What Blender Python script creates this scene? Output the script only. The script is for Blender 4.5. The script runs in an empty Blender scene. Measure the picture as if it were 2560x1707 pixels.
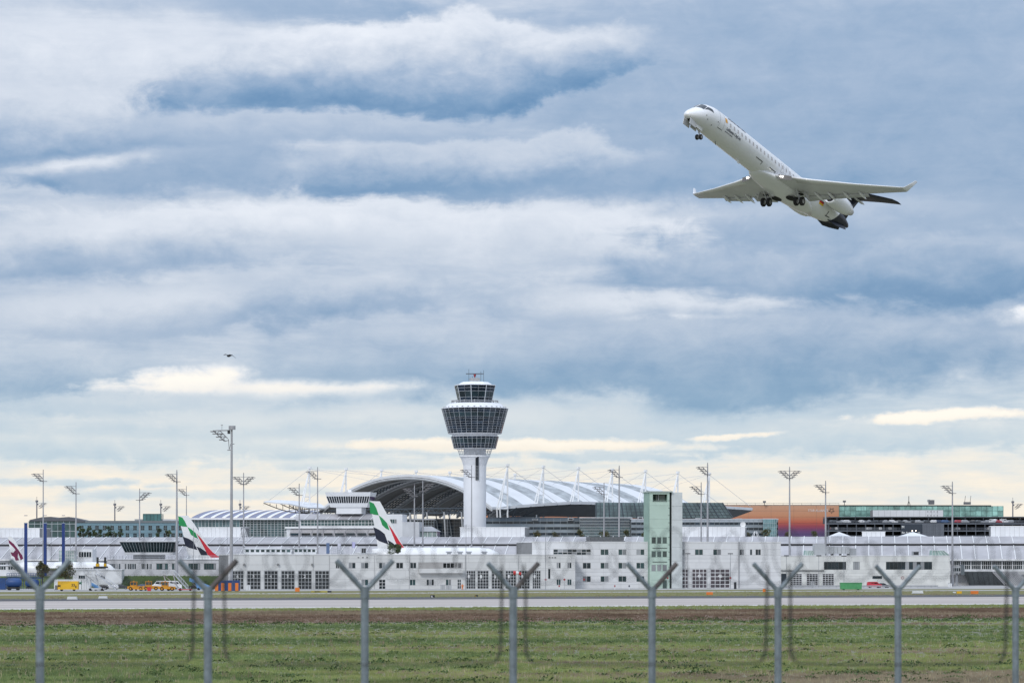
import bpy, math, random
from math import sin, cos, pi, radians, sqrt, atan2
from mathutils import Vector, Matrix
S = bpy.context.scene
C = S.collection
random.seed(7)
# ------------------------------------------------------------------ camera
F = 2560 * 100 / 36.0          # focal length in photograph pixels (100 mm lens on a 36 mm sensor)
HC = 8.4                       # eye height above the airfield
YH = 1400.0                    # horizon row of the photograph
cam_d = bpy.data.cameras.new('camera')
cam = bpy.data.objects.new('camera', cam_d); C.objects.link(cam)
cam.location = (0, 0, HC); cam.rotation_euler = (radians(90), 0, 0)
cam_d.lens = 100; cam_d.sensor_width = 36; cam_d.shift_y = (YH - 853.5) / 2560
cam_d.clip_start = 0.5; cam_d.clip_end = 30000
cam_d.dof.use_dof = True; cam_d.dof.focus_distance = 800; cam_d.dof.aperture_fstop = 2.8
S.camera = cam
# ------------------------------------------------------------------ sky
w = bpy.data.worlds.new('World'); S.world = w; w.use_nodes = True
SUN_EL, SUN_AZ = radians(38), radians(205)        # azimuth clockwise from +Y: behind the camera, a little to the left
def build_sky():
    nt = w.node_tree; N = nt.nodes; L = nt.links; N.clear()
    def val(x):
        return x
    def setin(sock, x):
        if isinstance(x, (int, float)): sock.default_value = x
        elif isinstance(x, tuple): sock.default_value = x
        else: L.new(x, sock)
    def m(op, a, b=0.0, c=0.0, clamp=False):
        n = N.new('ShaderNodeMath'); n.operation = op; n.use_clamp = clamp
        setin(n.inputs[0], a); setin(n.inputs[1], b)
        if op in ('MULTIPLY_ADD', 'COMPARE', 'WRAP'): setin(n.inputs[2], c)
        return n.outputs[0]
    def sm(x, lo, hi):
        n = N.new('ShaderNodeMapRange'); n.interpolation_type = 'SMOOTHSTEP'
        setin(n.inputs[0], x); n.inputs[1].default_value = lo; n.inputs[2].default_value = hi
        n.inputs[3].default_value = 0; n.inputs[4].default_value = 1
        return n.outputs[0]
    def mixf(a, b, f):
        n = N.new('ShaderNodeMix'); n.data_type = 'FLOAT'; n.clamp_factor = True
        setin(n.inputs[0], f); setin(n.inputs[2], a); setin(n.inputs[3], b)
        return n.outputs[0]
    tc = N.new('ShaderNodeTexCoord'); sp = N.new('ShaderNodeSeparateXYZ'); L.new(tc.outputs['Generated'], sp.inputs[0])
    x, y, z = sp.outputs
    az = m('ARCTAN2', x, y); el = m('ARCSINE', z)
    def noise(scale, zs, detail, rough, out='Fac', loc=(0, 0, 0), dist=0.0):
        mp = N.new('ShaderNodeMapping'); L.new(tc.outputs['Generated'], mp.inputs[0])
        mp.inputs['Scale'].default_value = (1, 1, zs); mp.inputs['Location'].default_value = loc
        n = N.new('ShaderNodeTexNoise'); L.new(mp.outputs[0], n.inputs['Vector'])
        n.inputs['Scale'].default_value = scale; n.inputs['Detail'].default_value = detail
        n.inputs['Roughness'].default_value = rough; n.inputs['Distortion'].default_value = dist
        return n.outputs[out]
    wc = N.new('ShaderNodeSeparateColor'); L.new(noise(18, 1.8, 8, .62, 'Color'), wc.inputs[0])
    wu, wv = wc.outputs[0], wc.outputs[1]
    U = m('MULTIPLY_ADD', m('SUBTRACT', wu, .5), .085, az)
    V = m('MULTIPLY_ADD', m('SUBTRACT', wv, .5), .030, el)
    V2 = m('MULTIPLY_ADD', m('SUBTRACT', wv, .5), .011, el)
    fine = m('SUBTRACT', noise(75, 1.6, 7, .62, loc=(3, 1, 2), dist=.5), .5)
    big = m('SUBTRACT', noise(11, 4.0, 6, .55, loc=(9, 4, 1)), .5)
    wisp = m('SUBTRACT', noise(26, 7.0, 5, .6, loc=(1, 7, 5)), .5)
    bil = m('SUBTRACT', noise(36, 1.45, 6, .56, loc=(4, 2, 8), dist=.3), .5)
    T = m('ADD', m('MULTIPLY_ADD', big, .55, .60), m('MULTIPLY', wisp, .45))
    hz = sm(el, .045, .0)
    T = mixf(T, m('MULTIPLY_ADD', wisp, .55, .97), m('MULTIPLY', sm(el, .052, .026), .9))
    clouds = [  # px, py, rx, ry, slope, top tone, base tone, softness
        (2150, 300, 980, 480, 0, .42, .30, .55),
        (620, 25, 460, 55, 0, .42, .36, .4),
        (220, 190, 480, 160, .0, .84, .66, .5),
        (170, 345, 540, 120, .05, .76, .10, .18),
        (500, 440, 330, 62, .0, .40, .30, .3),
        (980, 190, 650, 128, .09, .90, -.02, .12),
        (760, 330, 420, 45, .02, .62, .45, .35),
        (1220, 448, 600, 108, .03, .66, -.05, .10),
        (1750, 480, 380, 85, .0, .36, .05, .4),
        (180, 428, 190, 17, .10, 1.02, .86, 1.2),
        (850, 560, 800, 52, .0, .92, .80, .45),
        (1480, 590, 520, 95, .0, .88, .72, .45),
        (330, 640, 480, 80, .0, .82, .34, .3),
        (700, 770, 560, 62, .08, .66, .28, .35),
        (300, 800, 330, 55, .1, .8, .5, .5),
        (2150, 690, 620, 110, .02, .52, .06, .22),
        (2080, 560, 420, 60, .05, .55, .40, .45),
        (1640, 760, 420, 35, .0, .85, .72, .5),
        (1700, 799, 190, 12, .0, 1.2, 1.05, .6),
        (2545, 800, 75, 17, .05, 1.25, 1.1, .5),
        (1650, 900, 1000, 118, .03, .54, .17, .25),
        (170, 950, 330, 75, .03, .62, .25, .3),
        (1000, 900, 330, 80, .1, .58, .34, .4),
        (450, 958, 190, 36, .10, 1.25, 1.0, .5),
        (760, 975, 260, 20, .0, 1.12, .92, .7),
        (330, 1015, 300, 30, .02, .68, .52, .4),
        (900, 1060, 800, 42, .0, .76, .62, .5),
        (2050, 1095, 800, 42, .0, .68, .60, .4),
        (2370, 1043, 210, 17, .06, 1.25, 1.1, .4),
        (1850, 1088, 100, 8, .05, 1.15, 1.0, .5),
        (300, 1120, 800, 36, .0, .72, .64, .45),
        (1240, 1112, 460, 15, .0, 1.15, 1.0, .4),
        (1500, 1139, 260, 13, .0, .66, .60, .35),
        (290, 1212, 190, 15, .0, .70, .64, .4),
        (900, 1160, 420, 12, .0, .80, .70, .5),
        (480, 1238, 300, 14, .03, .76, .70, .5),
    ]
    for (px, py, rx, ry, sl, top, bot, soft) in clouds:
        u0, v0 = (px - 1280) / F, (YH - py) / F
        du = m('SUBTRACT', U, u0)
        dv = m('MULTIPLY_ADD', du, -sl, m('SUBTRACT', V if ry > 60 else V2, v0))
        a = m('MULTIPLY', du, F / rx); b = m('MULTIPLY', dv, F / ry)
        big_c = ry > 60
        r = m('SQRT', m('ADD', m('MULTIPLY', a, a), m('MULTIPLY', b, b)))
        r = m('MULTIPLY_ADD', bil if big_c else fine, .62 if big_c else 1.5, r)
        if not big_c: r = m('MULTIPLY_ADD', wisp, 1.3, r)
        if big_c: r = m('MULTIPLY_ADD', fine, .35, r)
        al = sm(r, 1 + soft, 1 - soft * 1.2)
        s = sm(m('MULTIPLY_ADD', bil, .75, m('MULTIPLY_ADD', fine, .40, b)), -1.0, .9)
        T = mixf(T, mixf(bot, top, s), al)
    T = m('ADD', T, m('MULTIPLY', fine, .20)); T = m('ADD', T, m('MULTIPLY', wisp, .16)); T = m('ADD', T, m('MULTIPLY', bil, .14))
    def lin(c): return tuple(((v / 255 + .055) / 1.055) ** 2.4 if v > 10 else v / 255 / 12.92 for v in c) + (1,)
    def ramp(stops):
        n = N.new('ShaderNodeValToRGB'); n.color_ramp.interpolation = 'EASE' if False else 'LINEAR'
        e = n.color_ramp.elements
        while len(e) < len(stops): e.new(.5)
        for q, (p, c) in zip(e, stops): q.position = p / 1.3; q.color = lin(c)
        L.new(m('MULTIPLY', T, 1 / 1.3), n.inputs[0]); return n.outputs[0]
    hi = ramp([(0, (98, 136, 175)), (.2, (124, 154, 187)), (.45, (161, 179, 203)), (.7, (197, 206, 220)), (.95, (228, 232, 240)), (1.2, (252, 248, 242))])
    lo = ramp([(0, (120, 158, 190)), (.3, (152, 180, 203)), (.6, (190, 207, 219)), (.8, (220, 225, 226)), (1.0, (245, 236, 222)), (1.2, (254, 246, 232))])
    mx = N.new('ShaderNodeMix'); mx.data_type = 'RGBA'
    L.new(sm(el, .085, .03), mx.inputs[0]); L.new(hi, mx.inputs[6]); L.new(lo, mx.inputs[7])
    # overcast luminance distribution: the cloud deck brightens steadily towards the zenith
    zz = m('MAXIMUM', z, 0.0)
    grad = m('MULTIPLY_ADD', m('MULTIPLY', zz, zz), SKY_ZENITH, 1.0)
    sc = N.new('ShaderNodeVectorMath'); sc.operation = 'SCALE'; L.new(mx.outputs[2], sc.inputs[0])
    L.new(m('MULTIPLY', grad, 10.0 * SKY_GAIN), sc.inputs['Scale'])
    sky = N.new('ShaderNodeTexSky'); sky.sky_type = 'NISHITA'; sky.sun_disc = False
    sky.sun_elevation = SUN_EL; sky.sun_rotation = SUN_AZ; sky.altitude = 450; sky.dust_density = 1.5
    cov = N.new('ShaderNodeMix'); cov.data_type = 'RGBA'; cov.inputs[0].default_value = .92
    L.new(sky.outputs[0], cov.inputs[6]); L.new(sc.outputs[0], cov.inputs[7])
    bg = N.new('ShaderNodeBackground'); bg.inputs['Strength'].default_value = .1
    L.new(cov.outputs[2], bg.inputs['Color'])
    out = N.new('ShaderNodeOutputWorld'); L.new(bg.outputs[0], out.inputs[0])
SKY_GAIN, SKY_ZENITH = 1.08, 1.6
build_sky()
w.cycles.sampling_method = 'MANUAL'; w.cycles.sample_map_resolution = 512
# ------------------------------------------------------------------ sun behind thin cloud
sd = bpy.data.lights.new('sun', 'SUN'); sd.energy = 1.5; sd.angle = radians(14); sd.color = (1, .975, .94)
sun = bpy.data.objects.new('sun', sd); C.objects.link(sun)
_dir = Vector((sin(SUN_AZ) * cos(SUN_EL), cos(SUN_AZ) * cos(SUN_EL), sin(SUN_EL)))
sun.rotation_euler = _dir.to_track_quat('Z', 'Y').to_euler(); sun.location = _dir * 300
vs = S.view_settings; vs.view_transform = 'Standard'; vs.look = 'None'; vs.exposure = 0.0; vs.gamma = 1; vs.use_curve_mapping = False
S.cycles.max_bounces = 6; S.cycles.transparent_max_bounces = 12
# ------------------------------------------------------------------ helpers
def X(px, d): return (px - 1280) * d / F
def Z(py, d): return HC - (py - YH) * d / F
MATS = {}
def mat(name, col, rough=.6, metal=0.0, var=.06, nscale=.35, bump=0.0, bscale=3.0, spec=.5, rnd=0.0, coat=0.0, stretch=(1, 1, 1), col2=None):
    if name in MATS: return MATS[name]
    mt = bpy.data.materials.new(name); mt.use_nodes = True; MATS[name] = mt
    nt = mt.node_tree; N = nt.nodes; L = nt.links; b = N['Principled BSDF']
    b.inputs['Roughness'].default_value = rough; b.inputs['Metallic'].default_value = metal
    b.inputs['Specular IOR Level'].default_value = spec
    if coat: b.inputs['Coat Weight'].default_value = coat; b.inputs['Coat Roughness'].default_value = .08
    tc = N.new('ShaderNodeTexCoord'); mp = N.new('ShaderNodeMapping'); L.new(tc.outputs['Object'], mp.inputs[0])
    geo = N.new('ShaderNodeNewGeometry'); L.new(geo.outputs['Position'], mp.inputs[0])
    mp.inputs['Scale'].default_value = stretch
    n = N.new('ShaderNodeTexNoise'); n.inputs['Scale'].default_value = nscale; n.inputs['Detail'].default_value = 6
    n.inputs['Roughness'].default_value = .62; L.new(mp.outputs[0], n.inputs['Vector'])
    c2 = col2 if col2 else tuple(max(0, v * (1 - 2.2 * var)) for v in col)
    c1 = col if col2 else tuple(min(1, v * (1 + var)) for v in col)
    r = N.new('ShaderNodeValToRGB'); r.color_ramp.elements[0].position = .3; r.color_ramp.elements[1].position = .68
    r.color_ramp.elements[0].color = c2 + (1,); r.color_ramp.elements[1].color = c1 + (1,)
    L.new(n.outputs['Fac'], r.inputs[0]); src = r.outputs[0]
    if rnd:
        oi = N.new('ShaderNodeObjectInfo'); mr = N.new('ShaderNodeMapRange'); L.new(oi.outputs['Random'], mr.inputs[0])
        mr.inputs[3].default_value = 1 - rnd; mr.inputs[4].default_value = 1 + rnd * .6
        vm = N.new('ShaderNodeVectorMath'); vm.operation = 'SCALE'; L.new(src, vm.inputs[0]); L.new(mr.outputs[0], vm.inputs['Scale'])
        src = vm.outputs[0]
    L.new(src, b.inputs['Base Color'])
    if bump:
        n2 = N.new('ShaderNodeTexNoise'); n2.inputs['Scale'].default_value = bscale; n2.inputs['Detail'].default_value = 4
        L.new(mp.outputs[0], n2.inputs['Vector'])
        bp = N.new('ShaderNodeBump'); bp.inputs['Strength'].default_value = bump; bp.inputs['Distance'].default_value = .1
        L.new(n2.outputs['Fac'], bp.inputs['Height']); L.new(bp.outputs[0], b.inputs['Normal'])
    return mt
def glass(name, col=(.02, .035, .045), rough=.06, rnd=.5, alpha=1.0, spec=.5):
    if name in MATS: return MATS[name]
    mt = mat(name, col, rough, 0, .25, .25, rnd=rnd, spec=spec)
    if alpha < 1: mt.node_tree.nodes['Principled BSDF'].inputs['Alpha'].default_value = alpha
    return mt
def lamp_mat(name, col, e):
    mt = mat(name, col, .3); b = mt.node_tree.nodes['Principled BSDF']
    b.inputs['Emission Color'].default_value = col + (1,); b.inputs['Emission Strength'].default_value = e
    return mt
class MB:
    def __init__(s): s.v = []; s.f = []; s.sm = False
    def add(s, vs, fs):
        o = len(s.v); s.v += [tuple(p) for p in vs]; s.f += [tuple(i + o for i in f) for f in fs]; return s
    def box(s, x0, x1, y0, y1, z0, z1):
        return s.add([(x0, y0, z0), (x1, y0, z0), (x1, y1, z0), (x0, y1, z0), (x0, y0, z1), (x1, y0, z1), (x1, y1, z1), (x0, y1, z1)],
                     [(0, 3, 2, 1), (4, 5, 6, 7), (0, 1, 5, 4), (1, 2, 6, 5), (2, 3, 7, 6), (3, 0, 4, 7)])
    def quad(s, a, b, c, d): return s.add([a, b, c, d], [(0, 1, 2, 3)])
    def bar(s, a, b, r, n=6, r2=None, caps=True):
        a = Vector(a); b = Vector(b); d = (b - a)
        if d.length < 1e-6: return s
        d.normalize(); u = d.orthogonal().normalized(); w_ = d.cross(u); r2 = r if r2 is None else r2
        vs = []
        for k in range(n):
            t = 2 * pi * k / n + pi / n; e = u * cos(t) + w_ * sin(t)
            vs.append(a + e * r)
        for k in range(n):
            t = 2 * pi * k / n + pi / n; e = u * cos(t) + w_ * sin(t)
            vs.append(b + e * r2)
        fs = [(k, (k + 1) % n, n + (k + 1) % n, n + k) for k in range(n)]
        if caps: fs += [tuple(range(n - 1, -1, -1)), tuple(range(n, 2 * n))]
        return s.add(vs, fs)
    def path(s, pts, r, n=6):
        for a, b in zip(pts, pts[1:]): s.bar(a, b, r, n)
        return s
    def tube(s, pts, rs, n=8, closed=True):
        pts = [Vector(p) for p in pts]
        if isinstance(rs, (int, float)): rs = [rs] * len(pts)
        vs = []; fs = []; u = None
        for i, p in enumerate(pts):
            d = (pts[min(i + 1, len(pts) - 1)] - pts[max(i - 1, 0)]).normalized()
            u = d.orthogonal().normalized() if u is None else (u - d * u.dot(d)).normalized()
            w_ = d.cross(u)
            for k in range(n):
                t = 2 * pi * k / n; vs.append(p + (u * cos(t) + w_ * sin(t)) * rs[i])
        for i in range(len(pts) - 1):
            for k in range(n):
                fs.append((i * n + k, i * n + (k + 1) % n, (i + 1) * n + (k + 1) % n, (i + 1) * n + k))
        if closed: fs += [tuple(range(n - 1, -1, -1)), tuple(range((len(pts) - 1) * n, len(pts) * n))]
        return s.add(vs, fs)
    def lathe(s, prof, c=(0, 0, 0), n=24, axis='z', a0=0.0, caps=True):
        vs = []; fs = []; q = len(prof)
        for (r, h) in prof:
            for k in range(n):
                t = 2 * pi * k / n + a0
                if axis == 'z': vs.append((c[0] + r * cos(t), c[1] + r * sin(t), c[2] + h))
                elif axis == 'x': vs.append((c[0] + h, c[1] + r * cos(t), c[2] + r * sin(t)))
                else: vs.append((c[0] + r * sin(t), c[1] + h, c[2] + r * cos(t)))
        for i in range(q - 1):
            for k in range(n):
                fs.append((i * n + k, i * n + (k + 1) % n, (i + 1) * n + (k + 1) % n, (i + 1) * n + k))
        if caps: fs += [tuple(range(n - 1, -1, -1)), tuple(range((q - 1) * n, q * n))]
        return s.add(vs, fs)
    def prism(s, poly, y0, y1, axis='y'):   # poly in (x, z), extruded along y
        n = len(poly)
        if axis == 'y': vs = [(p[0], y0, p[1]) for p in poly] + [(p[0], y1, p[1]) for p in poly]
        elif axis == 'x': vs = [(y0, p[0], p[1]) for p in poly] + [(y1, p[0], p[1]) for p in poly]
        else: vs = [(p[0], p[1], y0) for p in poly] + [(p[0], p[1], y1) for p in poly]
        return s.add(vs, [tuple(range(n)), tuple(range(2 * n - 1, n - 1, -1))] + [(k, n + k, n + (k + 1) % n, (k + 1) % n) for k in range(n)])
    def mesh(s, name):
        me = bpy.data.meshes.new(name); me.from_pydata(s.v, [], s.f); me.update()
        if s.sm:
            for p in me.polygons: p.use_smooth = True
        return me
    def build(s, name, m, parent=None, smooth=False, fix=False):
        s.sm = smooth
        return obj(name, s.mesh(name), m, parent, fix)
import bmesh
def obj(name, me, m, parent=None, fix=True):
    if fix:
        bm = bmesh.new(); bm.from_mesh(me); bmesh.ops.recalc_face_normals(bm, faces=bm.faces); bm.to_mesh(me); bm.free()
    o = bpy.data.objects.new(name, me); C.objects.link(o)
    if m and not me.materials: me.materials.append(m)
    if parent: o.parent = parent
    return o
def tag(o, label, cat, group=None):
    o['label'] = label; o['category'] = cat
    if group: o['group'] = group
    return o
def thing(name, label, cat, loc=(0, 0, 0), rz=0.0, group=None):
    o = bpy.data.objects.new(name, None); C.objects.link(o); o.empty_display_size = .5
    o.location = loc; o.rotation_euler = (0, 0, rz)
    return tag(o, label, cat, group)
def struct(o): o['kind'] = 'structure'; return o
def inst(name, me, parent, loc=(0, 0, 0), sc=(1, 1, 1), rot=(0, 0, 0)):
    o = bpy.data.objects.new(name, me); C.objects.link(o); o.parent = parent
    o.location = loc; o.scale = sc; o.rotation_euler = rot; return o
UB = {}
def ubox(m):   # unit cube mesh, min corner at the origin, shared by all alike pieces of a material
    if m.name not in UB:
        me = MB().box(0, 1, 0, 1, 0, 1).mesh('piece'); me.materials.append(m); UB[m.name] = me
    return UB[m.name]
def piece(name, m, parent, x0, x1, y0, y1, z0, z1):
    return inst(name, ubox(m), parent, (x0, y0, z0), (x1 - x0, y1 - y0, z1 - z0))
def text_mesh(txt, size, depth=.02, bold=False, mirror=False):
    cu = bpy.data.curves.new('text', 'FONT'); cu.body = txt; cu.size = size; cu.extrude = depth
    cu.resolution_u = 3
    if bold: cu.offset = size * .018
    o = bpy.data.objects.new('text', cu); C.objects.link(o)
    bpy.context.view_layer.update()
    me = bpy.data.meshes.new_from_object(o.evaluated_get(bpy.context.evaluated_depsgraph_get()))
    bpy.data.objects.remove(o); bpy.data.curves.remove(cu)
    if mirror:
        for v in me.vertices: v.co.x = -v.co.x
    me.materials.clear()
    return me
def sign_text(txt, size, m, parent, loc, rot=(pi / 2, 0, 0), mirror=False, bold=False, name='lettering', sx=1):
    me = text_mesh(txt, size, .02, bold, mirror); me.materials.append(m)
    o = inst(name, me, parent, loc, (sx, 1, 1), rot); return o
class Fr:   # a facade's own frame: x along the front, y into the building, z up; origin on the ground
    def __init__(s, px0, d0, deg=0.0):
        s.d0 = d0; s.X0 = X(px0, d0); s.t = radians(deg); s.c = cos(s.t); s.s = sin(s.t)
    def x(s, px, y=0.0):
        k = (px - 1280) / F
        return (k * (s.d0 + s.c * y) - s.X0 + s.s * y) / (s.c - k * s.s)
    def d(s, px, y=0.0): return s.d0 + s.s * s.x(px, y) + s.c * y
    def z(s, py, px=None, y=0.0):
        d = s.d0 + s.c * y if px is None else s.d(px, y)
        return HC - (py - YH) * d / F
    def thing(s, name, label, cat, group=None):
        return thing(name, label, cat, (s.X0, s.d0, 0), s.t, group)
WHITE = mat('white_paint', (.80, .80, .80), .45, var=.03, rnd=.05)
STEEL = mat('galvanised_steel', (.42, .43, .45), .45, .6, .1, 1.5)
DARK = mat('dark_metal', (.03, .032, .036), .5, .2)
# ------------------------------------------------------------------ ground
def ground_mat():
    mt = bpy.data.materials.new('grass_ground'); mt.use_nodes = True
    nt = mt.node_tree; N = nt.nodes; L = nt.links; b = N['Principled BSDF']; b.inputs['Roughness'].default_value = .95
    b.inputs['Specular IOR Level'].default_value = .1
    g = N.new('ShaderNodeNewGeometry')
    def noise(sc, stretch, det=5, rough=.6):
        mp = N.new('ShaderNodeMapping'); mp.inputs['Scale'].default_value = stretch; mp.inputs['Rotation'].default_value = (0, 0, radians(-15))
        L.new(g.outputs['Position'], mp.inputs[0])
        n = N.new('ShaderNodeTexNoise'); n.inputs['Scale'].default_value = sc; n.inputs['Detail'].default_value = det; n.inputs['Roughness'].default_value = rough
        L.new(mp.outputs[0], n.inputs['Vector']); return n.outputs['Fac']
    def ramp(f, stops):
        r = N.new('ShaderNodeValToRGB'); e = r.color_ramp.elements
        while len(e) < len(stops): e.new(.5)
        for q, (p, c) in zip(e, stops): q.position = p; q.color = c + (1,)
        L.new(f, r.inputs[0]); return r.outputs[0]
    bands = ramp(noise(.035, (.25, 1.6, 1)), [(.3, (.20, .175, .14)), (.45, (.175, .18, .125)), (.58, (.215, .215, .15)), (.72, (.15, .165, .115))])
    fine = ramp(noise(.5, (1, 1.3, 1), 8, .7), [(.3, (.125, .14, .095)), (.5, (.185, .19, .135)), (.7, (.25, .24, .18))])
    mx = N.new('ShaderNodeMix'); mx.data_type = 'RGBA'; mx.inputs[0].default_value = .45
    L.new(bands, mx.inputs[6]); L.new(fine, mx.inputs[7]); L.new(mx.outputs[2], b.inputs['Base Color'])
    return mt
GRASS = ground_mat()
gm = MB(); R_ = 9000     # one sheet to the horizon with a bank under the fence
rows = [(-400, 5.4), (56, 5.4), (66, 3.6), (80, .6), (90, 0), (200, 0), (520, 0), (900, 0), (2000, 0), (R_, 0)]
for i, (yy, zz) in enumerate(rows):
    for xx in (-R_, -900, -150, 150, 900, R_): gm.v.append((xx, yy, zz))
for i in range(len(rows) - 1):
    for k in range(5): gm.f.append((i * 6 + k, i * 6 + k + 1, i * 6 + 7 + k, i * 6 + 6 + k))
struct(gm.build('ground', GRASS))
def strip(name, dl, dr, m, z, xw=2200, jag=0, far=False):     # a ground sheet between two lines given as depth at px 0 and px 2560 (near, far)
    (n0, n1), (f0, f1) = dl, dr
    def line(a, b): # a depth on the left frame edge, b on the right
        xa, xb = X(0, a), X(2560, b); k = (b - a) / (xb - xa); return lambda x: a + k * (x - xa)
    ln, lf = line(n0, n1), line(f0, f1); q = MB(); xs = [-xw + i * (2 * xw) / 160 for i in range(161)] if jag else ([-900, 900] if far else [-420, -200, -100, 0, 100, 200, 420])
    if jag: xs = [-420 + i * 3.0 for i in range(281)]
    rnd = random.Random(3)
    for x in xs: q.v += [(x, ln(x) + rnd.uniform(-jag, jag), z), (x, lf(x) + rnd.uniform(-jag, jag) * .4, z)]
    for i in range(len(xs) - 1): q.f.append((2 * i, 2 * i + 2, 2 * i + 3, 2 * i + 1))
    return struct(q.build(name, m)), ln, lf
def D(py): return HC * F / (py - YH)
CONC = mat('runway_concrete', (.43, .38, .35), .85, var=.16, nscale=.10, stretch=(.03, 1, 1), bump=.1)
ASPH = mat('asphalt', (.07, .07, .075), .9, var=.15, nscale=.1)
BROWN = mat('brown_dry_grass', (.19, .135, .10), .95, var=.22, nscale=.5, stretch=(.4, 1, 1), spec=.1)
PALE = mat('pale_mown_grass', (.23, .21, .10), .95, var=.3, nscale=.25, stretch=(.3, 1.6, 1), spec=.1, col2=(.12, .125, .055))
APRON = mat('apron_concrete', (.36, .35, .34), .9, var=.12, nscale=.08)
_, r_near, r_far = strip('runway', (D(1523.5), D(1510)), (D(1502.5), D(1491)), CONC, .012)
strip('runway_shoulder', (D(1502.9), D(1491.3)), (D(1496), D(1485)), ASPH, .008)
strip('mown_grass_strip', (D(1496.3), D(1485.2)), (D(1478.5), D(1468)), PALE, .004)
strip('service_road', (D(1487.3), D(1475.5)), (D(1485), D(1473.5)), APRON, .010)
strip('apron', (D(1478.8), D(1471)), (2600, 2600), APRON, .006, far=True)
_, b_near, b_far = strip('brown_grass_strip', (D(1563), D(1545)), (D(1531.5), D(1519.5)), BROWN, .004, jag=4)
LINE = mat('marking_white', (.75, .75, .73), .8, var=.1)
strip('runway_edge_line', (D(1522.6), D(1509.3)), (D(1521.6), D(1508.4)), LINE, .016)
# ------------------------------------------------------------------ grass blades (uncountable)
def tufts(name, label, n, dn, df, mats, h, spread, blades, seed, shape=None):
    rnd = random.Random(seed); qs = [MB() for _ in mats]
    from mathutils import noise as nz
    for _ in range(n):
        u = rnd.random()
        d = 1 / (1 / dn + u * (1 / df - 1 / dn)) if shape is None else None
        k = rnd.uniform(-.19, .19)
        if shape is None: x = k * d
        else:
            x = rnd.uniform(-110, 120); d = shape(x, u)
        if shape is None and d > b_near(x) - rnd.random() ** 2 * 14: continue
        p = 1.7 * nz.noise(Vector((x * .009, d * .045, seed + .5))) + .55 * nz.noise(Vector((x * .07, d * .2, 7))) + rnd.uniform(-.28, .28)
        mi = min(len(mats) - 1, max(0, int((p + .75) / 1.5 * len(mats))))
        q = qs[mi]; hh = h * rnd.uniform(.45, 1.25) * (1.0 + .5 * max(0, p)); s_ = spread * rnd.uniform(.5, 1.4)
        for b_ in range(blades):
            a = rnd.uniform(0, 2 * pi); r = rnd.uniform(0, s_); bx, by = x + cos(a) * r, d + sin(a) * r
            lx, ly = rnd.uniform(-.3, .3) * hh, rnd.uniform(-.3, .3) * hh; wd = rnd.uniform(.014, .038) * (d / 250)
            q.add([(bx - wd, by, -.02), (bx + wd, by, -.02), (bx + lx, by + ly, hh * rnd.uniform(.7, 1.1))], [(0, 1, 2)])
    for q, m in zip(qs, mats):
        if q.f:
            o = q.build(name, m); o['kind'] = 'stuff'; tag(o, label, 'grass')
G1 = mat('blade_green', (.19, .245, .09), .8, var=.2, nscale=.1, spec=.2)
G2 = mat('blade_yellow_green', (.255, .285, .105), .8, var=.2, nscale=.1, spec=.2)
G3 = mat('blade_dark_green', (.12, .175, .07), .8, var=.2, nscale=.1, spec=.2)
G4 = mat('blade_brown', (.27, .22, .155), .85, var=.2, nscale=.1, spec=.2)
G5 = mat('blade_straw', (.38, .33, .21), .85, var=.2, nscale=.1, spec=.2)
G6 = mat('blade_heath', (.19, .135, .10), .9, var=.25, nscale=.1, spec=.1)
tufts('grass', 'rough green and straw grass between the fence and the brown strip', 70000, 180, 430, [G4, G2, G2, G1, G1, G3], .20, .35, 7, 1)
tufts('tall_grass', 'taller pale seed stalks standing in the rough grass', 1300, 180, 330, [G5, G4], .5, .3, 4, 2)
tufts('heath_grass', 'dense brown dry grass strip beside the runway', 26000, 0, 0, [G6, G6, G6, G4], .25, .5, 6, 3, lambda x, u: b_near(x) + (u ** .7) * (b_far(x) - b_near(x)))
tufts('verge_grass', 'thin green verge grass along the runway edge', 9000, 0, 0, [G2, G1, G2], .18, .4, 5, 4, lambda x, u: b_far(x) + u * (r_near(x) - b_far(x) - .6))
tufts('mown_grass', 'yellowing mown grass between the runway and the apron', 7000, 0, 0, [G5, G2, G2, G4], .10, .5, 4, 5, lambda x, u: r_far(x) + 22 + u * 110)
# leafy weeds making the darker humps along the edge of the brown strip
rnd = random.Random(11)
wq = [MB(), MB()]
for i in range(760):
    x = rnd.uniform(-80, 95); d = b_near(x) + rnd.gauss(-6, 9) if i < 300 else 1 / rnd.uniform(1 / 360, 1 / 190)
    if i >= 300: x = rnd.uniform(-.19, .19) * d
    rr = rnd.uniform(.3, 1.3) if i < 300 else rnd.uniform(.15, .8); hh = rr * rnd.uniform(.35, .6)
    for _ in range(int(45 * rr) + 12):
        a = rnd.uniform(0, 2 * pi); r = rr * sqrt(rnd.random()); zz = hh * (1 - (r / rr) ** 2) * rnd.uniform(.5, 1.1)
        p = Vector((x + cos(a) * r * 1.8, d + sin(a) * r, zz)); s_ = rnd.uniform(.06, .14)
        n = Vector((rnd.uniform(-1, 1), rnd.uniform(-1, 1), rnd.uniform(.2, 1))).normalized(); u = n.orthogonal().normalized() * s_; v = n.cross(u.normalized()) * s_
        wq[i % 2].quad(p - u, p - v * .6, p + u, p + v * .6)
W1 = mat('weed_leaf', (.085, .13, .05), .95, var=.2, nscale=.3, spec=.05); W2 = mat('weed_leaf_dark', (.06, .10, .04), .95, var=.2, nscale=.3, spec=.05)
for q, m in zip(wq, (W1, W2)):
    o = q.build('weeds', m); o['kind'] = 'stuff'; tag(o, 'dark leafy weeds in low humps along the brown grass strip', 'weeds')
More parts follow.
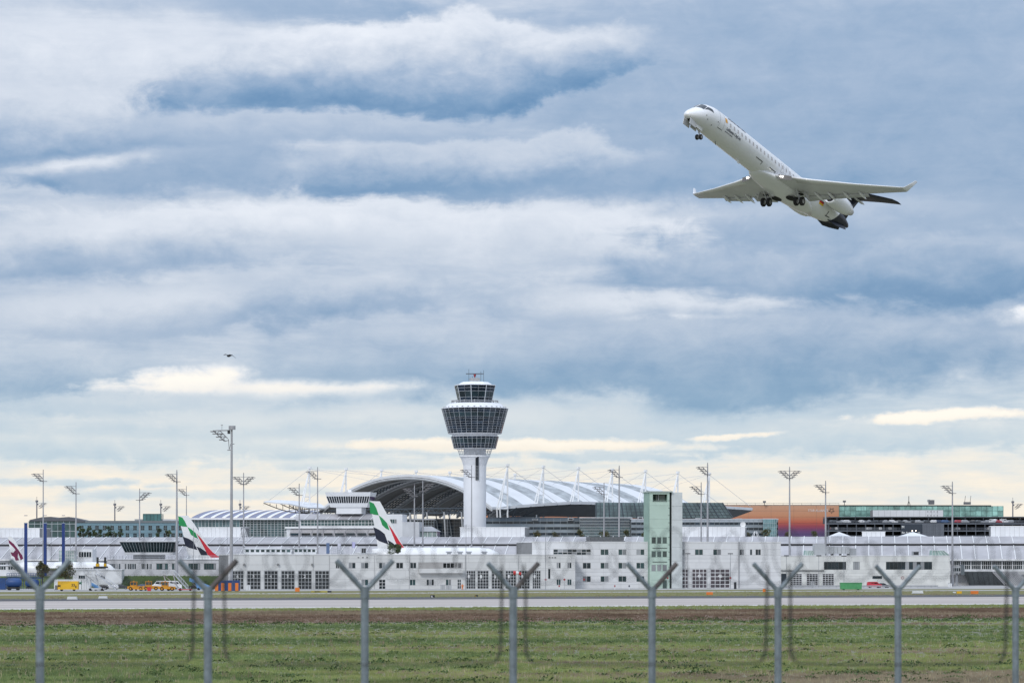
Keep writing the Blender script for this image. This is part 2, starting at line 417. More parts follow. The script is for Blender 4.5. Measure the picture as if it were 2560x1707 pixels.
# ------------------------------------------------------------------ facade kit
PANEL = mat('facade_panel', (.63, .63, .62), .55, var=.025, nscale=.4, rnd=.06)
PANELW = mat('facade_panel_white', (.68, .68, .685), .5, var=.025, nscale=.4, rnd=.05)
BACK = mat('wall_core', (.22, .22, .22), .9)
FRAME = mat('window_frame', (.60, .60, .60), .5, var=.04)
GL = glass('window_glass'); GLT = glass('window_glass_teal', (.035, .075, .08), .06, .4)
def clad(parent, fr, x0, x1, zs, openings, pw, m, y=-.07, gap=.035, name='facade_panel'):
    # panels between the horizontal joints zs (bottom to top); openings are (x0, x1, z0, z1)
    for z0, z1 in zip(zs, zs[1:]):
        cuts = sorted((max(x0, o[0]), min(x1, o[1])) for o in openings if o[2] < z1 - .05 and o[3] > z0 + .05 and o[1] > x0 and o[0] < x1)
        spans = []; c = x0
        for a, b in cuts:
            if a > c + .05: spans.append((c, a))
            c = max(c, b)
        if x1 > c + .05: spans.append((c, x1))
        for a, b in spans:
            n = max(1, round((b - a) / pw))
            for i in range(n):
                p0, p1 = a + (b - a) * i / n, a + (b - a) * (i + 1) / n
                piece(name, m, parent, p0 + gap / 2, p1 - gap / 2, y, 0, z0 + gap / 2, z1 - gap / 2)
BLIND = mat('drawn_blind', (.30, .31, .32), .35, var=.05, rnd=.3); WR = random.Random(8)
def window(parent, x0, x1, z0, z1, cols=2, rows=1, fw=.09, m=None, fm=None, y=-.05, glaze=True, name='window', split=True):
    q = MB(); fy0, fy1 = y - .01, .02
    q.box(x0, x1, fy0, fy1, z0, z0 + fw); q.box(x0, x1, fy0, fy1, z1 - fw, z1)
    q.box(x0, x0 + fw, fy0, fy1, z0 + fw, z1 - fw); q.box(x1 - fw, x1, fy0, fy1, z0 + fw, z1 - fw)
    cx = [x0 + (x1 - x0) * i / cols for i in range(cols + 1)]; cz = [z0 + (z1 - z0) * i / rows for i in range(rows + 1)]
    for c in cx[1:-1]: q.box(c - fw / 2, c + fw / 2, fy0, fy1, z0 + fw, z1 - fw)
    for c in cz[1:-1]:
        for i in range(cols): q.box(cx[i] + fw * .5, cx[i + 1] - fw * .5, fy0 + .004, fy1, c - fw / 2, c + fw / 2)
    wo = q.build(name, fm or FRAME, parent)
    if split:
        for i in range(cols):
            for j in range(rows): piece('pane', BLIND if WR.random() < .22 else (m or GL), wo, cx[i] + fw * .4, cx[i + 1] - fw * .4, -.02, .015, cz[j] + fw * .4, cz[j + 1] - fw * .4)
    else:
        g = MB()
        for i in range(cols):
            for j in range(rows): g.box(cx[i] + fw * .4, cx[i + 1] - fw * .4, -.02, .015, cz[j] + fw * .4, cz[j + 1] - fw * .4)
        g.build('glazing', m or GL, wo)
    return wo
def roof_box(parent, name, m, x0, x1, y0, y1, z0, z1, par=None): return MB().box(x0, x1, y0, y1, z0, z1).build(name, m, par or parent)
NUM = mat('number_white', (.7, .7, .7), .6)
# ------------------------------------------------------------------ fire station
fr = Fr(600, 820, 12)
fs = fr.thing('fire_station', 'long low pale panelled fire station with numbered glazed vehicle doors', 'building')
xl, xr = fr.x(571), fr.x(1438); ztop = fr.z(1384.5, 600); zd = fr.z(1425.5, 700)
MB().box(xl, xr, 0, 26, 0, ztop - .3).build('wall', BACK, fs)
MB().box(xl - .1, xr + .1, -.18, 26, ztop - .3, ztop).build('roof', mat('roof_edge', (.70, .70, .70), .6), fs)
op = []
def px_open(x0, x1, y0, y1, px): return (fr.x(x0), fr.x(x1), max(0, fr.z(y1, px)), fr.z(y0, px))
doors = [(579.5, 609.5, '6'), (617, 652, '5'), (660, 695, '4'), (702.5, 737, '3'), (745, 780, '2'), (787, 823.5, '1')]
doors2 = [(1165, 1189), (1193, 1222), (1228.5, 1257.5), (1263, 1291), (1297, 1325), (1331, 1352)]
rows_z = [0, fr.z(1462), fr.z(1444.5, 1000), zd, fr.z(1412, 900), fr.z(1404.5, 900), ztop - .32]
rows_z = [0, 2.0, 3.4, zd, zd + 1.55, zd + 2.5, ztop - .32]
DG = glass('door_glass', (.035, .04, .045), .1, .25)
for (a, b, t) in doors:
    x0, x1 = fr.x(a), fr.x(b); op.append((x0, x1, 0, zd)); d_ = window(fs, x0 + .05, x1 - .05, .02, zd - .05, 4, 5, .13, DG, mat('door_frame', (.45, .46, .47), .5), -.03, name='vehicle_door', split=False)
    sign_text(t, 1.25, NUM, d_, ((x0 + x1) / 2 - .4, -.08, zd * .62), bold=True, name='door_number')
for i, (a, b) in enumerate(doors2):
    x0, x1 = fr.x(a), fr.x(b); z1_ = zd + .1
    op.append((x0, x1, 0, zd)); d_ = window(fs, x0 + .05, x1 - .05, .02, zd - .05, 4, 6, .12, DG, mat('door_frame2', (.58, .59, .6), .5), -.03, name='vehicle_door', split=False)
    MB().box((x0 + x1) / 2 - .9, (x0 + x1) / 2 - .35, -.07, -.05, zd * .58, zd * .76).build('door_number', NUM, d_)
wins = [(839, 848, 1408, 1421), (871, 889, 1405, 1421.5), (902, 921, 1405, 1421.5), (947, 964, 1406, 1421.5), (990, 1008, 1406, 1421.5), (1025, 1041, 1406, 1421.5),
        (1391, 1402, 1406, 1421), (1418, 1429, 1406, 1421)]
zu0, zu1 = zd + .1, zd + 1.9
zs = [0, 1.05, 2.9, zd, zd + .55, zd + 2.35, zd + 3.45, ztop - .32]
for (a, b, c, e) in wins:
    x0, x1 = fr.x(a), fr.x(b); op.append((x0, x1, zs[4], zs[5])); window(fs, x0, x1, zs[4] + .02, zs[5] - .02, 2, 1, .1)
for (a, b, c) in ((903, 921, 2), (1024, 1039, 2), (1066, 1085, 3), (1114, 1128, 2), (1391, 1402, 2), (1418, 1429, 2)):
    x0, x1 = fr.x(a), fr.x(b); op.append((x0, x1, zs[1], zs[2])); window(fs, x0, x1, zs[1] + .02, zs[2] - .02, c, 1, .1, GLT if c == 2 else GL)
for (a, b) in ((947, 964), (1143, 1153)):       # entrance doors
    x0, x1 = fr.x(a), fr.x(b); op.append((x0, x1, 0, zs[2])); window(fs, x0, x1, .02, zs[2] - .02, 2, 3, .12, name='entrance_door', fm=PANELW, split=False)
x0, x1 = fr.x(1370), fr.x(1376); op.append((x0, x1, zs[2], zs[4])); window(fs, x0, x1, zs[2] + .05, zs[4] - .1, 1, 1, .06)
x0, x1 = fr.x(1046), fr.x(1156)                 # loggia with window band and projecting balcony
op.append((x0, x1, zs[4], zs[5]))
MB().box(x0, x1, -.02, .3, zs[4], zs[5]).build('loggia', mat('loggia_wall', (.36, .35, .34), .8), fs)
window(fs, fr.x(1107), fr.x(1154), zs[4] + .1, zs[5] - .1, 5, 1, .1, y=-.06)
MB().box(x0, x1, -1.6, -.09, zd - .75, zd + .5).build('balcony', PANEL, fs)
clad(fs, fr, xl, fr.x(824), [0, zd, zd + 1.7, ztop - .32], op, 4.9, PANEL)
clad(fs, fr, fr.x(824), xr, zs, op, 4.6, PANEL)
for p in (783, 823.5, 936, 1023.5, 1163):
    MB().bar((fr.x(p), -.14, .1), (fr.x(p), -.14, ztop - .4), .06, 6).build('rain_pipe', mat('pipe_grey', (.4, .4, .4), .5), fs)
for p in (894, 905, 916, 1372, 1379, 1386): MB().box(fr.x(p), fr.x(p + 4), -.12, -.075, ztop - 1.1, ztop - .85).build('vent', DARK, fs)
for p in (610, 695, 780): MB().box(fr.x(p) - .25, fr.x(p) + .25, -.7, -.08, zd + 1.5, zd + 2.0).build('floodlight', mat('lamp_housing', (.2, .2, .2), .5), fs)
for (p, n) in ((1132, 8), (1160, 8), (1182, 8), (1221, 8)):        # rooftop vents
    c = fr.x(p); t = thing('roof_vent', 'squat steel roof vent on the fire station roof', 'vent', (fr.X0 + fr.c * c - fr.s * 6, fr.d0 + fr.s * c + fr.c * 6, ztop), fr.t, 'vents on the fire station roof')
    MB().box(-.55, .55, -.5, .5, 0, .5).build('base', STEEL, t); MB().box(-.8, .8, -.7, .7, .5, .85).build('cap', STEEL, t)
# ------------------------------------------------------------------ office block
fr2 = Fr(1438, fr.d(1438) + 6, 12)
ob = fr2.thing('office_block', 'white panelled three storey office block beside the green tower', 'building')
x0, x1 = fr2.x(1330), fr2.x(1952); zt = fr2.z(1353, 1500); zr = fr2.z(1356)
MB().box(x0, x1, 0, 22, 0, zt - .3).build('wall', BACK, ob)
MB().box(x0 - .1, x1 + .1, -.16, 22, zt - .3, zt).build('roof', MATS['roof_edge'], ob)
s1, s2, s3 = [(fr2.z(1454, 1500), fr2.z(1439, 1500)), (fr2.z(1421, 1500), fr2.z(1405.5, 1500)), (fr2.z(1387, 1560), fr2.z(1372, 1560))]
zz = [0, 1.2, s1[0], s1[1], (s1[1] + s2[0]) / 2, s2[0], s2[1], (s2[1] + s3[0]) / 2, s3[0], s3[1], zt - .32]
op = []
for (row, cols) in ((s1, (1456.5, 1501, 1545.5, 1590.5)), (s2, (1456.5, 1501, 1545.5, 1590.5)), (s3, (1501, 1545.5, 1590.5, 1691.5, 1737, 1782.5))):
    for c in cols:
        a, b = fr2.x(c), fr2.x(c + 20.5); op.append((a, b) + row); window(ob, a, b, row[0], row[1], 2, 1, .1, GLT if (c * 7) % 3 < 1.5 else GL)
for (a, b) in ((1849, 1860), (1874.5, 1880.5), (1888.5, 1902)):
    op.append((fr2.x(a), fr2.x(b)) + s3); window(ob, fr2.x(a), fr2.x(b), s3[0], s3[1], 2 if b - a > 8 else 1, 1, .08, y=-.05)
a, b = fr2.x(1383), fr2.x(1477); r_ = (fr2.z(1387.5, 1430), fr2.z(1366.5, 1430)); 
op.append((a, b, s3[0], s3[1])); window(ob, a, b, s3[0] + .02, s3[1] - .02, 8, 2, .09)
zd2 = fr2.z(1424.5, 1750); DW = mat('door_frame_white', (.66, .66, .67), .5)
for (a, b, t) in ((1685, 1722.5, '50'), (1729, 1768, '49'), (1775, 1825, '48')):
    p0, p1 = fr2.x(a), fr2.x(b); op.append((p0, p1, 0, zz[5]))
    dd = window(ob, p0 + .05, p1 - .05, .02, zz[5] - .05, 4, 5, .2, glass('door_glass_grey', (.12, .10, .115), .12, .25), DW, -.03, name='vehicle_door', split=False)
    sign_text(t, 1.3, NUM, dd, ((p0 + p1) / 2 - .7, -.08, zz[5] * .55), bold=True, name='door_number')
clad(ob, fr2, x0, x1, zz, op, 5.3, PANELW)
MB().bar((fr2.x(1847), -.2, 0), (fr2.x(1847), -.2, zt), .14, 8).build('rain_pipe', STEEL, ob)
# plant on the roof
def roof_plant(px0, px1, py0, py1, y0, y1, name, label, m, parts=()):
    t = thing(name, label, 'roof plant', (fr2.X0, fr2.d0, 0), fr2.t)
    a, b = fr2.x(px0, y0), fr2.x(px1, y0); zt_ = fr2.z(py0, px0, y0); zb = zt
    MB().box(a, b, y0, y1, zb + .3, zt_).build('casing', m, t)
    for k in range(int((b - a) / 1.2)): MB().box(a + .3 + k * 1.2, a + 1.2 + k * 1.2, y0 - .05, y0, zb + .5, zt_ - .25).build('louvre', mat('louvre_dark', (.12, .125, .13), .6), t)
    MB().box(a - .3, b + .3, y0 - .2, y1 + .2, zb, zb + .22).build('base_frame', DARK, t)
    return t
roof_plant(1475, 1560, 1341, 1354, 3, 8, 'chiller_unit', 'long dark chiller on the office roof beside the green tower', mat('plant_dark', (.10, .105, .11), .6))
for (p, q_) in ((1395, 1390), ):
    pass
# green stair tower
fr3 = Fr(1624, fr2.d(1624) - 2.2, 12)
GT = mat('tower_green', (.46, .58, .50), .55, var=.04, nscale=.3, rnd=.03)
gt = fr3.thing('stair_tower', 'pale green stair tower with open lookout top beside the white office block', 'tower')
a, b, c = fr3.x(1624), fr3.x(1674), fr3.x(1707); zt3 = fr3.z(1230, 1650)
lo0, lo1 = fr3.z(1251, 1650), fr3.z(1235, 1650)
q = MB(); q.box(a, b, .1, 7, 0, lo0); q.box(a, b, .1, 7, lo1, zt3); q.box(a, a + 1.0, .1, 7, lo0, lo1); q.box(b - .7, b, .1, 7, lo0, lo1); q.box(a + 1.0, b - .7, 3.4, 7, lo0, lo1)
q.build('wall', mat('tower_core', (.25, .36, .3), .7), gt)
MB().box(a + 2.3, b - 1.0, 1.5, 1.7, lo0, lo1 - .2).build('lookout_screen', glass('lookout_glass', (.06, .09, .08)), gt)
MB().bar((a + 3.0, 1.2, lo0), (a + 3.0, 1.2, lo1), .12, 6).build('lookout_post', STEEL, gt)
MB().box(a - .3, b + .9, -.3, 7.2, zt3, zt3 + .35).build('roof', mat('tower_roof', (.40, .46, .42), .6), gt)
opg = [(a + 1.0, b - .7, lo0, lo1)]; zrow = [0]
w3 = [(fr3.z(1358, 1650), fr3.z(1342, 1650)), (fr3.z(1392, 1650), fr3.z(1377, 1650)), (fr3.z(1427, 1650), fr3.z(1411, 1650))]
for (zz0, zz1) in w3:
    for (p0, p1) in ((1629, 1639.5), (1643, 1653), (1656.5, 1667)):
        opg.append((fr3.x(p0), fr3.x(p1), zz0, zz1)); window(gt, fr3.x(p0), fr3.x(p1), zz0, zz1, 1, 1, .08, glass('tower_glass', (.10, .14, .13), .1), mat('tower_frame', (.34, .48, .40), .5), .0)
opg.append((fr3.x(1657), fr3.x(1667), 0, 2.5)); MB().box(fr3.x(1657), fr3.x(1667), -.0, .09, 0, 2.5).build('door', mat('door_dark_green', (.06, .09, .08), .5), gt)
gz = sorted(set([0, 2.5, w3[2][0], w3[2][1], w3[1][0], w3[1][1], w3[0][0], w3[0][1], fr3.z(1320, 1650), fr3.z(1297, 1650), fr3.z(1263, 1650), lo0, lo1, zt3]))
for z0, z1 in zip(gz, gz[1:]):
    cuts = sorted((o[0], o[1]) for o in opg if o[2] < z1 - .05 and o[3] > z0 + .05); cc = a; sp = []
    for u, v in cuts:
        if u > cc + .05: sp.append((cc, u))
        cc = max(cc, v)
    if b > cc + .05: sp.append((cc, b))
    for u, v in sp: piece('facade_panel', GT, gt, u + .02, v - .02, 0, .1, z0 + .02, z1 - .02)
for py in (1253, 1370, 1404.5): MB().box(a + .9, b - .8, -.12, 0, fr3.z(py, 1650), fr3.z(py, 1650) + .14).build('ledge', DARK, gt)
MB().box(b, b + .75, 1.2, 7, 0, zt3).build('shadow_gap', mat('gap_grey', (.05, .06, .06), .8), gt)
MB().box(b + .75, c, .6, 9, 0, zt3).build('lift_shaft', mat('shaft_core', (.3, .32, .32), .8), gt)
for k in range(7): piece('facade_panel', mat('shaft_panel', (.60, .63, .63), .5, rnd=.05), gt, b + .8, c, .5, .6, zt3 * k / 7 + .03, zt3 * (k + 1) / 7 - .03)
for k in range(12): MB().box(b - .35, b - .1, -.1, 0, 2 + k * 2.2, 2.12 + k * 2.2).build('climbing_rung', DARK, gt)
# ------------------------------------------------------------------ low building on the right
fr4 = Fr(1952, 905, 9)
lb = fr4.thing('workshop_building', 'low creamy white workshop with a long dark window band', 'building')
x0, x1 = fr4.x(1952), fr4.x(2375); zt4 = fr4.z(1387.5, 2150); CREAM = mat('panel_cream', (.68, .68, .65), .55, var=.05, rnd=.05)
MB().box(x0, x1, 0, 18, 0, zt4 - .3).build('wall', BACK, lb); MB().box(x0 - .1, x1 + .1, -.15, 18, zt4 - .3, zt4).build('roof', MATS['roof_edge'], lb)
op = []; wz = (fr4.z(1423, 2270), fr4.z(1403.5, 2270)); wz2 = (fr4.z(1418.5, 2100), fr4.z(1403.5, 2100))
for (a, b, n, zz_) in ((2060, 2115, 6, wz2), (2133, 2149, 3, wz2), (2215, 2330, 12, wz)):
    op.append((fr4.x(a), fr4.x(b)) + (wz[0], wz[1])); window(lb, fr4.x(a), fr4.x(b), wz[0], wz[1], n, 1, .06, GL, mat('frame_dark', (.08, .09, .09), .5), -.02)
zg = fr4.z(1433, 2030)
for (a, b) in ((1975, 2005), (2016, 2045), (2056, 2085)):
    op.append((fr4.x(a), fr4.x(b), 0, zg)); window(lb, fr4.x(a), fr4.x(b), .02, zg - .02, 4, 7, .13, glass('shutter_glass', (.03, .035, .04), .1), DW, -.03, name='vehicle_door', split=False)
op.append((fr4.x(1953), fr4.x(1966), 0, zg)); MB().box(fr4.x(1953), fr4.x(1966), -.01, .02, 0, zg).build('door', mat('door_blueblack', (.02, .03, .04), .4), lb)
op.append((fr4.x(2181), fr4.x(2205), fr4.z(1446, 2190), fr4.z(1439, 2190))); window(lb, fr4.x(2181), fr4.x(2205), fr4.z(1446, 2190), fr4.z(1439, 2190), 2, 1, .06, fm=MATS['frame_dark'])
zs4 = sorted([0, fr4.z(1446, 2190), fr4.z(1439, 2190), zg, wz[0], wz[1], zt4 - .32])
clad(lb, fr4, x0, x1, zs4, op, 4.6, CREAM)
MB().box(fr4.x(1952), fr4.x(2060), -.5, -.09, zg + .9, zg + 1.05).build('canopy', DARK, lb)
RED = mat('sign_red', (.34, .035, .04), .5)
MB().lathe([(.36, -.06), (.45, -.06), (.45, 0), (.36, 0)], (fr4.x(2256), -.1, fr4.z(1443.5, 2256)), 20, 'y', caps=False).build('round_sign', RED, lb)
# duct plant on its roof
t = thing('ventilation_duct', 'big grey ventilation duct lying on the workshop roof', 'duct', (fr4.X0, fr4.d0, 0), fr4.t)
a, b = fr4.x(2063, 4), fr4.x(2124, 4); DUCT = mat('duct_grey', (.45, .46, .47), .5, .3)
for k in range(6): piece('duct_segment', DUCT, t, a + (b - a) * k / 6 + .04, a + (b - a) * (k + 1) / 6 - .04, 4, 6.5, zt4 + .5, fr4.z(1366, 2090, 4))
MB().box(b, b + 2.2, 4, 6.5, zt4, fr4.z(1370, 2090, 4)).build('fan_unit', mat('plant_mid', (.28, .29, .3), .6), t)
MB().box(a - 3.5, a, 4, 6.5, zt4, fr4.z(1359, 2060, 4)).build('fan_unit', DUCT, t); 
for k in range(4): MB().box(a + k * 2.6, a + k * 2.6 + .2, 4.2, 6.3, zt4, zt4 + .5).build('duct_foot', DARK, t)
def skylight(px0, px1, py0, py1, f, y, label, base):
    t = thing('glass_skylight', label, 'skylight', (f.X0, f.d0, 0), f.t); a, b = f.x(px0, y), f.x(px1, y); z1 = f.z(py0, px0, y); q = MB(); n = 5
    g = glass('skylight_glass', (.35, .48, .44), .1, .1)
    MB().prism([(a, base), (b, base), (b - (b - a) * .35, z1), (a + .2, z1)], y, y + 3).build('glazing', g, t)
    for k in range(n + 1): u = a + .2 + (b - (b - a) * .35 - a - .2) * k / n; q.bar((a + (b - a) * k / n, y - .04, base), (u, y - .04, z1), .07, 4)
    q.bar((a, y - .04, z1), (b - (b - a) * .35, y - .04, z1), .07, 4); q.build('frame', FRAME, t)
skylight(2330, 2375, 1375, 1388, fr4, 3, 'greenish glazed skylight on the right end of the workshop roof', zt4)
skylight(2014, 2040, 1375, 1388, fr4, 5, 'greenish glazed skylight by the duct on the workshop roof', zt4)
t = thing('roof_fan', 'small dark fan box on the workshop roof', 'fan', (fr4.X0, fr4.d0, 0), fr4.t); c = fr4.x(2290, 3)
MB().box(c - 1, c + 1, 3, 4.5, zt4, zt4 + 1.3).build('casing', mat('plant_mid', (.28, .29, .3), .6), t); MB().box(c - .8, c + .8, 2.94, 3, zt4 + .2, zt4 + 1.1).build('grille', DARK, t)
# ------------------------------------------------------------------ air traffic control tower
TD = 1046.0; tw = thing('control_tower', 'tall white control tower with flared dark glazed cabs', 'tower', (X(1187, TD), TD, 0))
k_ = TD / F
def tz(py): return Z(py, TD)
TWH = mat('tower_white', (.74, .75, .78), .55, var=.03, nscale=.2)
TG = glass('tower_pane', (.010, .022, .040), .05, .6, spec=.35); TGT = glass('tower_pane_teal', (.028, .048, .058), .06, .5, spec=.35)
MUL = mat('tower_mullion', (.60, .63, .67), .4, var=.02)
def conical(prefix, n, a0, r0, z0, r1, z1, rowfr, teal_rows, parent, wcol, front=9, thick=.05, hb=.035):
    # r0/z0 bottom, r1/z1 top; rowfr fractions from the top
    q = MB(); back = MB(); step = 2 * pi / n
    def P(k, f): r = r1 + (r0 - r1) * f; return Vector((r * cos(a0 + k * step), r * sin(a0 + k * step), z1 + (z0 - z1) * f))
    for k in range(n):
        mid = a0 + (k + .5) * step
        isf = sin(mid) < .25          # towards the camera (-y)
        for i in range(len(rowfr) - 1):
            for c in range(wcol):
                A0, A1 = P(k, rowfr[i]), P(k + 1, rowfr[i]); B0, B1 = P(k, rowfr[i + 1]), P(k + 1, rowfr[i + 1])
                u0, u1 = c / wcol, (c + 1) / wcol
                p = [A0.lerp(A1, u0), A0.lerp(A1, u1), B0.lerp(B1, u1), B0.lerp(B1, u0)]
                if isf:
                    nv = (p[1] - p[0]).cross(p[3] - p[0]).normalized() * .05
                    m_ = MB().add(p + [v_ + nv for v_ in p], [(0, 1, 2, 3), (7, 6, 5, 4), (0, 4, 5, 1), (1, 5, 6, 2), (2, 6, 7, 3), (3, 7, 4, 0)])
                    m_.build('pane', TGT if i in teal_rows else TG, parent, fix=True)
                else: back.quad(*p)
                if c: q.bar(P(k, 0).lerp(P(k + 1, 0), u0) * 1.0, P(k, 1).lerp(P(k + 1, 1), u0), hb, 4)
        q.bar(P(k, 0), P(k, 1), thick, 4)
        for f in rowfr: q.bar(P(k, f), P(k + 1, f), hb, 4)
    o = back.build('rear_glazing', TG, parent); o['kind'] = 'stuff'
    q.build('mullion_grid', MUL, parent)
def lat(name, m, prof_, n=32, parent=tw, smooth=False, a0=pi / 32): return MB().lathe(prof_, (0, 0, 0), n, 'z', a0).build(name, m, parent, smooth=smooth)
sh = lat('shaft', TWH, [(28.0 * k_, 0), (28.2 * k_, tz(1180)), (29.0 * k_, tz(1163)), (33 * k_, tz(1150)), (36.6 * k_, tz(1142)), (28 * k_, tz(1141.5)), (28 * k_, tz(1121))], 48, smooth=False)
cab1 = lat('lower_cab', mat('cab_core', (.02, .022, .025), .6), [(50 * k_, tz(1120.5)), (58 * k_, tz(1092.5))], 32)
conical('lower', 32, pi / 32, 52.6 * k_, tz(1121), 60 * k_, tz(1092), [0, .17, .6, .8, 1.0], (1,), cab1, 1)
lat('neck', TWH, [(53 * k_, tz(1121.6)), (53.4 * k_, tz(1120.8)), (40 * k_, tz(1120.4))], 32)
lat('neck', TWH, [(57 * k_, tz(1092)), (60.6 * k_, tz(1091.6)), (57.5 * k_, tz(1090)), (56.5 * k_, tz(1085.5)), (67 * k_, tz(1084.6)), (67 * k_, tz(1083.9)), (50 * k_, tz(1083.5))], 32)
cab2 = lat('main_cab', MATS['cab_core'], [(65 * k_, tz(1083.6)), (81.5 * k_, tz(1022.5))], 32)
ys_ = [735, 765, 800, 870, 900, 937, 968, 1005, 1040, 1073, 1108]
conical('main', 32, pi / 32, 66.7 * k_, tz(1084), 83.7 * k_, tz(1022), [(v - 735) / 373 for v in ys_], (2,), cab2, 1)
rf = lat('main_roof', TWH, [(84.4 * k_, tz(1022.3)), (84.4 * k_, tz(1021.4)), (78 * k_, tz(1020)), (67 * k_, tz(1011)), (63 * k_, tz(1008.8)), (40 * k_, tz(1008.5))], 32)
for k in range(32): a = 2 * pi * k / 32; MB().box(-.3, .3, -.2, .2, 0, .25).build('roof_vent', STEEL, rf).location = (77.5 * k_ * cos(a), 77.5 * k_ * sin(a), tz(1019.3))
q = MB(); n = 28; R1 = 58.5 * k_
for k in range(n):
    a, b = 2 * pi * k / n, 2 * pi * (k + 1) / n
    q.bar((R1 * cos(a), R1 * sin(a), tz(1009)), (R1 * cos(a), R1 * sin(a), tz(1002)), .05, 4)
    for zz in (1002, 1005): q.bar((R1 * cos(a), R1 * sin(a), tz(zz)), (R1 * cos(b), R1 * sin(b), tz(zz)), .045, 4)
    if k % 2: q.box(R1 * cos(a) - .25, R1 * cos(a) + .25, R1 * sin(a) - .2, R1 * sin(a) + .2, tz(1005), tz(1001))
q.build('gallery_railing', STEEL, tw)
cab3 = lat('visual_cab', MATS['cab_core'], [(41 * k_, tz(1006)), (50 * k_, tz(964.2))], 8, a0=radians(-100))
conical('cab', 8, radians(-100), 42.2 * k_, tz(1006), 52.0 * k_, tz(964), [0, .17, .36, .72, .9, 1], (2,), cab3, 2, thick=.13, hb=.05)
lat('cab_roof', TWH, [(52.6 * k_, tz(964.3)), (52.6 * k_, tz(962.6)), (44 * k_, tz(961.5)), (34 * k_, tz(955.2)), (5 * k_, tz(955))], 8, a0=radians(-100))
# cage below the lower cab
q = MB(); n = 28
for k in range(n):
    a, b = 2 * pi * k / n, 2 * pi * (k + 1) / n; f0, f1 = 37 * k_, 43.5 * k_
    q.bar((f0 * cos(a), f0 * sin(a), tz(1141)), (f1 * cos(a), f1 * sin(a), tz(1121.5)), .06, 4)
    for t in (0, .33, .66): r = f0 + (f1 - f0) * t; zz = tz(1141 - 19.5 * t); q.bar((r * cos(a), r * sin(a), zz), (r * cos(b), r * sin(b), zz), .06, 4)
q.build('service_cage', MUL, tw)
lat('cage_floor', TWH, [(38.5 * k_, tz(1142.3)), (38.5 * k_, tz(1138.5)), (38 * k_, tz(1138.5)), (37.4 * k_, tz(1141.6))], 32)
GRS2 = mat('slot_grey', (.30, .31, .33), .5)
# dark stair slot on the camera side
sl = MB(); a_ = radians(-90 + 12); x0 = 2 * k_; R2 = 28.25 * k_
sl.box(2.2 * k_, 10.2 * k_, -30.2 * k_, -26.2 * k_, tz(1200), tz(1164)); so = sl.build('stair_slot', glass('slot_glass', (.012, .018, .025), .2, .1), sh)
sl = MB().add([(2.2 * k_, -30.2 * k_, tz(1164)), (10.2 * k_, -30.2 * k_, tz(1164)), (10.2 * k_, -36.8 * k_, tz(1138)), (2.2 * k_, -36.8 * k_, tz(1138)), (2.2 * k_, -26 * k_, tz(1164)), (10.2 * k_, -26 * k_, tz(1164)), (10.2 * k_, -30 * k_, tz(1138)), (2.2 * k_, -30 * k_, tz(1138))],
               [(0, 1, 2, 3), (4, 5, 6, 7), (0, 4, 7, 3), (1, 5, 6, 2), (3, 2, 6, 7)]); sl.build('stair_slot', MATS['slot_glass'], sh)
for k in range(10): MB().box(2.6 * k_, 9.8 * k_, -30.6 * k_, -30.1 * k_, tz(1198 - k * 3.5), tz(1198 - k * 3.5) + .10).build('slot_bar', GRS2, sh)
# roof aerials and radar
tz0 = tz(955)
MB().box(-11.5 * k_, 12.5 * k_, -1.5, 1.5, tz0, tz(945)).box(-14 * k_, -8 * k_, -1, 1, tz(950), tz(947)).build('radar_room', STEEL, tw)
MB().lathe([(1.2 * k_, tz(945)), (1.2 * k_, tz(942)), (3.2 * k_, tz(939)), (3.2 * k_, tz(935.5))], (0, 0, 0), 12).build('radar_head', RED, tw)
MB().box(-22 * k_, 22 * k_, -.5, .5, tz(935.3), tz(933.3)).build('radar_antenna', mat('radar_grey', (.1, .12, .15), .5), tw)
for (p, t, b) in ((-15, 922, 953), (22, 925, 955), (15, 928, 955), (-6, 940, 947)): MB().bar((p * k_, .6, tz(b)), (p * k_, .6, tz(t)), .06, 5).build('aerial', DARK, tw)
for p in (-52, -42, 45, 53): MB().bar((p * k_, -2, tz(1009)), (p * k_, -2, tz(1000)), .08, 5).box(p * k_ - .5, p * k_ + .5, -2.3, -1.8, tz(1004), tz(1001.5)).build('gallery_camera', STEEL, tw)
# ------------------------------------------------------------------ long pier with two sloping glazed roofs
fp = Fr(0, 1003, -7)
pier = fp.thing('terminal_pier', 'long white pier with two tiers of sloping ribbed glass roofs', 'building')
ROOFG = mat('roof_glass', (.40, .39, .405), .5, var=.10, nscale=.12, rnd=.10, spec=.3); RIBM = mat('roof_rib', (.80, .80, .80), .5, var=.02)
xL, xR = fp.x(-60), fp.x(2640); Zm = lambda py, y: fp.z(py, None, y)
za, zb = 14.2, 16.7; zc_, zd_ = 8.8, 13.4
N_ = 84; step = (xR - xL) / N_
def slope_panel(me_name, y0, z0, y1, z1, m):
    q = MB().add([(0, y0, z0), (1, y0, z0), (1, y1, z1), (0, y1, z1), (0, y0, z0 - .15), (1, y0, z0 - .15), (1, y1, z1 - .15), (0, y1, z1 - .15)], [(0, 1, 2, 3), (7, 6, 5, 4), (0, 4, 5, 1), (1, 5, 6, 2), (2, 6, 7, 3), (3, 7, 4, 0)])
    me = q.mesh(me_name); me.materials.append(m); return me
up = slope_panel('upper_panel', 14, za, 26, zb, ROOFG); lo = slope_panel('lower_panel', 0, zc_, 13, zd_, ROOFG)
rbu = MB().bar((0, 14, za + .1), (0, 26, zb + .12), .16, 4).mesh('rib'); rbu.materials.append(RIBM)
rbl = MB().bar((0, -.4, zc_ + .02), (0, 13, zd_ + .12), .16, 4).mesh('rib'); rbl.materials.append(RIBM)
PW = mat('pier_wall', (.55, .56, .58), .6); PWW = mat('pier_white', (.72, .73, .75), .55)
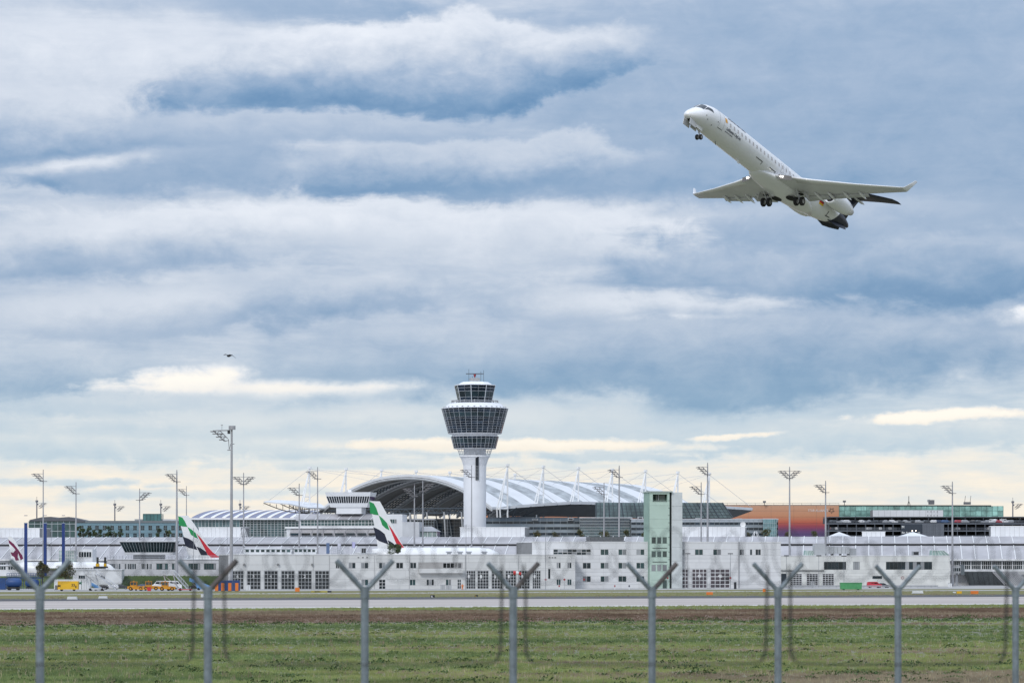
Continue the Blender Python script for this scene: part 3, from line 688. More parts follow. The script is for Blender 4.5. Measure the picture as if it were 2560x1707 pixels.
MB().box(xL, xR, 14.1, 40, 0, za - .25).build('wall', PW, pier)
MB().box(xL, xR, 26, 40, za - .25, zb - .1).build('ridge', PWW, pier)
MB().box(xL, xR, 13.6, 14.05, za - .75, za - .2).build('gutter', DARK, pier)
MB().box(xL, xR, 1.5, 14.05, 0, zc_ - .2).build('lower_wall', PWW, pier)
for k in range(N_):
    x = xL + k * step
    inst('roof_panel', up, pier, (x + .1, 0, 0), (step - .2, 1, 1)); inst('rib', rbu, pier, (x, 0, 0))
    inst('roof_panel', lo, pier, (x + .1, 0, 0), (step - .2, 1, 1)); inst('rib', rbl, pier, (x, 0, 0))
MB().box(xL, xR, -.3, -.02, zc_ - .45, zc_ - .05).build('eave', RIBM, pier)
for px in range(2350, 2600, 26):       # window band on the right-hand stretch
    a, b = fp.x(px, 1.45), fp.x(px + 24.5, 1.45); t = MB()
    wq = window(pier, a, b, 5.3, 8.2, 5, 2, .11, GL, RIBM, -.05, split=False); wq.location.y = 1.47
for px in list(range(-40, 300, 30)) + list(range(1890, 2350, 30)):
    a, b = fp.x(px, 1.45), fp.x(px + 25, 1.45); wq = window(pier, a, b, 5.0, 7.6, 4, 2, .12, GL, RIBM, -.05, split=False); wq.location.y = 1.47
MB().box(fp.x(2340), fp.x(2640), -2.5, 1.4, 3.6, 4.7).build('walkway', mat('walkway_concrete', (.42, .42, .42), .8), pier)
# dark glazed ground floor with slanted concrete on the far right
t = fp.thing('glazed_stair_house', 'dark leaning glazed wall beside ribbed concrete slope below the pier', 'building')
a, b = fp.x(2408, -8), fp.x(2478, -8)
MB().add([(a, -8, 4.6), (b + 4, -8, 4.6), (b + 5, -8, 0), (a + 2, -8, 0), (a, -3, 4.6), (b + 4, -3, 4.6), (b + 5, -3, 0), (a + 2, -3, 0)], [(0, 1, 2, 3), (4, 5, 6, 7), (0, 4, 5, 1), (0, 3, 7, 4), (1, 5, 6, 2)]).build('glazing', glass('dark_wall_glass', (.05, .06, .065), .2, .1), t, fix=True)
for k in range(6): MB().bar((a + 1.2 + k * 1.7, -8.06, 4.6), (a + 2.4 + k * 1.6, -8.06, 0), .07, 4).build('mullion', DARK, t)
q = MB(); RC = mat('ribbed_concrete', (.36, .36, .37), .8)
for k in range(14): q.bar((b + .5 + k * .62, -8.2, 4.5), (b + 4.5 + k * .62, -8.6, .2), .2, 4)
q.build('ribbed_slope', RC, t)
# ------------------------------------------------------------------ white plant rooms on the pier roof
RB = mat('block_white', (.70, .705, .72), .5, var=.03, rnd=.03)
def block(px0, px1, py0, label, y=30, depth=14, base=1342):
    t = fp.thing('rooftop_block', label, 'plant room', 'white plant rooms on the pier roof'); a, b = fp.x(px0, y), fp.x(px1, y); z1 = fp.z(py0, (px0 + px1) / 2, y)
    z0 = zb - .2; MB().box(a, b, y + .12, y + depth, z0, z1 - .15).build('wall', BACK, t); n = max(3, round((b - a) / 1.6))
    for k in range(n): piece('cladding_strip', RB, t, a + (b - a) * k / n + .025, a + (b - a) * (k + 1) / n - .025, y, y + .12, z0, z1 - .2)
    MB().box(a - .1, b + .1, y - .1, y + depth, z1 - .2, z1).build('parapet', RIBM, t)
block(-40, 99, 1319, 'white ribbed plant room beneath the gabled glass hall'); block(497, 602, 1317, 'white ribbed plant room below the striped curved roof')
block(1150, 1312, 1317, 'white ribbed plant room at the foot of the control tower'); block(1700, 1863, 1316, 'white ribbed plant room right beside the green stair tower')
block(2477, 2620, 1314, 'white ribbed plant room in front of the car park'); block(2155, 2213, 1328, 'small white plant room below the dark car park sign')
# ------------------------------------------------------------------ apron control building with the small flared tower
fa = Fr(715, 1040, -7)
ac = fa.thing('apron_control_building', 'white stepped building with window band carrying a small flared tower', 'building')
def za_(py, y=0): return fa.z(py, 820, y)
a, b = fa.x(716), fa.x(946)
MB().box(a, b, .1, 20, 0, za_(1318)).build('wall', PWW, ac)
MB().box(a + 3, b - 2, 8, 20, za_(1318), za_(1300)).build('upper_wall', PW, ac)
MB().box(a - .5, b + .5, -.6, 8.5, za_(1320), za_(1316.5)).build('ledge', RIBM, ac)
wq = window(ac, fa.x(752, 8), fa.x(938, 8), za_(1314, 8), za_(1299, 8), 22, 2, .1, GLT, RIBM, -.05, split=False); wq.location.y = 7.95
n = 8
for k in range(n):
    x0, x1 = a + 1 + (b - a - 1) * k / n, a + 1 + (b - a - 1) * (k + 1) / n
    MB().add([(x0 + .1, 7, za_(1298, 7)), (x1 - .1, 7, za_(1298, 7)), (x1 + .9, 13, za_(1284, 13)), (x0 + 1.1, 13, za_(1284, 13))], [(0, 1, 2, 3)]).build('roof_panel', ROOFG, ac)
    MB().bar((x0, 6.9, za_(1298, 7)), (x0 + 1, 13, za_(1283.5, 13)), .14, 4).build('rib', RIBM, ac)
    MB().add([(x0 + .1, -.6, za_(1338)), (x1 - .1, -.6, za_(1338)), (x1 + .6, .05, za_(1321)), (x0 + .8, .05, za_(1321))], [(0, 1, 2, 3)]).build('roof_panel', ROOFG, ac)
    MB().box(x0 + .6, x1 - .3, -.9, -.65, za_(1337), za_(1332)).build('window', GL, ac)
MB().box(a + 1, b, 13, 20, za_(1300), za_(1284, 13)).build('roof_wall', PW, ac)
# flared tower on it
ft = fa.thing('apron_tower', 'small white flared control cab with a dark slanted window band', 'tower')
TY = 9; cx = fa.x(872, TY); s_ = fa.d(872, TY) / F
def fz(py): return fa.z(py, 872, TY)
MB().box(cx - 32 * s_, cx + 32 * s_, TY, TY + 9, fz(1284), fz(1267)).build('stem', RB, ft)
def ring(w0, w1): return w0
def frus(name, m, hw0, z0, hw1, z1, dep=6.5, inset=0):
    d0, d1 = dep - (57 - hw0) * s_, dep - (57 - hw1) * s_; c = TY + 4.5
    return MB().add([(cx - hw0 * s_, c - d0, z0), (cx + hw0 * s_, c - d0, z0), (cx + hw0 * s_, c + d0, z0), (cx - hw0 * s_, c + d0, z0), (cx - hw1 * s_, c - d1, z1), (cx + hw1 * s_, c - d1, z1), (cx + hw1 * s_, c + d1, z1), (cx - hw1 * s_, c + d1, z1)],
                    [(0, 1, 5, 4), (1, 2, 6, 5), (2, 3, 7, 6), (3, 0, 4, 7), (4, 5, 6, 7), (3, 2, 1, 0)]).build(name, m, ft, fix=True)
frus('lower_skirt', RB, 46, fz(1267.5), 49.5, fz(1257)); frus('window_band', TG, 49.2, fz(1257), 54.6, fz(1240.5)); frus('upper_skirt', RB, 55, fz(1240.5), 58, fz(1230))
for k in range(-9, 10):
    u = k / 9.0; c = TY + 4.5
    MB().bar((cx + u * 49.8 * s_, c - 6.5 + 7 * s_, fz(1257)), (cx + u * 55.2 * s_, c - 6.5 + 1.6 * s_, fz(1240.5)), .1, 4).build('mullion', RIBM, ft)
MB().box(cx - 6 * s_, cx + 2 * s_, TY + 3, TY + 5, fz(1230), fz(1223)).build('roof_box', RIBM, ft)
# greenish glass pavilions at its feet
for (p0, p1, py0, lab) in ((713, 750, 1316, 'low pavilion with hipped grey roof left of the apron tower building'), (1000, 1092, 1315, 'low glazed pavilion with hipped grey roof left of the control tower')):
    t = fa.thing('roof_pavilion', lab, 'pavilion'); u0, u1 = fa.x(p0, 12), fa.x(p1, 12); z1, z0 = fa.z(py0 + 13, p0, 12), fa.z(1345, p0, 12); zt_ = fa.z(py0, p0, 12)
    MB().box(u0, u1, 12, 20, 0, z1).build('wall', glass('pavilion_glass', (.30, .38, .36), .15, .1), t)
    for k in range(9): MB().box(u0 + (u1 - u0) * k / 8 - .08, u0 + (u1 - u0) * k / 8 + .08, 11.9, 11.99, z0 - 2, z1).build('post', RIBM, t)
    MB().add([(u0 - .4, 11.5, z1), (u1 + .4, 11.5, z1), (u1 + .4, 20.5, z1), (u0 - .4, 20.5, z1), (u0 + 2.5, 15, zt_), (u1 - 2.5, 15, zt_), (u1 - 2.5, 17, zt_), (u0 + 2.5, 17, zt_)], [(0, 1, 5, 4), (1, 2, 6, 5), (2, 3, 7, 6), (3, 0, 4, 7), (4, 5, 6, 7), (3, 2, 1, 0)]).build('roof', mat('pavilion_roof', (.36, .37, .39), .7), t, fix=True)
# white roof building to the right of the tail (behind the fin)
t = fa.thing('link_building', 'white two step link building between the apron tower and the forum hall', 'building')
MB().box(fa.x(946, 9), fa.x(1006, 9), 9, 20, 0, fa.z(1285, 970, 9)).build('wall', RB, t)
window(t, fa.x(970, 9), fa.x(992, 9), fa.z(1308, 980, 9), fa.z(1297, 980, 9), 4, 1, .1, GLT).location.y = 8.95
MB().box(fa.x(1006, 9), fa.x(1048, 9), 9, 20, 0, fa.z(1304, 1020, 9)).build('side_wall', PW, t)
# ------------------------------------------------------------------ forum hall: vaulted membrane roof on cable masts
AL = radians(43); U_ = Vector((cos(AL), -sin(AL), 0)); V_ = Vector((sin(AL), cos(AL), 0))
LF = Vector((X(800, 1180), 1180, 0)); WV, LV = 98.2, 132.0
hall = thing('forum_hall', 'huge vaulted hall roof of white membrane bands and grey glazing hung from masts', 'building', (LF.x, LF.y, 0))
def VP(s, t, off=0.0):
    h = 29.3 + 13.6 * (1 - abs(2 * s - 1) ** 2.15)
    p = U_ * (WV * s) + V_ * (LV * t); return Vector((p.x, p.y, h + off - 1.2 * t))
MEMB = mat('roof_membrane', (.66, .67, .69), .5, var=.04, nscale=.1); HGL = glass('hall_glazing', (.52, .55, .57), .4, 0, alpha=.70); LAT = mat('lattice_steel', (.10, .12, .14), .5, .3); GRS = mat('rib_grey', (.42, .43, .44), .6)
nb = 6; ns = 28
SOFF = mat('membrane_shade_soffit', (.27, .265, .25), .8, var=.06, nscale=.1)  # darker grey puts the shade under the white membrane into the colour
def band(t0, t1, th, m, name, zo=0.0):
    q = MB()
    for i in range(ns + 1):
        s = i / ns; q.v += [VP(s, t0, zo), VP(s, t1, zo), VP(s, t1, zo - th), VP(s, t0, zo - th)]
    for i in range(ns):
        for e in range(4): q.f.append((4 * i + e, 4 * i + (e + 1) % 4, 4 * i + 4 + (e + 1) % 4, 4 * i + 4 + e))
    q.f += [(0, 1, 2, 3), (4 * ns, 4 * ns + 1, 4 * ns + 2, 4 * ns + 3)]
    return q.build(name, m, hall, smooth=False, fix=True)
for b_ in range(nb + 1):
    t0 = b_ / (nb + .5); t1 = (b_ + .5) / (nb + .5); o = band(t0, t1, 1.0, MEMB, 'membrane_band'); band(t0 + .004, t1 - .004, .15, SOFF, 'shade_soffit', -1.02)
    q = MB()
    for t in (t0 + .002, t1 - .002): q.tube([VP(i / 16, t, -1.6) for i in range(17)], .45, 6)
    q.build('arch_rib', GRS, hall)
    if b_ < nb:
        t2 = (b_ + 1) / (nb + .5); band(t1, t2, .12, HGL, 'glazing_band'); q = MB()
        for i in range(1, 52): q.bar(VP(i / 52, t1, -.3), VP(i / 52, t2, -.3), .2, 4)
        for k in (.17, .33, .5, .67, .83): q.tube([VP(i / 16, t1 + (t2 - t1) * k, -.5) for i in range(17)], .2, 4)
        q.build('purlin_lattice', LAT, hall)
# side canopies
def canopy(pts, m=MEMB, th=.7, name='canopy'):
    n = len(pts); q = MB(); q.add([tuple(p) for p in pts] + [(p[0], p[1], p[2] - th) for p in pts], [tuple(range(n)), tuple(range(2 * n - 1, n - 1, -1))] + [(k, n + k, n + (k + 1) % n, (k + 1) % n) for k in range(n)])
    return q.build(name, m, hall, fix=True)
def OP(out, t, z): p = U_ * (WV + out) + V_ * (LV * t); return Vector((p.x, p.y, z))
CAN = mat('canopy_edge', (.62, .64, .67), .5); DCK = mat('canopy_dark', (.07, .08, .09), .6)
q = MB(); nn = 24       # near canopy: a thin rim curving up from the first mast, then running straight to a tip
rim = [OP(1 + 11 * min(1, (i / nn) / .22) ** .6, .02 + 1.11 * i / nn, 29.2 + 2.6 * min(1, (i / nn) / .22) ** .7 - (1.0 * max(0, i / nn - .75) / .25)) for i in range(nn + 1)]
inn = [OP(0, .02 + (.98 * min(1.0, i / nn * 1.12)), 29.0) for i in range(nn + 1)]
for a_, b_ in zip(rim, inn): q.v += [tuple(a_), tuple(b_), (b_.x, b_.y, b_.z - .5), (a_.x, a_.y, a_.z - 1.1)]
for i in range(nn):
    for e in range(4): q.f.append((4 * i + e, 4 * i + (e + 1) % 4, 4 * i + 4 + (e + 1) % 4, 4 * i + 4 + e))
q.f += [(0, 1, 2, 3), (4 * nn, 4 * nn + 1, 4 * nn + 2, 4 * nn + 3)]
q.build('near_canopy', CAN, hall, fix=True)
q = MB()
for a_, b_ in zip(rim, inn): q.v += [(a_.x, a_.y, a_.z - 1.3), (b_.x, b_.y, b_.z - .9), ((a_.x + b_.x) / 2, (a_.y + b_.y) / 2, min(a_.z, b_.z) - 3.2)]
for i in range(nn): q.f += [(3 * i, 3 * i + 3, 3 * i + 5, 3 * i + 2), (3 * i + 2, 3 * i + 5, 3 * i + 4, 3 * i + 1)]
q.build('canopy_shade_soffit', DCK, hall)  # dark sheet added so the canopy's underside is shaded by colour
q = MB()
for i in range(nn):
    a_, b_ = rim[i], inn[i]; lo_ = (a_ + b_) / 2 - Vector((0, 0, 4.2)); lo2 = (rim[i + 1] + inn[i + 1]) / 2 - Vector((0, 0, 4.2))
    q.bar(a_ - Vector((0, 0, .9)), lo_, .16, 4); q.bar(lo_, b_ - Vector((0, 0, 1.5)), .16, 4); q.bar(lo_, lo2, .22, 4); q.bar(lo_, rim[i + 1] - Vector((0, 0, .9)), .13, 4)
q.build('canopy_truss', LAT, hall)
# left wing canopy with fish-belly trusses
def LP(px, py, d): return Vector((X(px, d) - LF.x, d - LF.y, Z(py, d)))
tip = LP(659, 1252.5, 1165); r1 = LP(690, 1249, 1175); r2 = LP(735, 1251, 1185); r3 = LP(800, 1258, 1188); r4 = LP(818, 1270, 1180); r5 = LP(770, 1268, 1165); r6 = LP(720, 1258, 1160)
canopy([tip, r6, r5, r4, r3, r2, r1], MEMB, .5, 'wing_canopy')
for e, (a_, b_) in enumerate(((tip, r4), (r6 + Vector((0, 6, 0)), r4), (r1, r3))):
    q = MB(); P0 = []
    for k in range(11):
        t = k / 10; p = a_.lerp(b_, t); p.z -= .6; lo_ = p - Vector((0, 0, 2.6 * sin(pi * t) + .1)); P0.append(lo_); 
        if 0 < k < 10: q.bar(p, lo_, .12, 4)
    q.tube(P0, .17, 5); q.build('fish_belly_truss', mat('truss_dark', (.07, .06, .055), .6), hall)
canopy([LP(740, 1252, 1200), LP(800, 1258, 1195), LP(803, 1268, 1195), LP(765, 1266, 1200)], mat('wing_glass', (.32, .40, .46), .3), .2, 'wing_glazing')
# masts
def mast_pair(t, out, sgn, ztop, i):
    q = MB(); base = U_ * (WV + out if sgn > 0 else -out) + V_ * (LV * t); top = Vector((base.x, base.y, ztop))
    q.bar((base.x, base.y, 0), top, .34, 8)
    lean = -V_ * 5.2 * 1.0; knee = Vector((base.x + lean.x, base.y + lean.y, 28.5))
    for w_ in (-.5, .5): q.bar(knee + U_ * w_ * 1.6, top, .27, 6, .2)
    foot = Vector((knee.x + V_.x * 1.8, knee.y + V_.y * 1.8, 0))
    for w_ in (-.5, .5): q.bar(knee + U_ * w_ * 1.6, foot + U_ * w_ * 2.2, .28, 6)
    for f in (.35, .68): a_ = Vector((base.x, base.y, 28.5 + (ztop - 28.5) * f)); b_ = knee.lerp(top, f); q.bar(a_, b_, .2, 5)
    q.bar(knee, (base.x, base.y, 28.5), .4, 6)
    q.bar(top, top + Vector((0, 0, .9)), .75, 6)
    q.build('cable_mast', RIBM, hall)
    c = MB()
    cr = VP(.62 if sgn > 0 else .38, t, .3); c.bar(top, cr, .06, 4)
    c.bar(top, VP(.75 if sgn > 0 else .25, min(1, t + .12), .3), .06, 4)
    tipp = OP(11, min(1.13, t + .16), 31.2) if sgn > 0 else top + Vector((-19, -3, -15)); c.bar(top, tipp, .08, 4)
    c.build('stay_cable', mat('cable_grey', (.55, .55, .56), .5), hall)
for i in range(7): mast_pair(.035 + i * .158, 4.0, 1, 45.2 - .1 * i, i)
for i in range(7): mast_pair(-.02 + i * .158, 3.5, -1, 46.3, i)
# inside: columns, a dark glazed block and roof edge truss seen through the open end
q = MB(); n = 9
for k in range(n + 1):
    s = .06 + .88 * k / n; p = VP(s, .0, -2); top_z = 29 if s > .9 or s < .1 else 31.0
    f = U_ * (WV * s) + V_ * 1; q.bar((f.x, f.y, 0), (f.x - 1.5, f.y, 27.6), .32, 6)
q2 = MB(); pa = U_ * 2 + V_ * 1; pb = U_ * (WV - 1) + V_ * 1
for zz in (27.2, 29.0): q2.bar((pa.x, pa.y, zz), (pb.x, pb.y, zz), .3, 4)
for k in range(40):
    a_ = pa.lerp(pb, k / 40); b_ = pa.lerp(pb, (k + 1) / 40); q2.bar((a_.x, a_.y, 27.2 if k % 2 else 29), (b_.x, b_.y, 29 if k % 2 else 27.2), .16, 4)
q.build('gable_column', GRS, hall); q2.build('gable_truss', LAT, hall)
q = MB()
for k in range(14):
    a_ = pa.lerp(pb, k / 13); q.bar((a_.x, a_.y + 22, 14), (a_.x - 2, a_.y + 30, 28.5), .22, 5)
q.build('raking_column', LAT, hall)
# ------------------------------------------------------------------ buildings under and beside the hall
NAVYG = glass('navy_glass', (.015, .032, .05), .08, .35); TEALG = glass('teal_glass', (.05, .10, .11), .1, .35)
def grid_block(px0, px1, py0, py1, d, deg, name, label, cols, rows, gm_, frame=None, mw=.14, depth=20, bands=None, roofm=None, slant=0):
    f = Fr(px0, d, deg); t = f.thing(name, label, 'building'); a, b = 0, f.x(px1); z1 = f.z(py0); z0 = max(0, f.z(py1))
    MB().box(a, b, .12, depth, 0, z1 - .3).build('wall', mat('glass_block_core', (.03, .04, .045), .8), t)
    MB().box(a - .15, b + .15, -.15, depth, z1 - .3, z1).build('roof', roofm or PW, t)
    q = MB(); fmm = frame or mat('mullion_grey', (.30, .34, .36), .5)
    for i in range(cols):
        for j in range(rows):
            u0, u1 = a + (b - a) * i / cols, a + (b - a) * (i + 1) / cols; w0, w1 = z0 + (z1 - .3 - z0) * j / rows, z0 + (z1 - .3 - z0) * (j + 1) / rows
            mm = gm_
            if bands and j in bands: mm = bands[j]
            piece('pane', mm, t, u0 + .03, u1 - .03, 0, .12, w0 + .03, w1 - .03)
    for i in range(cols + 1): u = a + (b - a) * i / cols; q.box(u - mw / 2, u + mw / 2, -.1, -.005, z0, z1 - .3)
    for j in range(1, rows): w_ = z0 + (z1 - .3 - z0) * j / rows; q.box(a, b, -.08, -.004, w_ - mw / 2, w_ + mw / 2)
    q.build('mullion', fmm, t); return t, f
GRB = mat('band_grey', (.26, .30, .33), .5, rnd=.05)
bandset = {1: GRB, 3: GRB, 5: GRB}
grid_block(1215, 1452, 1293, 1345, 1075, 0, 'forum_wing', 'dark navy banded wing beneath the near edge of the forum roof', 14, 7, NAVYG, bands={0: GRB, 2: GRB, 4: GRB, 6: mat('band_slate', (.12, .15, .18), .5)}, mw=.1, roofm=mat('slate_roof', (.12, .14, .16), .7))
grid_block(1450, 1580, 1292.5, 1345, 1070, 0, 'forum_glass_front', 'teal glazed front with fine white grid under the forum roof', 26, 7, TEALG, frame=mat('mullion_light', (.50, .54, .55), .5), mw=.12, bands={5: NAVYG, 4: NAVYG, 6: NAVYG})
grid_block(1578, 1945, 1296, 1345, 1060, 0, 'airport_office', 'grey banded office behind the green tower with teal glass end', 30, 7, NAVYG, bands={6: mat('band_light', (.40, .44, .48), .5), 4: GRB, 2: GRB, 0: GRB}, mw=.08)
t, f = grid_block(1908, 1941, 1295.5, 1345, 1058, 0, 'glazed_corner', 'turquoise glazed corner bay at the end of the banded office', 7, 5, glass('turquoise_glass', (.16, .30, .32), .1, .3), frame=mat('mullion_turq', (.35, .45, .46), .5))
# glass hall leaning out below the canopy
f = Fr(1490, 1092, 0); t = f.thing('departure_hall', 'grey glazed hall with leaning end wall below the long canopy', 'building'); a, b = 0, f.x(1806); z0, z1 = f.z(1294), f.z(1256); b2 = f.x(1832)
MB().add([(a, 0, z0), (b2, 0, z0), (b, 0, z1), (a, 0, z1), (a, 12, z0), (b2, 12, z0), (b, 12, z1), (a, 12, z1)], [(0, 1, 2, 3), (4, 5, 6, 7), (1, 5, 6, 2), (3, 2, 6, 7), (0, 4, 7, 3)]).build('glazing', glass('hall_front_glass', (.12, .17, .18), .15, .1), t, fix=True)
q = MB()
for k in range(31): u = k / 30; q.bar((a + (b2 - a) * u, -.1, z0), (a + (b - a) * u, -.1, z1), .09 if k % 3 else .22, 4)
for k in range(1, 5): zz = z0 + (z1 - z0) * k / 5; q.box(a, b2 - (b2 - b) * k / 5, -.16, -.06, zz - .06, zz + .06)
q.build('mullion', LAT, t)
for (p0, p1, hh) in ((1595, 1608, 9), (1740, 1756, 6), (1842, 1856, 5), (1420, 1434, 6), (1330, 1345, 4)):
    tt = f.thing('roof_unit', {1595: 'grey roof unit on the banded office left of the green tower', 1740: 'grey roof unit on the banded office behind two light masts', 1842: 'grey roof unit near the tip of the long canopy', 1420: 'twin steel flue on the navy wing roof', 1330: 'low grey roof unit on the navy wing'}[p0], 'roof plant')
    u0, u1 = f.x(p0, -20), f.x(p1, -20); zz = f.z(1296, p0, -20) - .6; MB().box(u0, u1, -18, -15, zz, zz + hh * .15).build('casing', DUCT, tt); MB().box(u0 + .3, u1 - .3, -18.05, -18, zz + .2, zz + hh * .15 - .2).build('grille', DARK, tt)
fd_ = Fr(868, 1165, 0)
grid_block(868, 1165, 1296, 1345, 1172, 0, 'hall_inner_block', 'dark navy glazed block inside the open end of the forum hall', 20, 6, NAVYG, mw=.1)
t, f = grid_block(1030, 1085, 1297, 1345, 1100, 0, 'hall_lobby', 'dark glazed lobby block in the mouth of the forum hall', 8, 7, glass('black_glass', (.012, .018, .022), .1, .3), mw=.1)
# ------------------------------------------------------------------ striped curved terminal roof on the left
f = Fr(478, 1230, 0); t2 = f.thing('striped_roof_terminal', 'glass terminal with a curved roof of violet and white stripes', 'building')
x0, x1 = f.x(478), f.x(790); z0 = f.z(1294); zt_ = f.z(1271)
VIO = mat('solar_violet', (.16, .17, .27), .35, var=.08, nscale=1.2); WST = mat('stripe_white', (.78, .79, .82), .5)
def rp(u, y): # arched roof running back: front edge at z0, crest at y = 34
    t = y / 34.0; return z0 + (zt_ - z0) * sin(t * pi / 2)
nst = 11; w_ = (x1 - x0) / nst
for k in range(nst):
    for (c0, c1, m_, nm, lift) in ((0, .70, VIO, 'solar_stripe', 0), (.70, 1.0, WST, 'roof_stripe', .18)):
        q = MB(); n = 10
        for i in range(n + 1):
            y = 34 * i / n; sh_ = 9.0 * (i / n) ** 1.3; wid = (c1 - c0)
            q.v += [(x0 + (k + c0) * w_ + sh_ * 1.0, y, rp(0, y) + lift), (x0 + (k + c1) * w_ + sh_, y, rp(0, y) + lift)]
        for i in range(n): q.f.append((2 * i, 2 * i + 1, 2 * i + 3, 2 * i + 2))
        q.build(nm, m_, t2)
MB().box(x0 - 1, x1, -1.5, 0, z0 - .8, z0 - .05).build('eave', WST, t2)
MB().box(x0 + 3, x1 + 8, 20, 60, 0, z0).build('wall', mat('terminal_core', (.1, .12, .13), .8), t2)
g_cols = 36; zz0, zz1 = f.z(1345), z0 - .8; q = MB()
for i in range(g_cols):
    for j in range(4):
        piece('pane', TEALG if i > 13 else glass('hotel_glass', (.16, .25, .27), .15, .2), t2, x0 + (x1 - x0) * i / g_cols + .05, x0 + (x1 - x0) * (i + 1) / g_cols - .05, .2, .4, zz0 + (zz1 - zz0) * j / 4 + .05, zz0 + (zz1 - zz0) * (j + 1) / 4 - .05)
for i in range(g_cols + 1): u = x0 + (x1 - x0) * i / g_cols; q.box(u - .09, u + .09, .05, .19, zz0, zz1)
for j in range(9): w2 = zz0 + (zz1 - zz0) * j / 8; q.box(x0 + (x1 - x0) * .4, x1, .0, .04, w2 - .06, w2 + .06)
q.build('mullion', mat('mullion_white', (.55, .58, .6), .5), t2); MB().box(x0, x1, .4, 20, 0, zz1).build('core', MATS['glass_block_core'], t2)
# ------------------------------------------------------------------ hotel
f = Fr(72, 1280, 0); ho = f.thing('airport_hotel', 'long teal panelled hotel with rows of square windows behind trees', 'building')
HT = mat('hotel_panel', (.17, .28, .33), .45, rnd=.05, var=.05); HD = mat('hotel_dark', (.05, .09, .09), .4)
x0, x1, xm = f.x(72), f.x(640), f.x(188); z1, z0 = f.z(1306), f.z(1345)
MB().box(xm, x1, .12, 22, 0, z1 - .1).build('wall', MATS['glass_block_core'], ho)
cols = [c for c in range(200, 640, 19)]; op = []
r1_, r2_ = (f.z(1325), f.z(1313)), (f.z(1343), f.z(1332))
for c in cols:
    for (w0, w1) in (r1_, r2_):
        a, b = f.x(c), f.x(c + 9); op.append((a, b, w0, w1)); window(ho, a, b, w0, w1, 2, 2, .12, GL, mat('hotel_frame', (.30, .40, .43), .5), .06, split=False)
for zlo, zhi in zip([0, z0, r2_[0], r2_[1], r1_[0], r1_[1]], [z0, r2_[0], r2_[1], r1_[0], r1_[1], z1 - .1]):
    cuts = sorted((o[0], o[1]) for o in op if o[2] < zhi - .05 and o[3] > zlo + .05); cc = xm
    for u, v in cuts + [(x1, x1)]:
        if u > cc + .05: piece('facade_panel', HT, ho, cc + .02, u - .02, 0, .12, zlo + .02, zhi - .02)
        cc = max(cc, v)
MB().box(xm, x1, -.2, 22, z1 - .1, z1 + .9).build('roof', mat('hotel_roof', (.16, .18, .19), .7), ho)
# glazed gable end hall with double humped roof
gh = MB(); zr = f.z(1302); 
MB().box(x0, xm, 0, 22, 0, zr).build('atrium', glass('atrium_glass', (.05, .10, .10), .12, .1), ho)
for k in range(9): u = x0 + (xm - x0) * k / 8; MB().box(u - .12, u + .12, -.12, -.01, 0, zr).build('atrium_mullion', mat('mullion_grey', (.30, .34, .36), .5), ho)
for zz in (f.z(1309), f.z(1327)): MB().box(x0, xm, -.14, -.015, zz - .1, zz + .1).build('atrium_beam', MATS['mullion_light'], ho)
poly = [(74, 1302), (74, 1299), (106, 1292), (128, 1291), (145, 1295), (150, 1293), (172, 1291.5), (212, 1300.5), (212, 1304), (188, 1304), (188, 1302)]
MB().prism([(f.x(a), f.z(b)) for a, b in poly], -.5, 22).build('atrium_roof', mat('atrium_roof', (.10, .105, .12), .6), ho, fix=True)
# roof pieces on the hotel
MB().box(f.x(357), f.x(403), 1, 9, z1, f.z(1283.5)).build('roof_glass_cube', glass('cube_glass', (.06, .16, .16), .12, .1), ho)
for k in range(6): u = f.x(357 + k * 9); MB().box(u - .08, u + .08, .9, .99, z1 + .9, f.z(1284)).build('cube_mullion', HD, ho)
MB().box(f.x(403), f.x(470), 2, 10, z1, f.z(1297)).build('roof_house', PW, ho); MB().box(f.x(335), f.x(357), 2, 8, z1, f.z(1297)).build('roof_house', mat('roof_house_grey', (.30, .32, .33), .7), ho)
for (u0, u1, py) in ((255, 275, 1303), (290, 312, 1302), (440, 470, 1303)): MB().box(f.x(u0), f.x(u1), 3, 5, z1 + .9, f.z(py)).build('roof_rail', STEEL, ho)
sign_text('Hilton', 2.6, mat('sign_dark', (.02, .03, .03), .5), ho, (f.x(519), 1.2, f.z(1307)), mirror=True, bold=True)
# ------------------------------------------------------------------ orange hangar and green glass building, car park
def orange_mat():
    mt = mat('hangar_print', (.5, .2, .08), .55, rnd=.04); nt = mt.node_tree; N = nt.nodes; L = nt.links
    g = N.new('ShaderNodeNewGeometry'); sp = N.new('ShaderNodeSeparateXYZ'); L.new(g.outputs['Position'], sp.inputs[0]); mr = N.new('ShaderNodeMapRange'); L.new(sp.outputs[2], mr.inputs[0])
    mr.inputs[1].default_value = Z(1335, 1400); mr.inputs[2].default_value = Z(1262, 1400); r = N.new('ShaderNodeValToRGB'); e = r.color_ramp.elements
    st = [(0, (.10, .06, .16)), (.12, (.14, .05, .14)), (.28, (.30, .05, .07)), (.42, (.46, .11, .06)), (.62, (.52, .23, .12)), (1, (.53, .30, .19))]
    while len(e) < len(st): e.new(.5)
    for q, (p, c) in zip(e, st): q.position = p; q.color = c + (1,)
    L.new(mr.outputs[0], r.inputs[0]); b = N['Principled BSDF']
    for l in list(b.inputs['Base Color'].links): L.remove(l)
    L.new(r.outputs[0], b.inputs['Base Color']); return mt
ORN = orange_mat()
f = Fr(1190, 1400, 0); hg = f.thing('maintenance_hangar', 'long hangar printed orange fading to purple at the foot', 'building')
x0, x1 = f.x(1190), f.x(2098); z1 = f.z(1262); MB().box(x0, x1, .1, 60, 0, z1 - .1).build('wall', BACK, hg)
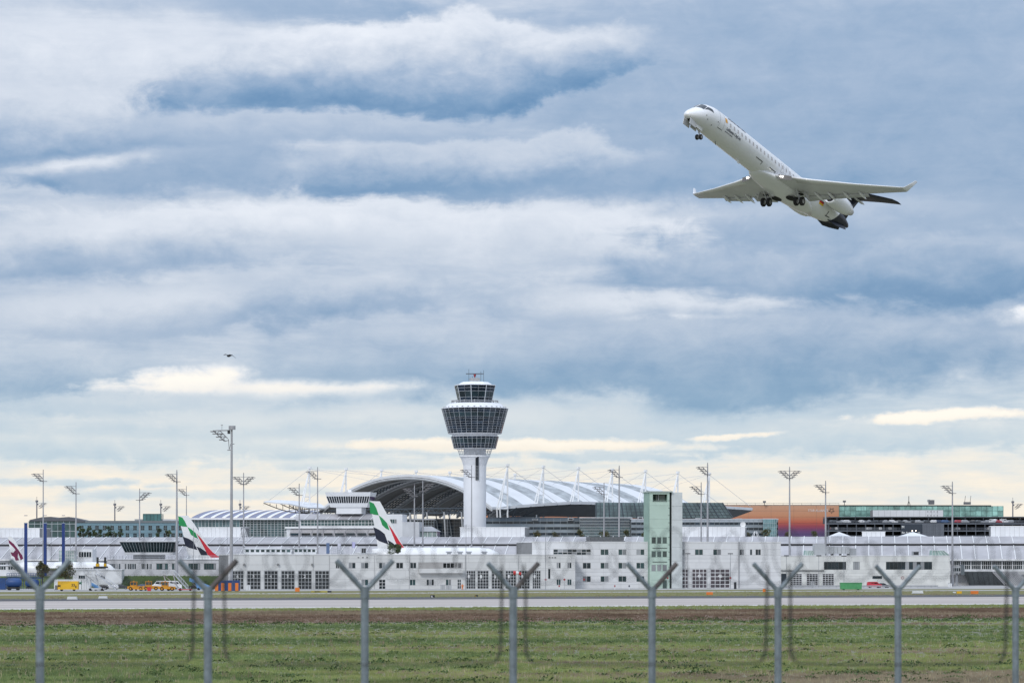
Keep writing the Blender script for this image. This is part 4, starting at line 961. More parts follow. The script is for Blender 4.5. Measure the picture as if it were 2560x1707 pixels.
nc, rz = 16, [0, f.z(1335), f.z(1322), f.z(1307), f.z(1291.5), f.z(1276.5), z1 - .1]
for i in range(nc):
    for j in range(len(rz) - 1): piece('cladding_panel', ORN, hg, x0 + (x1 - x0) * i / nc + .04, x0 + (x1 - x0) * (i + 1) / nc - .04, 0, .1, rz[j] + .04, rz[j + 1] - .04)
MB().box(x0, x1, -.1, 60, z1 - .1, z1 + .15).build('roof', mat('hangar_roof', (.25, .22, .2), .7), hg)
q = MB()
for k in range(40): u = x0 + (x1 - x0) * k / 39; q.bar((u, 1, z1), (u, 1, z1 + 1.0), .06, 4)
q.bar((x0, 1, z1 + 1.0), (x1, 1, z1 + 1.0), .06, 4); q.build('roof_railing', DARK, hg)
LET = mat('sign_silver', (.72, .66, .62), .5)
sign_text('STAR ALLIANCE', 1.75, LET, hg, (f.x(2020), -.06, f.z(1278.5)), sx=.80)
q = MB(); cx, cz = f.x(2079), f.z(1275.5)
for k in range(5):
    a_ = radians(90 + 72 * k); q.add([(cx + 1.5 * cos(a_ + .35), -.06, cz + 1.5 * sin(a_ + .35)), (cx + .5 * cos(a_ - .3), -.06, cz + .5 * sin(a_ - .3)), (cx + .55 * cos(a_ + .5), -.06, cz + .55 * sin(a_ + .5))], [(0, 1, 2)])
    q.add([(cx + 1.65 * cos(a_ + .5), -.06, cz + 1.65 * sin(a_ + .5)), (cx + .7 * cos(a_ + .7), -.06, cz + .7 * sin(a_ + .7)), (cx + 1.0 * cos(a_ + 1.1), -.06, cz + 1.0 * sin(a_ + 1.1))], [(0, 1, 2)])
q.build('star_emblem', mat('sign_dark', (.02, .03, .03), .5), hg)
f = Fr(2098, 1400, 2.5); gb = f.thing('green_glass_building', 'long low building of green tinted glass panes behind the car park', 'building')
x0, x1 = f.x(2098), f.x(2508); z1 = f.z(1262); z0 = f.z(1300); GRG = glass('green_pane', (.28, .50, .44), .15, .4)
MB().box(x0, x1, .3, 40, 0, z1 - .4).build('wall', mat('green_core', (.05, .11, .1), .8), gb); MB().box(x0 - .2, x1 - 6, -.3, 40, z1 - .4, z1).build('roof', DARK, gb)
nc = 30; q = MB()
for i in range(nc):
    for j in range(3): piece('pane', GRG, gb, x0 + (x1 - x0) * i / nc + .1, x0 + (x1 - x0) * (i + 1) / nc - .1, 0, .25, z0 + (z1 - .4 - z0) * j / 3 + .08, z0 + (z1 - .4 - z0) * (j + 1) / 3 - .08)
for i in range(nc + 1): u = x0 + (x1 - x0) * i / nc; q.box(u - .1, u + .1, -.12, 0, z0, z1 - .4)
q.build('mullion', mat('green_mullion', (.12, .22, .2), .5), gb)
f5 = Fr(2182, 1370, 0); wb = f5.thing('white_roof_block', 'long white panelled block in front of the green glass building', 'building')
a, b = f5.x(2182), f5.x(2358); MB().box(a, b, .1, 10, 0, f5.z(1274.5)).build('wall', BACK, wb)
for k in range(12): piece('cladding_panel', RB, wb, a + (b - a) * k / 12 + .04, a + (b - a) * (k + 1) / 12 - .04, 0, .1, f5.z(1291), f5.z(1274.8))
for k in range(4):
    for py in (1278, 1288): MB().box(f5.x(2318 + k * 8), f5.x(2320.5 + k * 8), -.08, 0, f5.z(py + 1), f5.z(py - .5)).build('window', DARK, wb)
# car park decks
fc = Fr(2072, 1300, 0); cp = fc.thing('car_park', 'dark steel multi storey car park with parked cars on open decks', 'building')
x0, x1 = fc.x(2072), fc.x(2600); zd1, zd0 = fc.z(1307), fc.z(1325); CPS = mat('deck_steel', (.13, .145, .17), .6); CPD = mat('deck_dark', (.05, .055, .065), .8)
zr0 = fc.z(1290.5)
MB().box(x0 + 2, x1, 16, 34, 0, zd1).build('core', CPD, cp)
for zz, nm in ((zd1, 'deck'), (zd0, 'deck'), (fc.z(1338), 'deck')): MB().box(x0, x1, 0, 16, zz - .5, zz).build(nm, CPS, cp)
MB().box(fc.x(2075), x1, 4, 30, zr0 - .35, zr0).build('upper_roof', mat('upper_roof_steel', (.10, .11, .125), .6), cp)
MB().box(fc.x(2075), x1, 14, 30, zd1, zr0 - .6).build('upper_core', CPD, cp)
for k in range(24):
    u = x0 + (x1 - x0) * k / 23; MB().box(u - .12, u + .12, -.1, .1, 0, zd1).build('column', CPS, cp)
    if k % 2: MB().box(u - .1, u + .1, 4, 4.2, zd1, zr0).build('column', CPS, cp)
for zz in (zd1, zd0):
    q = MB()
    for r_ in (.45, .85, 1.15): q.bar((x0, -.06, zz + r_), (x1, -.06, zz + r_), .05, 4)
    for k in range(70): u = x0 + (x1 - x0) * k / 69; q.bar((u, -.06, zz), (u, -.06, zz + 1.15), .045, 4)
    q.build('deck_railing', CPS, cp)
hd = fc.thing('hoarding', 'big dark hoarding with white lettering on the car park front', 'sign'); HB = mat('hoarding_dark', (.025, .035, .05), .5)
MB().box(fc.x(2252), fc.x(2305), -.5, -.2, 2, fc.z(1309.5)).build('board', HB, hd); sign_text('M', 1.55, LINE, hd, (fc.x(2254), -.53, fc.z(1319.5)), bold=True); sign_text('Ihr Auto', 1.3, LINE, hd, (fc.x(2254), -.53, fc.z(1333)), bold=True); sign_text('nt', 1.3, LINE, hd, (fc.x(2294), -.53, fc.z(1333)), bold=True)
sc_ = fc.thing('slatted_screen', 'grey slatted metal screen right of the dark hoarding', 'screen')
for k in range(24): u = fc.x(2306 + k * 2.25); piece('slat', mat('slat_grey', (.14, .155, .18), .5, rnd=.2), sc_, u, u + .32, -.45, -.25, 2, fc.z(1309.5))
# ------------------------------------------------------------------ the jet taking off
PLW = mat('jet_white', (.80, .80, .815), .3, var=.02, nscale=.4, coat=.4)
PLG = mat('jet_grey', (.58, .58, .60), .4, var=.05, nscale=.5)
NAVY = mat('jet_navy', (.006, .010, .028), .42, coat=.0, var=.05, spec=.3)
TYRE = mat('tyre_rubber', (.015, .015, .016), .8)
RIM = mat('wheel_rim', (.30, .30, .30), .4, .6)
BLK = mat('black_opening', (.006, .006, .007), .8)
CWIN = mat('cabin_window_glass', (.46, .43, .42), .15, var=.1)
jet = thing('twin_jet', 'white regional jet with navy tail climbing with its wheels down', 'airplane')
Rm = [[-0.53837876, 0.82226628, 0.18446267], [-0.80138189, -0.56726661, 0.18972523], [0.26064417, -0.04568101, 0.9643536]]
jet.matrix_world = Matrix(((Rm[0][0], Rm[0][1], Rm[0][2], 16.1144), (Rm[1][0], Rm[1][1], Rm[1][2], 264.192), (Rm[2][0], Rm[2][1], Rm[2][2], 42.464 + HC), (0, 0, 0, 1)))
SEC = [(-.5, -.80, -.92, .06), (-.58, -.64, -1.03, .24), (-.78, -.44, -1.13, .46), (-1.1, -.17, -1.22, .68), (-1.5, .10, -1.28, .88), (-1.9, .38, -1.32, 1.01),
       (-2.5, .86, -1.34, 1.16), (-3.1, 1.10, -1.345, 1.25), (-4.0, 1.28, -1.345, 1.32), (-5.0, 1.345, -1.345, 1.345), (-24, 1.345, -1.345, 1.345),
       (-26, 1.345, -1.25, 1.34), (-28, 1.34, -.95, 1.22), (-30, 1.28, -.55, .98), (-32, 1.08, -.08, .62), (-33.2, .86, .18, .33), (-33.6, .66, .28, .17)]
def prof(x):
    for a, b in zip(SEC, SEC[1:]):
        if x <= a[0] and x >= b[0]:
            t = (a[0] - x) / (a[0] - b[0]); return tuple(a[i] + (b[i] - a[i]) * t for i in (1, 2, 3))
    return SEC[0][1:] if x > SEC[0][0] else SEC[-1][1:]
def surf(x, a, off=0.0):
    t, b, w_ = prof(x); zc = (t + b) / 2; h = (t - b) / 2
    return (x, (w_ + off) * sin(a), zc + (h + off) * cos(a))
NA = 40
def xb(a): return -30.9 + 1.9 * ((1 - cos(a)) / 2)
q = MB(); xs = [s[0] for s in SEC if s[0] >= -24]; xs = xs[:10] + [-5 - 19 * i / 12 for i in range(1, 13)]
rowsx = [(lambda a, x=x: x) for x in xs] + [(lambda a, t=t: -24 + (xb(a) + 24) * t) for t in (.2, .4, .6, .8, 1.0)]
for f_ in rowsx:
    for k in range(NA): a = 2 * pi * k / NA; q.v.append(surf(f_(a), a))
for i in range(len(rowsx) - 1):
    for k in range(NA): q.f.append((i * NA + k, i * NA + (k + 1) % NA, (i + 1) * NA + (k + 1) % NA, (i + 1) * NA + k))
q.f.append(tuple(range(NA)))
fus = q.build('fuselage', PLW, jet, smooth=True, fix=True)
q = MB(); tt = [0, .2, .45, .7, .9, 1.0]
for t in tt:
    for k in range(NA): a = 2 * pi * k / NA; q.v.append(surf(xb(a) + (-33.6 - xb(a)) * t, a))
for i in range(len(tt) - 1):
    for k in range(NA): q.f.append((i * NA + k, i * NA + (k + 1) % NA, (i + 1) * NA + (k + 1) % NA, (i + 1) * NA + k))
q.f.append(tuple(range((len(tt) - 1) * NA, len(tt) * NA)))
q.build('tail_cone', NAVY, jet, smooth=True, fix=True)
def patch(name, m, corners, n=5, off=.012, parent=None):   # corners: four (x, angle in degrees), laid on the skin
    (x0, a0), (x1, a1), (x2, a2), (x3, a3) = corners; q = MB()
    for i in range(n + 1):
        for j in range(n + 1):
            s, t = i / n, j / n
            x = (x0 * (1 - s) + x1 * s) * (1 - t) + (x3 * (1 - s) + x2 * s) * t
            a = (a0 * (1 - s) + a1 * s) * (1 - t) + (a3 * (1 - s) + a2 * s) * t
            q.v.append(surf(x, radians(a), off))
    for i in range(n):
        for j in range(n): q.f.append((i * (n + 1) + j, (i + 1) * (n + 1) + j, (i + 1) * (n + 1) + j + 1, i * (n + 1) + j + 1))
    return q.build(name, m, parent or jet, smooth=True)
CW = glass('cockpit_glass', (.03, .04, .05), .08, .1)
for s in (1, -1):
    patch('cockpit_window', CW, [(-1.72, 4 * s), (-1.98, 52 * s), (-2.62, 40 * s), (-2.52, 4 * s)])
    patch('cockpit_window', CW, [(-2.06, 54 * s), (-3.25, 74 * s), (-3.15, 56 * s), (-2.68, 42 * s)])
    for i in range(25):      # cabin windows
        x = -6.2 - i * .76
        if i in (14, 15): pass
        patch('cabin_window', CWIN, [(x, 71.5 * s), (x - .25, 71.5 * s), (x - .25, 87 * s), (x, 87 * s)], 2, .008)
def outline(name, m, x0, x1, a0, a1, wd, off=.01, parent=None, sides='tblr'):
    q = MB(); da = math.degrees(wd / 1.345)
    def st(xa, xb_, aa, ab):
        n = 8; o = len(q.v)
        for i in range(n + 1):
            t = i / n
            q.v += [surf(xa if xa == xb_ else xa + (xb_ - xa) * t, 0, 0)] * 0
        P = []
        for i in range(n + 1):
            t = i / n
            if abs(ab - aa) > abs(xb_ - xa) * 40: P.append((surf(xa, radians(aa + (ab - aa) * t), off), surf(xb_, radians(aa + (ab - aa) * t), off)))
            else: P.append((surf(xa + (xb_ - xa) * t, radians(aa), off), surf(xa + (xb_ - xa) * t, radians(ab), off)))
        for p, r in P: q.v += [p, r]
        for i in range(n): q.f.append((o + 2 * i, o + 2 * i + 2, o + 2 * i + 3, o + 2 * i + 1))
    if 'l' in sides: st(x0, x0 - wd, a0, a1)
    if 'r' in sides: st(x1 + wd, x1, a0, a1)
    if 't' in sides: st(x0, x1, a0, a0 + da)
    if 'b' in sides: st(x0, x1, a1 - da, a1)
    return q.build(name, m, parent or jet)
SEAM = mat('panel_seam', (.45, .45, .46), .6); SEAMD = mat('panel_dark_line', (.02, .022, .025), .7)  # second one: dark colour of hatch edges, door sill and probes
for s in (1, -1):
    outline('door', SEAM, -4.35, -5.2, 38 * s, 122 * s, .035)
    if s > 0: outline('door_sill', SEAMD, -4.35, -5.2, 119, 122, .05, .014, sides='b')
    outline('exit_door', SEAM, -16.7, -17.25, 62 * s, 104 * s, .03); outline('exit_door', SEAM, -17.7, -18.25, 62 * s, 104 * s, .03)
    outline('service_hatch', SEAMD, -12.0, -13.3, 116 * s, 131 * s, .07, .012, sides='tr' if s > 0 else 'tl')
    outline('service_hatch', SEAMD, -14.7, -16.0, 116 * s, 131 * s, .07, .012, sides='tr')
    outline('baggage_hatch', SEAMD, -27.4, -28.4, 112 * s, 140 * s, .12, .014, sides='lb')
ORG = mat('signet_orange', (.75, .36, .03), .5)
patch('tail_mark', ORG, [(-5.32, 62), (-5.72, 62), (-5.72, 82), (-5.32, 82)], 3)
def skin_text(txt, x0, a_deg, size, m, name='lettering', bold=True, sx=1.0):     # lettering wrapped on the port side, reading nose to tail
    me = text_mesh(txt, size, 0.0, bold)
    for v in me.vertices: v.co = surf(x0 - v.co.x * sx, radians(a_deg) - v.co.y / 1.345, .014)
    me.materials.append(m); return obj(name, me, m, jet, False)
INK = mat('livery_ink', (.012, .02, .05), .5)
skin_text('Lufthansa CityLine', -5.75, 107, .40, INK, sx=.92)
skin_text('operated by CityLine', -5.65, 117, .17, INK)
skin_text('Lufthansa', -6.0, 52, .95, INK)
skin_text('D-ACNL', -23.3, 92, .55, INK, 'registration')
for k, c in enumerate(((.01, .01, .01), (.55, .02, .02), (.75, .48, .02))):
    patch('flag_stripe', mat('flag_%d' % k, c, .5), [(-25.0, 84 + 8 * k), (-25.9, 84 + 8 * k), (-25.9, 92 + 8 * k), (-25.0, 92 + 8 * k)], 2, .012)
for (x, a) in ((-2.2, 92), (-2.5, 112), (-4.05, 102), (-3.4, 128), (-20, 100)):
    patch('probe', SEAMD, [(x, a - 2.3), (x - .1, a - 2.3), (x - .1, a + 2.3), (x, a + 2.3)], 1, .02)
def loft(secs, name, m, parent=jet, cap=True):
    n = len(secs[0]); q = MB()
    for s in secs: q.v += s
    for i in range(len(secs) - 1):
        for k in range(n): q.f.append((i * n + k, i * n + (k + 1) % n, (i + 1) * n + (k + 1) % n, (i + 1) * n + k))
    if cap: q.f += [tuple(range(n)), tuple(range((len(secs) - 1) * n, len(secs) * n))]
    return q.build(name, m, parent, smooth=True, fix=True)
AF = [(0, 0), (.02, .28), (.08, .5), (.2, .62), (.4, .6), (.65, .36), (.88, .1), (1, .02), (1, -.02), (.88, -.1), (.65, -.3), (.4, -.42), (.2, -.4), (.08, -.3), (.02, -.18)]
def foil(y, le, ch, z, th, nrm=(0, 1)):     # nrm: direction of thickness in (y, z)
    return [(le - ch * c, y + nrm[0] * t * th, z + nrm[1] * t * th) for c, t in AF]
def wing_at(y):
    K = [(0, -15.0, 6.8, -1.10, .55), (1.3, -15.75, 6.0, -1.03, .48), (4.3, -17.65, 4.2, -.85, .33), (8.0, -19.9, 2.6, -.53, .20), (11.7, -22.1, 1.25, -.12, .11)]
    for a, b in zip(K, K[1:]):
        if y <= b[0] + 1e-6:
            t = (y - a[0]) / (b[0] - a[0]); return [a[i] + (b[i] - a[i]) * t for i in range(1, 5)]
for s in (1, -1):
    ys = (0, 1.3, 2.8, 4.3, 6, 8, 10, 11.7)
    wg = loft([foil(s * y, wing_at(y)[0], wing_at(y)[1], wing_at(y)[2], wing_at(y)[3]) for y in ys], 'wing', PLG)
    loft([[(le - ch * c + .02, s * y, z + t * (th + .03)) for c, t in AF[:4] + AF[-3:]] for y in ys[2:] for (le, ch, z, th) in [wing_at(y)]], 'slat', PLW, wg)
    wl = loft([[(le - ch * c, s * (y + n_[0] * t * th), z + n_[1] * t * th) for c, t in AF] for (y, le, ch, z, th, n_) in
               ((11.7, -22.1, 1.25, -.12, .11, (0, 1)), (11.86, -22.3, 1.05, -.04, .09, (-.4, .85)), (11.98, -22.5, .88, .12, .075, (-.8, .5)), (12.55, -23.3, .42, 1.02, .04, (-.85, .5)))], 'winglet', PLW, wg)
    for (y0, y1) in ((1.75, 4.15), (4.5, 8.1)):       # flaps, a little down
        P = []
        for y in (y0, y1):
            le, ch, z, th = wing_at(y); te = le - ch; fc = ch * .2
            P.append([(te + fc * .35, s * y, z - .02), (te + fc * .30, s * y, z - .10), (te - fc * .5, s * y, z - .22), (te - fc * .5, s * y, z - .19)])
        loft(P, 'flap', PLG, wg); 
    for y in (3.3, 4.6, 6.1, 7.6):       # flap track fairings
        le, ch, z, th = wing_at(y); te = le - ch; L_ = .9 + ch * .32
        loft([[(te + L_ * (.62 - u), s * y + r * cos(a) * .6, z - .16 - .12 * u + r * sin(a)) for a in [2 * pi * k / 8 for k in range(8)]] for u, r in ((0, .02), (.25, .13), (.5, .17), (.8, .11), (1.0, .02))], 'flap_fairing', PLW, wg)
    # landing light in the wing root
    le, ch, z, th = wing_at(1.7); lp = MB()
    lp.quad((le + .05, s * 1.55, z + .14), (le - .5, s * 2.75, z + .14), (le - .62, s * 2.75, z - .27), (le - .07, s * 1.55, z - .27))
    pn = lp.build('light_panel', mat('light_panel_grey', (.18, .17, .17), .5), wg)
    for k in (.22, .36):
        MB().lathe([(.001, 0), (.07, 0), (.07, .03), (.001, .03)], (le + .06 - .55 * k, s * (1.55 + 1.2 * k), z - .04), 12, 'x').build('landing_light', lamp_mat('landing_lamp', (1, .97, .9), 7), wg)
    # engine
    ey, ez, ex = 2.3 * s, .50, -25.2
    en = MB().lathe([(.56, -.35), (.60, -.12), (.66, 0), (.74, -.10), (.82, -.45), (.85, -1.1), (.84, -2.2), (.76, -3.2), (.62, -3.9), (.58, -3.92), (.52, -3.7)], (ex, ey, ez), 28, 'x', caps=False).build('engine', PLW, jet, smooth=True, fix=True)
    MB().lathe([(.60, -.5), (.60, -.52), (.3, -.5), (.02, -.38)], (ex, ey, ez), 28, 'x', caps=False).build('fan', BLK, en)
    MB().lathe([(.50, -3.5), (.44, -4.3), (.34, -4.7), (.02, -4.72)], (ex, ey, ez), 20, 'x', caps=False).build('exhaust', PLG, en, smooth=True)
    loft([[(ex - 1.0 - 2.9 * c, y, ez - .1 + t * .5 + (0.15 if i else 0)) for c, t in AF] for i, y in enumerate((s * 1.0, s * 1.75))], 'pylon', PLW, en)
    # tailplane
    loft([foil(s * y, le, ch, z, th) for y, le, ch, z, th in ((0, -31.9, 3.3, 3.85, .26), (2.2, -33.45, 2.3, 3.82, .17), (3.95, -34.8, 1.5, 3.78, .11), (4.3, -35.5, .9, 3.75, .05))], 'tailplane', NAVY)
    # ventral strake
    A_ = [surf(x, radians(152 * s), -.05) for x in (-28.4, -29.6, -31.0, -32.6)]
    B_ = [surf(-28.5, radians(152 * s), .05), surf(-29.8, radians(152 * s), .42), surf(-31.1, radians(152 * s), .46), surf(-32.7, radians(152 * s), .42)]
    q = MB(); off = (0, .03, .03)
    for p, r_ in zip(A_, B_): q.v += [p, r_, (r_[0], r_[1] + .04 * s, r_[2] + .03), (p[0], p[1] + .05 * s, p[2] + .03)]
    for k in range(3):
        for e in range(4): q.f.append((4 * k + e, 4 * k + (e + 1) % 4, 4 * k + 4 + (e + 1) % 4, 4 * k + 4 + e))
    q.f += [(0, 1, 2, 3), (12, 13, 14, 15)]
    q.build('strake', NAVY, jet, fix=True)
    # main gear
    gy = 1.85 * s; gx = -20.25
    g = MB().bar((gx + .1, gy - .1 * s, -1.0), (gx, gy, -2.0), .085, 10).bar((gx, gy - .38, -2.0), (gx, gy + .38, -2.0), .06, 8).bar((gx + .9, gy, -1.15), (gx, gy, -1.75), .05, 8).bar((gx, gy - .7 * s, -1.2), (gx, gy, -1.65), .045, 8).build('main_gear', PLG, jet)
    for o_ in (-.32, .32):
        wh = MB().lathe([(.22, -.13), (.38, -.15), (.44, -.09), (.44, .09), (.38, .15), (.22, .13)], (gx, gy + o_, -2.0), 24, 'y').build('wheel', TYRE, g, smooth=False)
        MB().lathe([(.05, -.16), (.18, -.145), (.23, -.155), (.23, .155), (.18, .145), (.05, .16)], (gx, gy + o_, -2.0), 16, 'y').build('rim', RIM, g)
    MB().add([(gx + .55, gy + .55 * s, -1.12), (gx - .55, gy + .55 * s, -1.12), (gx - .5, gy + .85 * s, -1.75), (gx + .3, gy + .80 * s, -1.7)], [(0, 1, 2, 3)]).add([(gx + .55, gy + .59 * s, -1.12), (gx - .55, gy + .59 * s, -1.12), (gx - .5, gy + .89 * s, -1.75), (gx + .3, gy + .84 * s, -1.7)], [(0, 1, 2, 3)]).build('gear_door', PLG, g)
    ww = MB().lathe([(.001, 0), (.62, 0), (.62, .05), (.001, .05)], (0, 0, 0), 20, 'z').build('wheel_well', BLK, jet)
    ww.location = (gx - .1, .80 * s, -1.67); ww.scale = (1.0, .75, 1)
    MB().lathe([(.001, 0), (.3, 0), (.3, .05), (.001, .05)], (0, 0, 0), 16, 'z').build('gear_bay', BLK, jet).location = (gx + .1, 1.95 * s, -1.34)
# belly fairing
loft([[(x, w_ * cos(a), zc + h * sin(a)) for a in [2 * pi * k / 24 for k in range(24)]] for x, w_, h, zc in
      ((-13.6, .35, .08, -1.22), (-14.6, .95, .30, -1.15), (-16, 1.38, .52, -1.06), (-18, 1.55, .62, -1.03), (-21, 1.6, .64, -1.02), (-23, 1.4, .52, -1.0), (-24.6, .9, .30, -1.1), (-25.8, .25, .1, -1.2))], 'belly_fairing', PLW)
# fin and its emblem
fin = loft([[(le - ch * c, t * th, z) for c, t in AF] for z, le, ch, th in ((1.0, -27.4, 5.7, .42), (2.0, -29.0, 4.75, .36), (3.8, -31.9, 3.3, .26))], 'fin', NAVY)
loft([[(x, r * cos(a) * .8, 3.88 + r * sin(a)) for a in [2 * pi * k / 10 for k in range(10)]] for x, r in ((-31.3, .03), (-32.1, .22), (-34.3, .26), (-35.8, .16), (-36.4, .02))], 'tail_bullet', PLG, fin)
LW = mat('emblem_white', (.8, .8, .8), .5)
for s in (1, -1):
    q = MB(); n = 28; c0 = (-31.5, 2.4); yy = s * .20
    for k in range(n):
        a, b = 2 * pi * k / n, 2 * pi * (k + 1) / n
        q.quad((c0[0] + .78 * cos(a), yy, c0[1] + .78 * sin(a)), (c0[0] + .78 * cos(b), yy, c0[1] + .78 * sin(b)), (c0[0] + .86 * cos(b), yy, c0[1] + .86 * sin(b)), (c0[0] + .86 * cos(a), yy, c0[1] + .86 * sin(a)))
    for poly in ([(.62, .25), (.1, .05), (-.1, -.1), (-.62, -.15), (-.1, .08), (.1, .2)], [(-.1, 0), (-.5, .45), (.1, .12)], [(0, 0), (-.35, -.5), (.12, .02)]):
        q.add([(c0[0] + p[0], yy, c0[1] + p[1]) for p in poly], [tuple(range(len(poly)))])
    q.build('emblem', LW, fin)
# nose gear
g = MB().bar((-3.15, 0, -1.1), (-3.3, 0, -2.08), .06, 10).bar((-3.3, -.2, -2.08), (-3.3, .2, -2.08), .04, 8).bar((-2.5, 0, -1.25), (-3.25, 0, -1.8), .035, 6).box(-3.22, -3.12, -.07, .07, -1.75, -1.5).build('nose_gear', PLG, jet)
for o_ in (-.2, .2):
    MB().lathe([(.12, -.085), (.23, -.10), (.26, -.06), (.26, .06), (.23, .10), (.12, .085)], (-3.3, o_, -2.08), 20, 'y').build('wheel', TYRE, g)
    MB().lathe([(.03, -.11), (.12, -.10), (.14, -.105), (.14, .105), (.12, .10), (.03, .11)], (-3.3, o_, -2.08), 14, 'y').build('rim', RIM, g)
patch('nose_gear_bay', BLK, [(-.55, 163), (-2.9, 168), (-2.9, 192), (-.55, 197)], 5, .01)
for s in (1, -1):
    MB().box(-1.9, -.75, s * .36 - .02, s * .36 + .02, -1.75, -1.2).build('gear_door', PLG, g)
    MB().box(-3.1, -2.0, s * .33 - .02, s * .33 + .02, -1.6, -1.28).build('gear_door', PLW, g)
MB().bar((-6.2, 0, -1.3), (-6.35, 0, -1.62), .03, 6).build('antenna', DARK, jet)
MB().add([(-10.2, 0, -1.33), (-10.9, 0, -1.33), (-11.0, 0, -1.7), (-10.75, 0, -1.7), (-10.2, .03, -1.33), (-10.9, .03, -1.33), (-11.0, .02, -1.7), (-10.75, .02, -1.7)], [(0, 1, 2, 3), (4, 5, 6, 7), (0, 3, 7, 4), (1, 2, 6, 5), (2, 3, 7, 6)]).build('antenna', PLW, jet)
MB().bar((-32.2, 0, .15), (-32.35, 0, -.08), .04, 6).build('antenna', DARK, jet)
# ------------------------------------------------------------------ bird
bird = thing('bird', 'dark bird gliding low left of the control tower with drooping wings', 'bird', (X(572, 210), 210, Z(888, 210)))
q = MB(); s_ = 210 / F
def bp(x, y, dep): return ((x - 572) * s_, dep, (888 - y) * s_)
body = [((bp(568, 890.5, -.2)), .02), (bp(570, 889.8, -.1), .08), (bp(573, 889, 0), .10), (bp(576.5, 887.8, .12), .06), (bp(580, 887, .3), .02)]
q.tube([b_[0] for b_ in body], [b_[1] * 1.0 for b_ in body], 8)
def wing(pts, dep0):
    top = []; 
    for (x, y, dep, ch, th) in pts: top.append([bp(x, y - th, dep), bp(x, y, dep + ch), bp(x, y + th, dep), bp(x, y, dep - ch)])
    for a, b in zip(top, top[1:]):
        q.add(a + b, [(k, (k + 1) % 4, 4 + (k + 1) % 4, 4 + k) for k in range(4)])
    q.add(top[-1], [(0, 1, 2, 3)])
wing([(572, 888.5, 0, .12, .8), (567, 886.8, -.05, .13, .7), (563.5, 886.1, -.1, .15, 1.1), (559.5, 887.8, -.12, .08, .6)], 0)
wing([(574, 888.3, 0, .12, .9), (580, 888.2, .05, .13, .6), (584, 890.6, .1, .12, .6), (589, 894.6, .15, .05, .35)], 0)
q.build('body', mat('feathers', (.012, .012, .014), .7), bird, smooth=True, fix=True)
# ------------------------------------------------------------------ floodlight masts
MST = mat('mast_steel', (.40, .40, .42), .5, .35, .08, .5); LMP = mat('lamp_dark', (.22, .21, .215), .5, .2)
def head(t, x, zt, side, sc, dep=.9):
    q = MB(); P = lambda u, v, y: (x + side * u * sc, y, zt + v * sc)
    for y in (-dep, dep):
        q.bar(P(0, -.25, y * .4), P(4.1, -.25, y), .06 * sc, 4)
        q.bar(P(4.1, -.25, y), P(.9, -3.3, y), .085 * sc, 4); q.bar(P(2.2, -.25, y), P(0, -2.5, y), .085 * sc, 4)
        for (u0, v0, u1, v1) in ((3.2, -1.1, 1.35, -1.1), (2.35, -1.95, .5, -1.95), (3.2, -1.1, 2.2, -.25), (2.35, -1.95, 1.35, -1.1), (1.5, -2.7, .5, -1.95)): q.bar(P(u0, v0, y), P(u1, v1, y), .055 * sc, 4)
        q.bar(P(.9, -3.3, y), P(-.2, -3.0, y * .3), .06 * sc, 4)
    q.build('truss_head', LMP, t)
    lm = MB().box(-.75, .75, -dep - .35, dep + .35, -.11, .07).mesh('lamp'); lm.materials.append(LMP)
    for (u, v) in ((4.1, -.5), (3.5, -1.15), (1.9, -1.2), (2.5, -2.05), (1.6, -2.85)): inst('lamp', lm, t, P(u, v, 0), (sc, 1, sc))
def mast(px, pt, d, kind, label, sc=1.0, r0=None, group='floodlight masts around the apron'):
    t = thing('floodlight_mast', label, 'light mast', (X(px, d), d, 0), 0, group); zt = Z(pt, d); r0 = r0 or .36
    MB().bar((0, 0, 0), (0, 0, zt), r0, 10, r0 * .42).build('pole', MST, t)
    k = .80 * sc * d / 950
    if kind in 'LD': head(t, 0, zt - .9 * k, -1, k)
    if kind in 'RD': head(t, 0, zt - .9 * k, 1, k)
    bl = MB().box(-1.5 * k, 1.5 * k, -.9, .9, zt - 4.4 * k, zt - 4.2 * k).build('lamp', LMP, t)
    MB().bar((0, 0, zt), (0, 0, zt + .5), .12, 5).build('top_light', LMP, t)
    return t
A = ' floodlight mast '
mast(108, 1177, 960, 'L', 'tall one sided floodlight mast between two blue pylons')
mast(190, 1208, 1000, 'L', 'one sided floodlight mast with a lightning rod above the pier windows')
mast(349, 1224, 985, 'R', 'floodlight mast with lamps to the right in front of the glazed booth')
mast(442, 1178, 905, 'L', 'tall floodlight mast standing beside the left striped airliner fin', r0=.5)
mast(466, 1217, 1330, 'L', 'floodlight mast rising behind the hotel beside the striped roof', .8)
mast(609, 1185, 940, 'D', 'two sided floodlight mast behind the fire station left end')
mast(748, 1212, 940, 'L', 'shorter floodlight mast before the white stepped apron building')
mast(794, 1171, 930, 'L', 'tall floodlight mast just left of the small flared tower')
mast(1036, 1214, 900, 'L', 'floodlight mast left of a pair in the mouth of the forum hall')
mast(1057, 1202, 905, 'R', 'floodlight mast with lamps turned right before the forum hall mouth')
mast(1179, 1167, 900, 'L', 'slim floodlight mast in front of the control tower shaft', r0=.3)
mast(1510, 1210, 900, 'L', 'shorter floodlight mast above the chiller on the office roof')
mast(1548, 1167, 900, 'L', 'tall floodlight mast left of the green stair tower', r0=.42)
mast(1753, 1209, 910, 'L', 'shorter of two floodlight masts right of the green stair tower')
mast(1769, 1160, 905, 'L', 'taller of two floodlight masts right of the green stair tower', r0=.45)
mast(1974, 1170, 935, 'D', 'two sided floodlight mast in front of the orange hangar', r0=.42)
mast(2064, 1205, 935, 'L', 'floodlight mast in front of the hangar lettering', r0=.42)
mast(2381, 1207, 930, 'L', 'floodlight mast at the right end of the workshop', r0=.42)
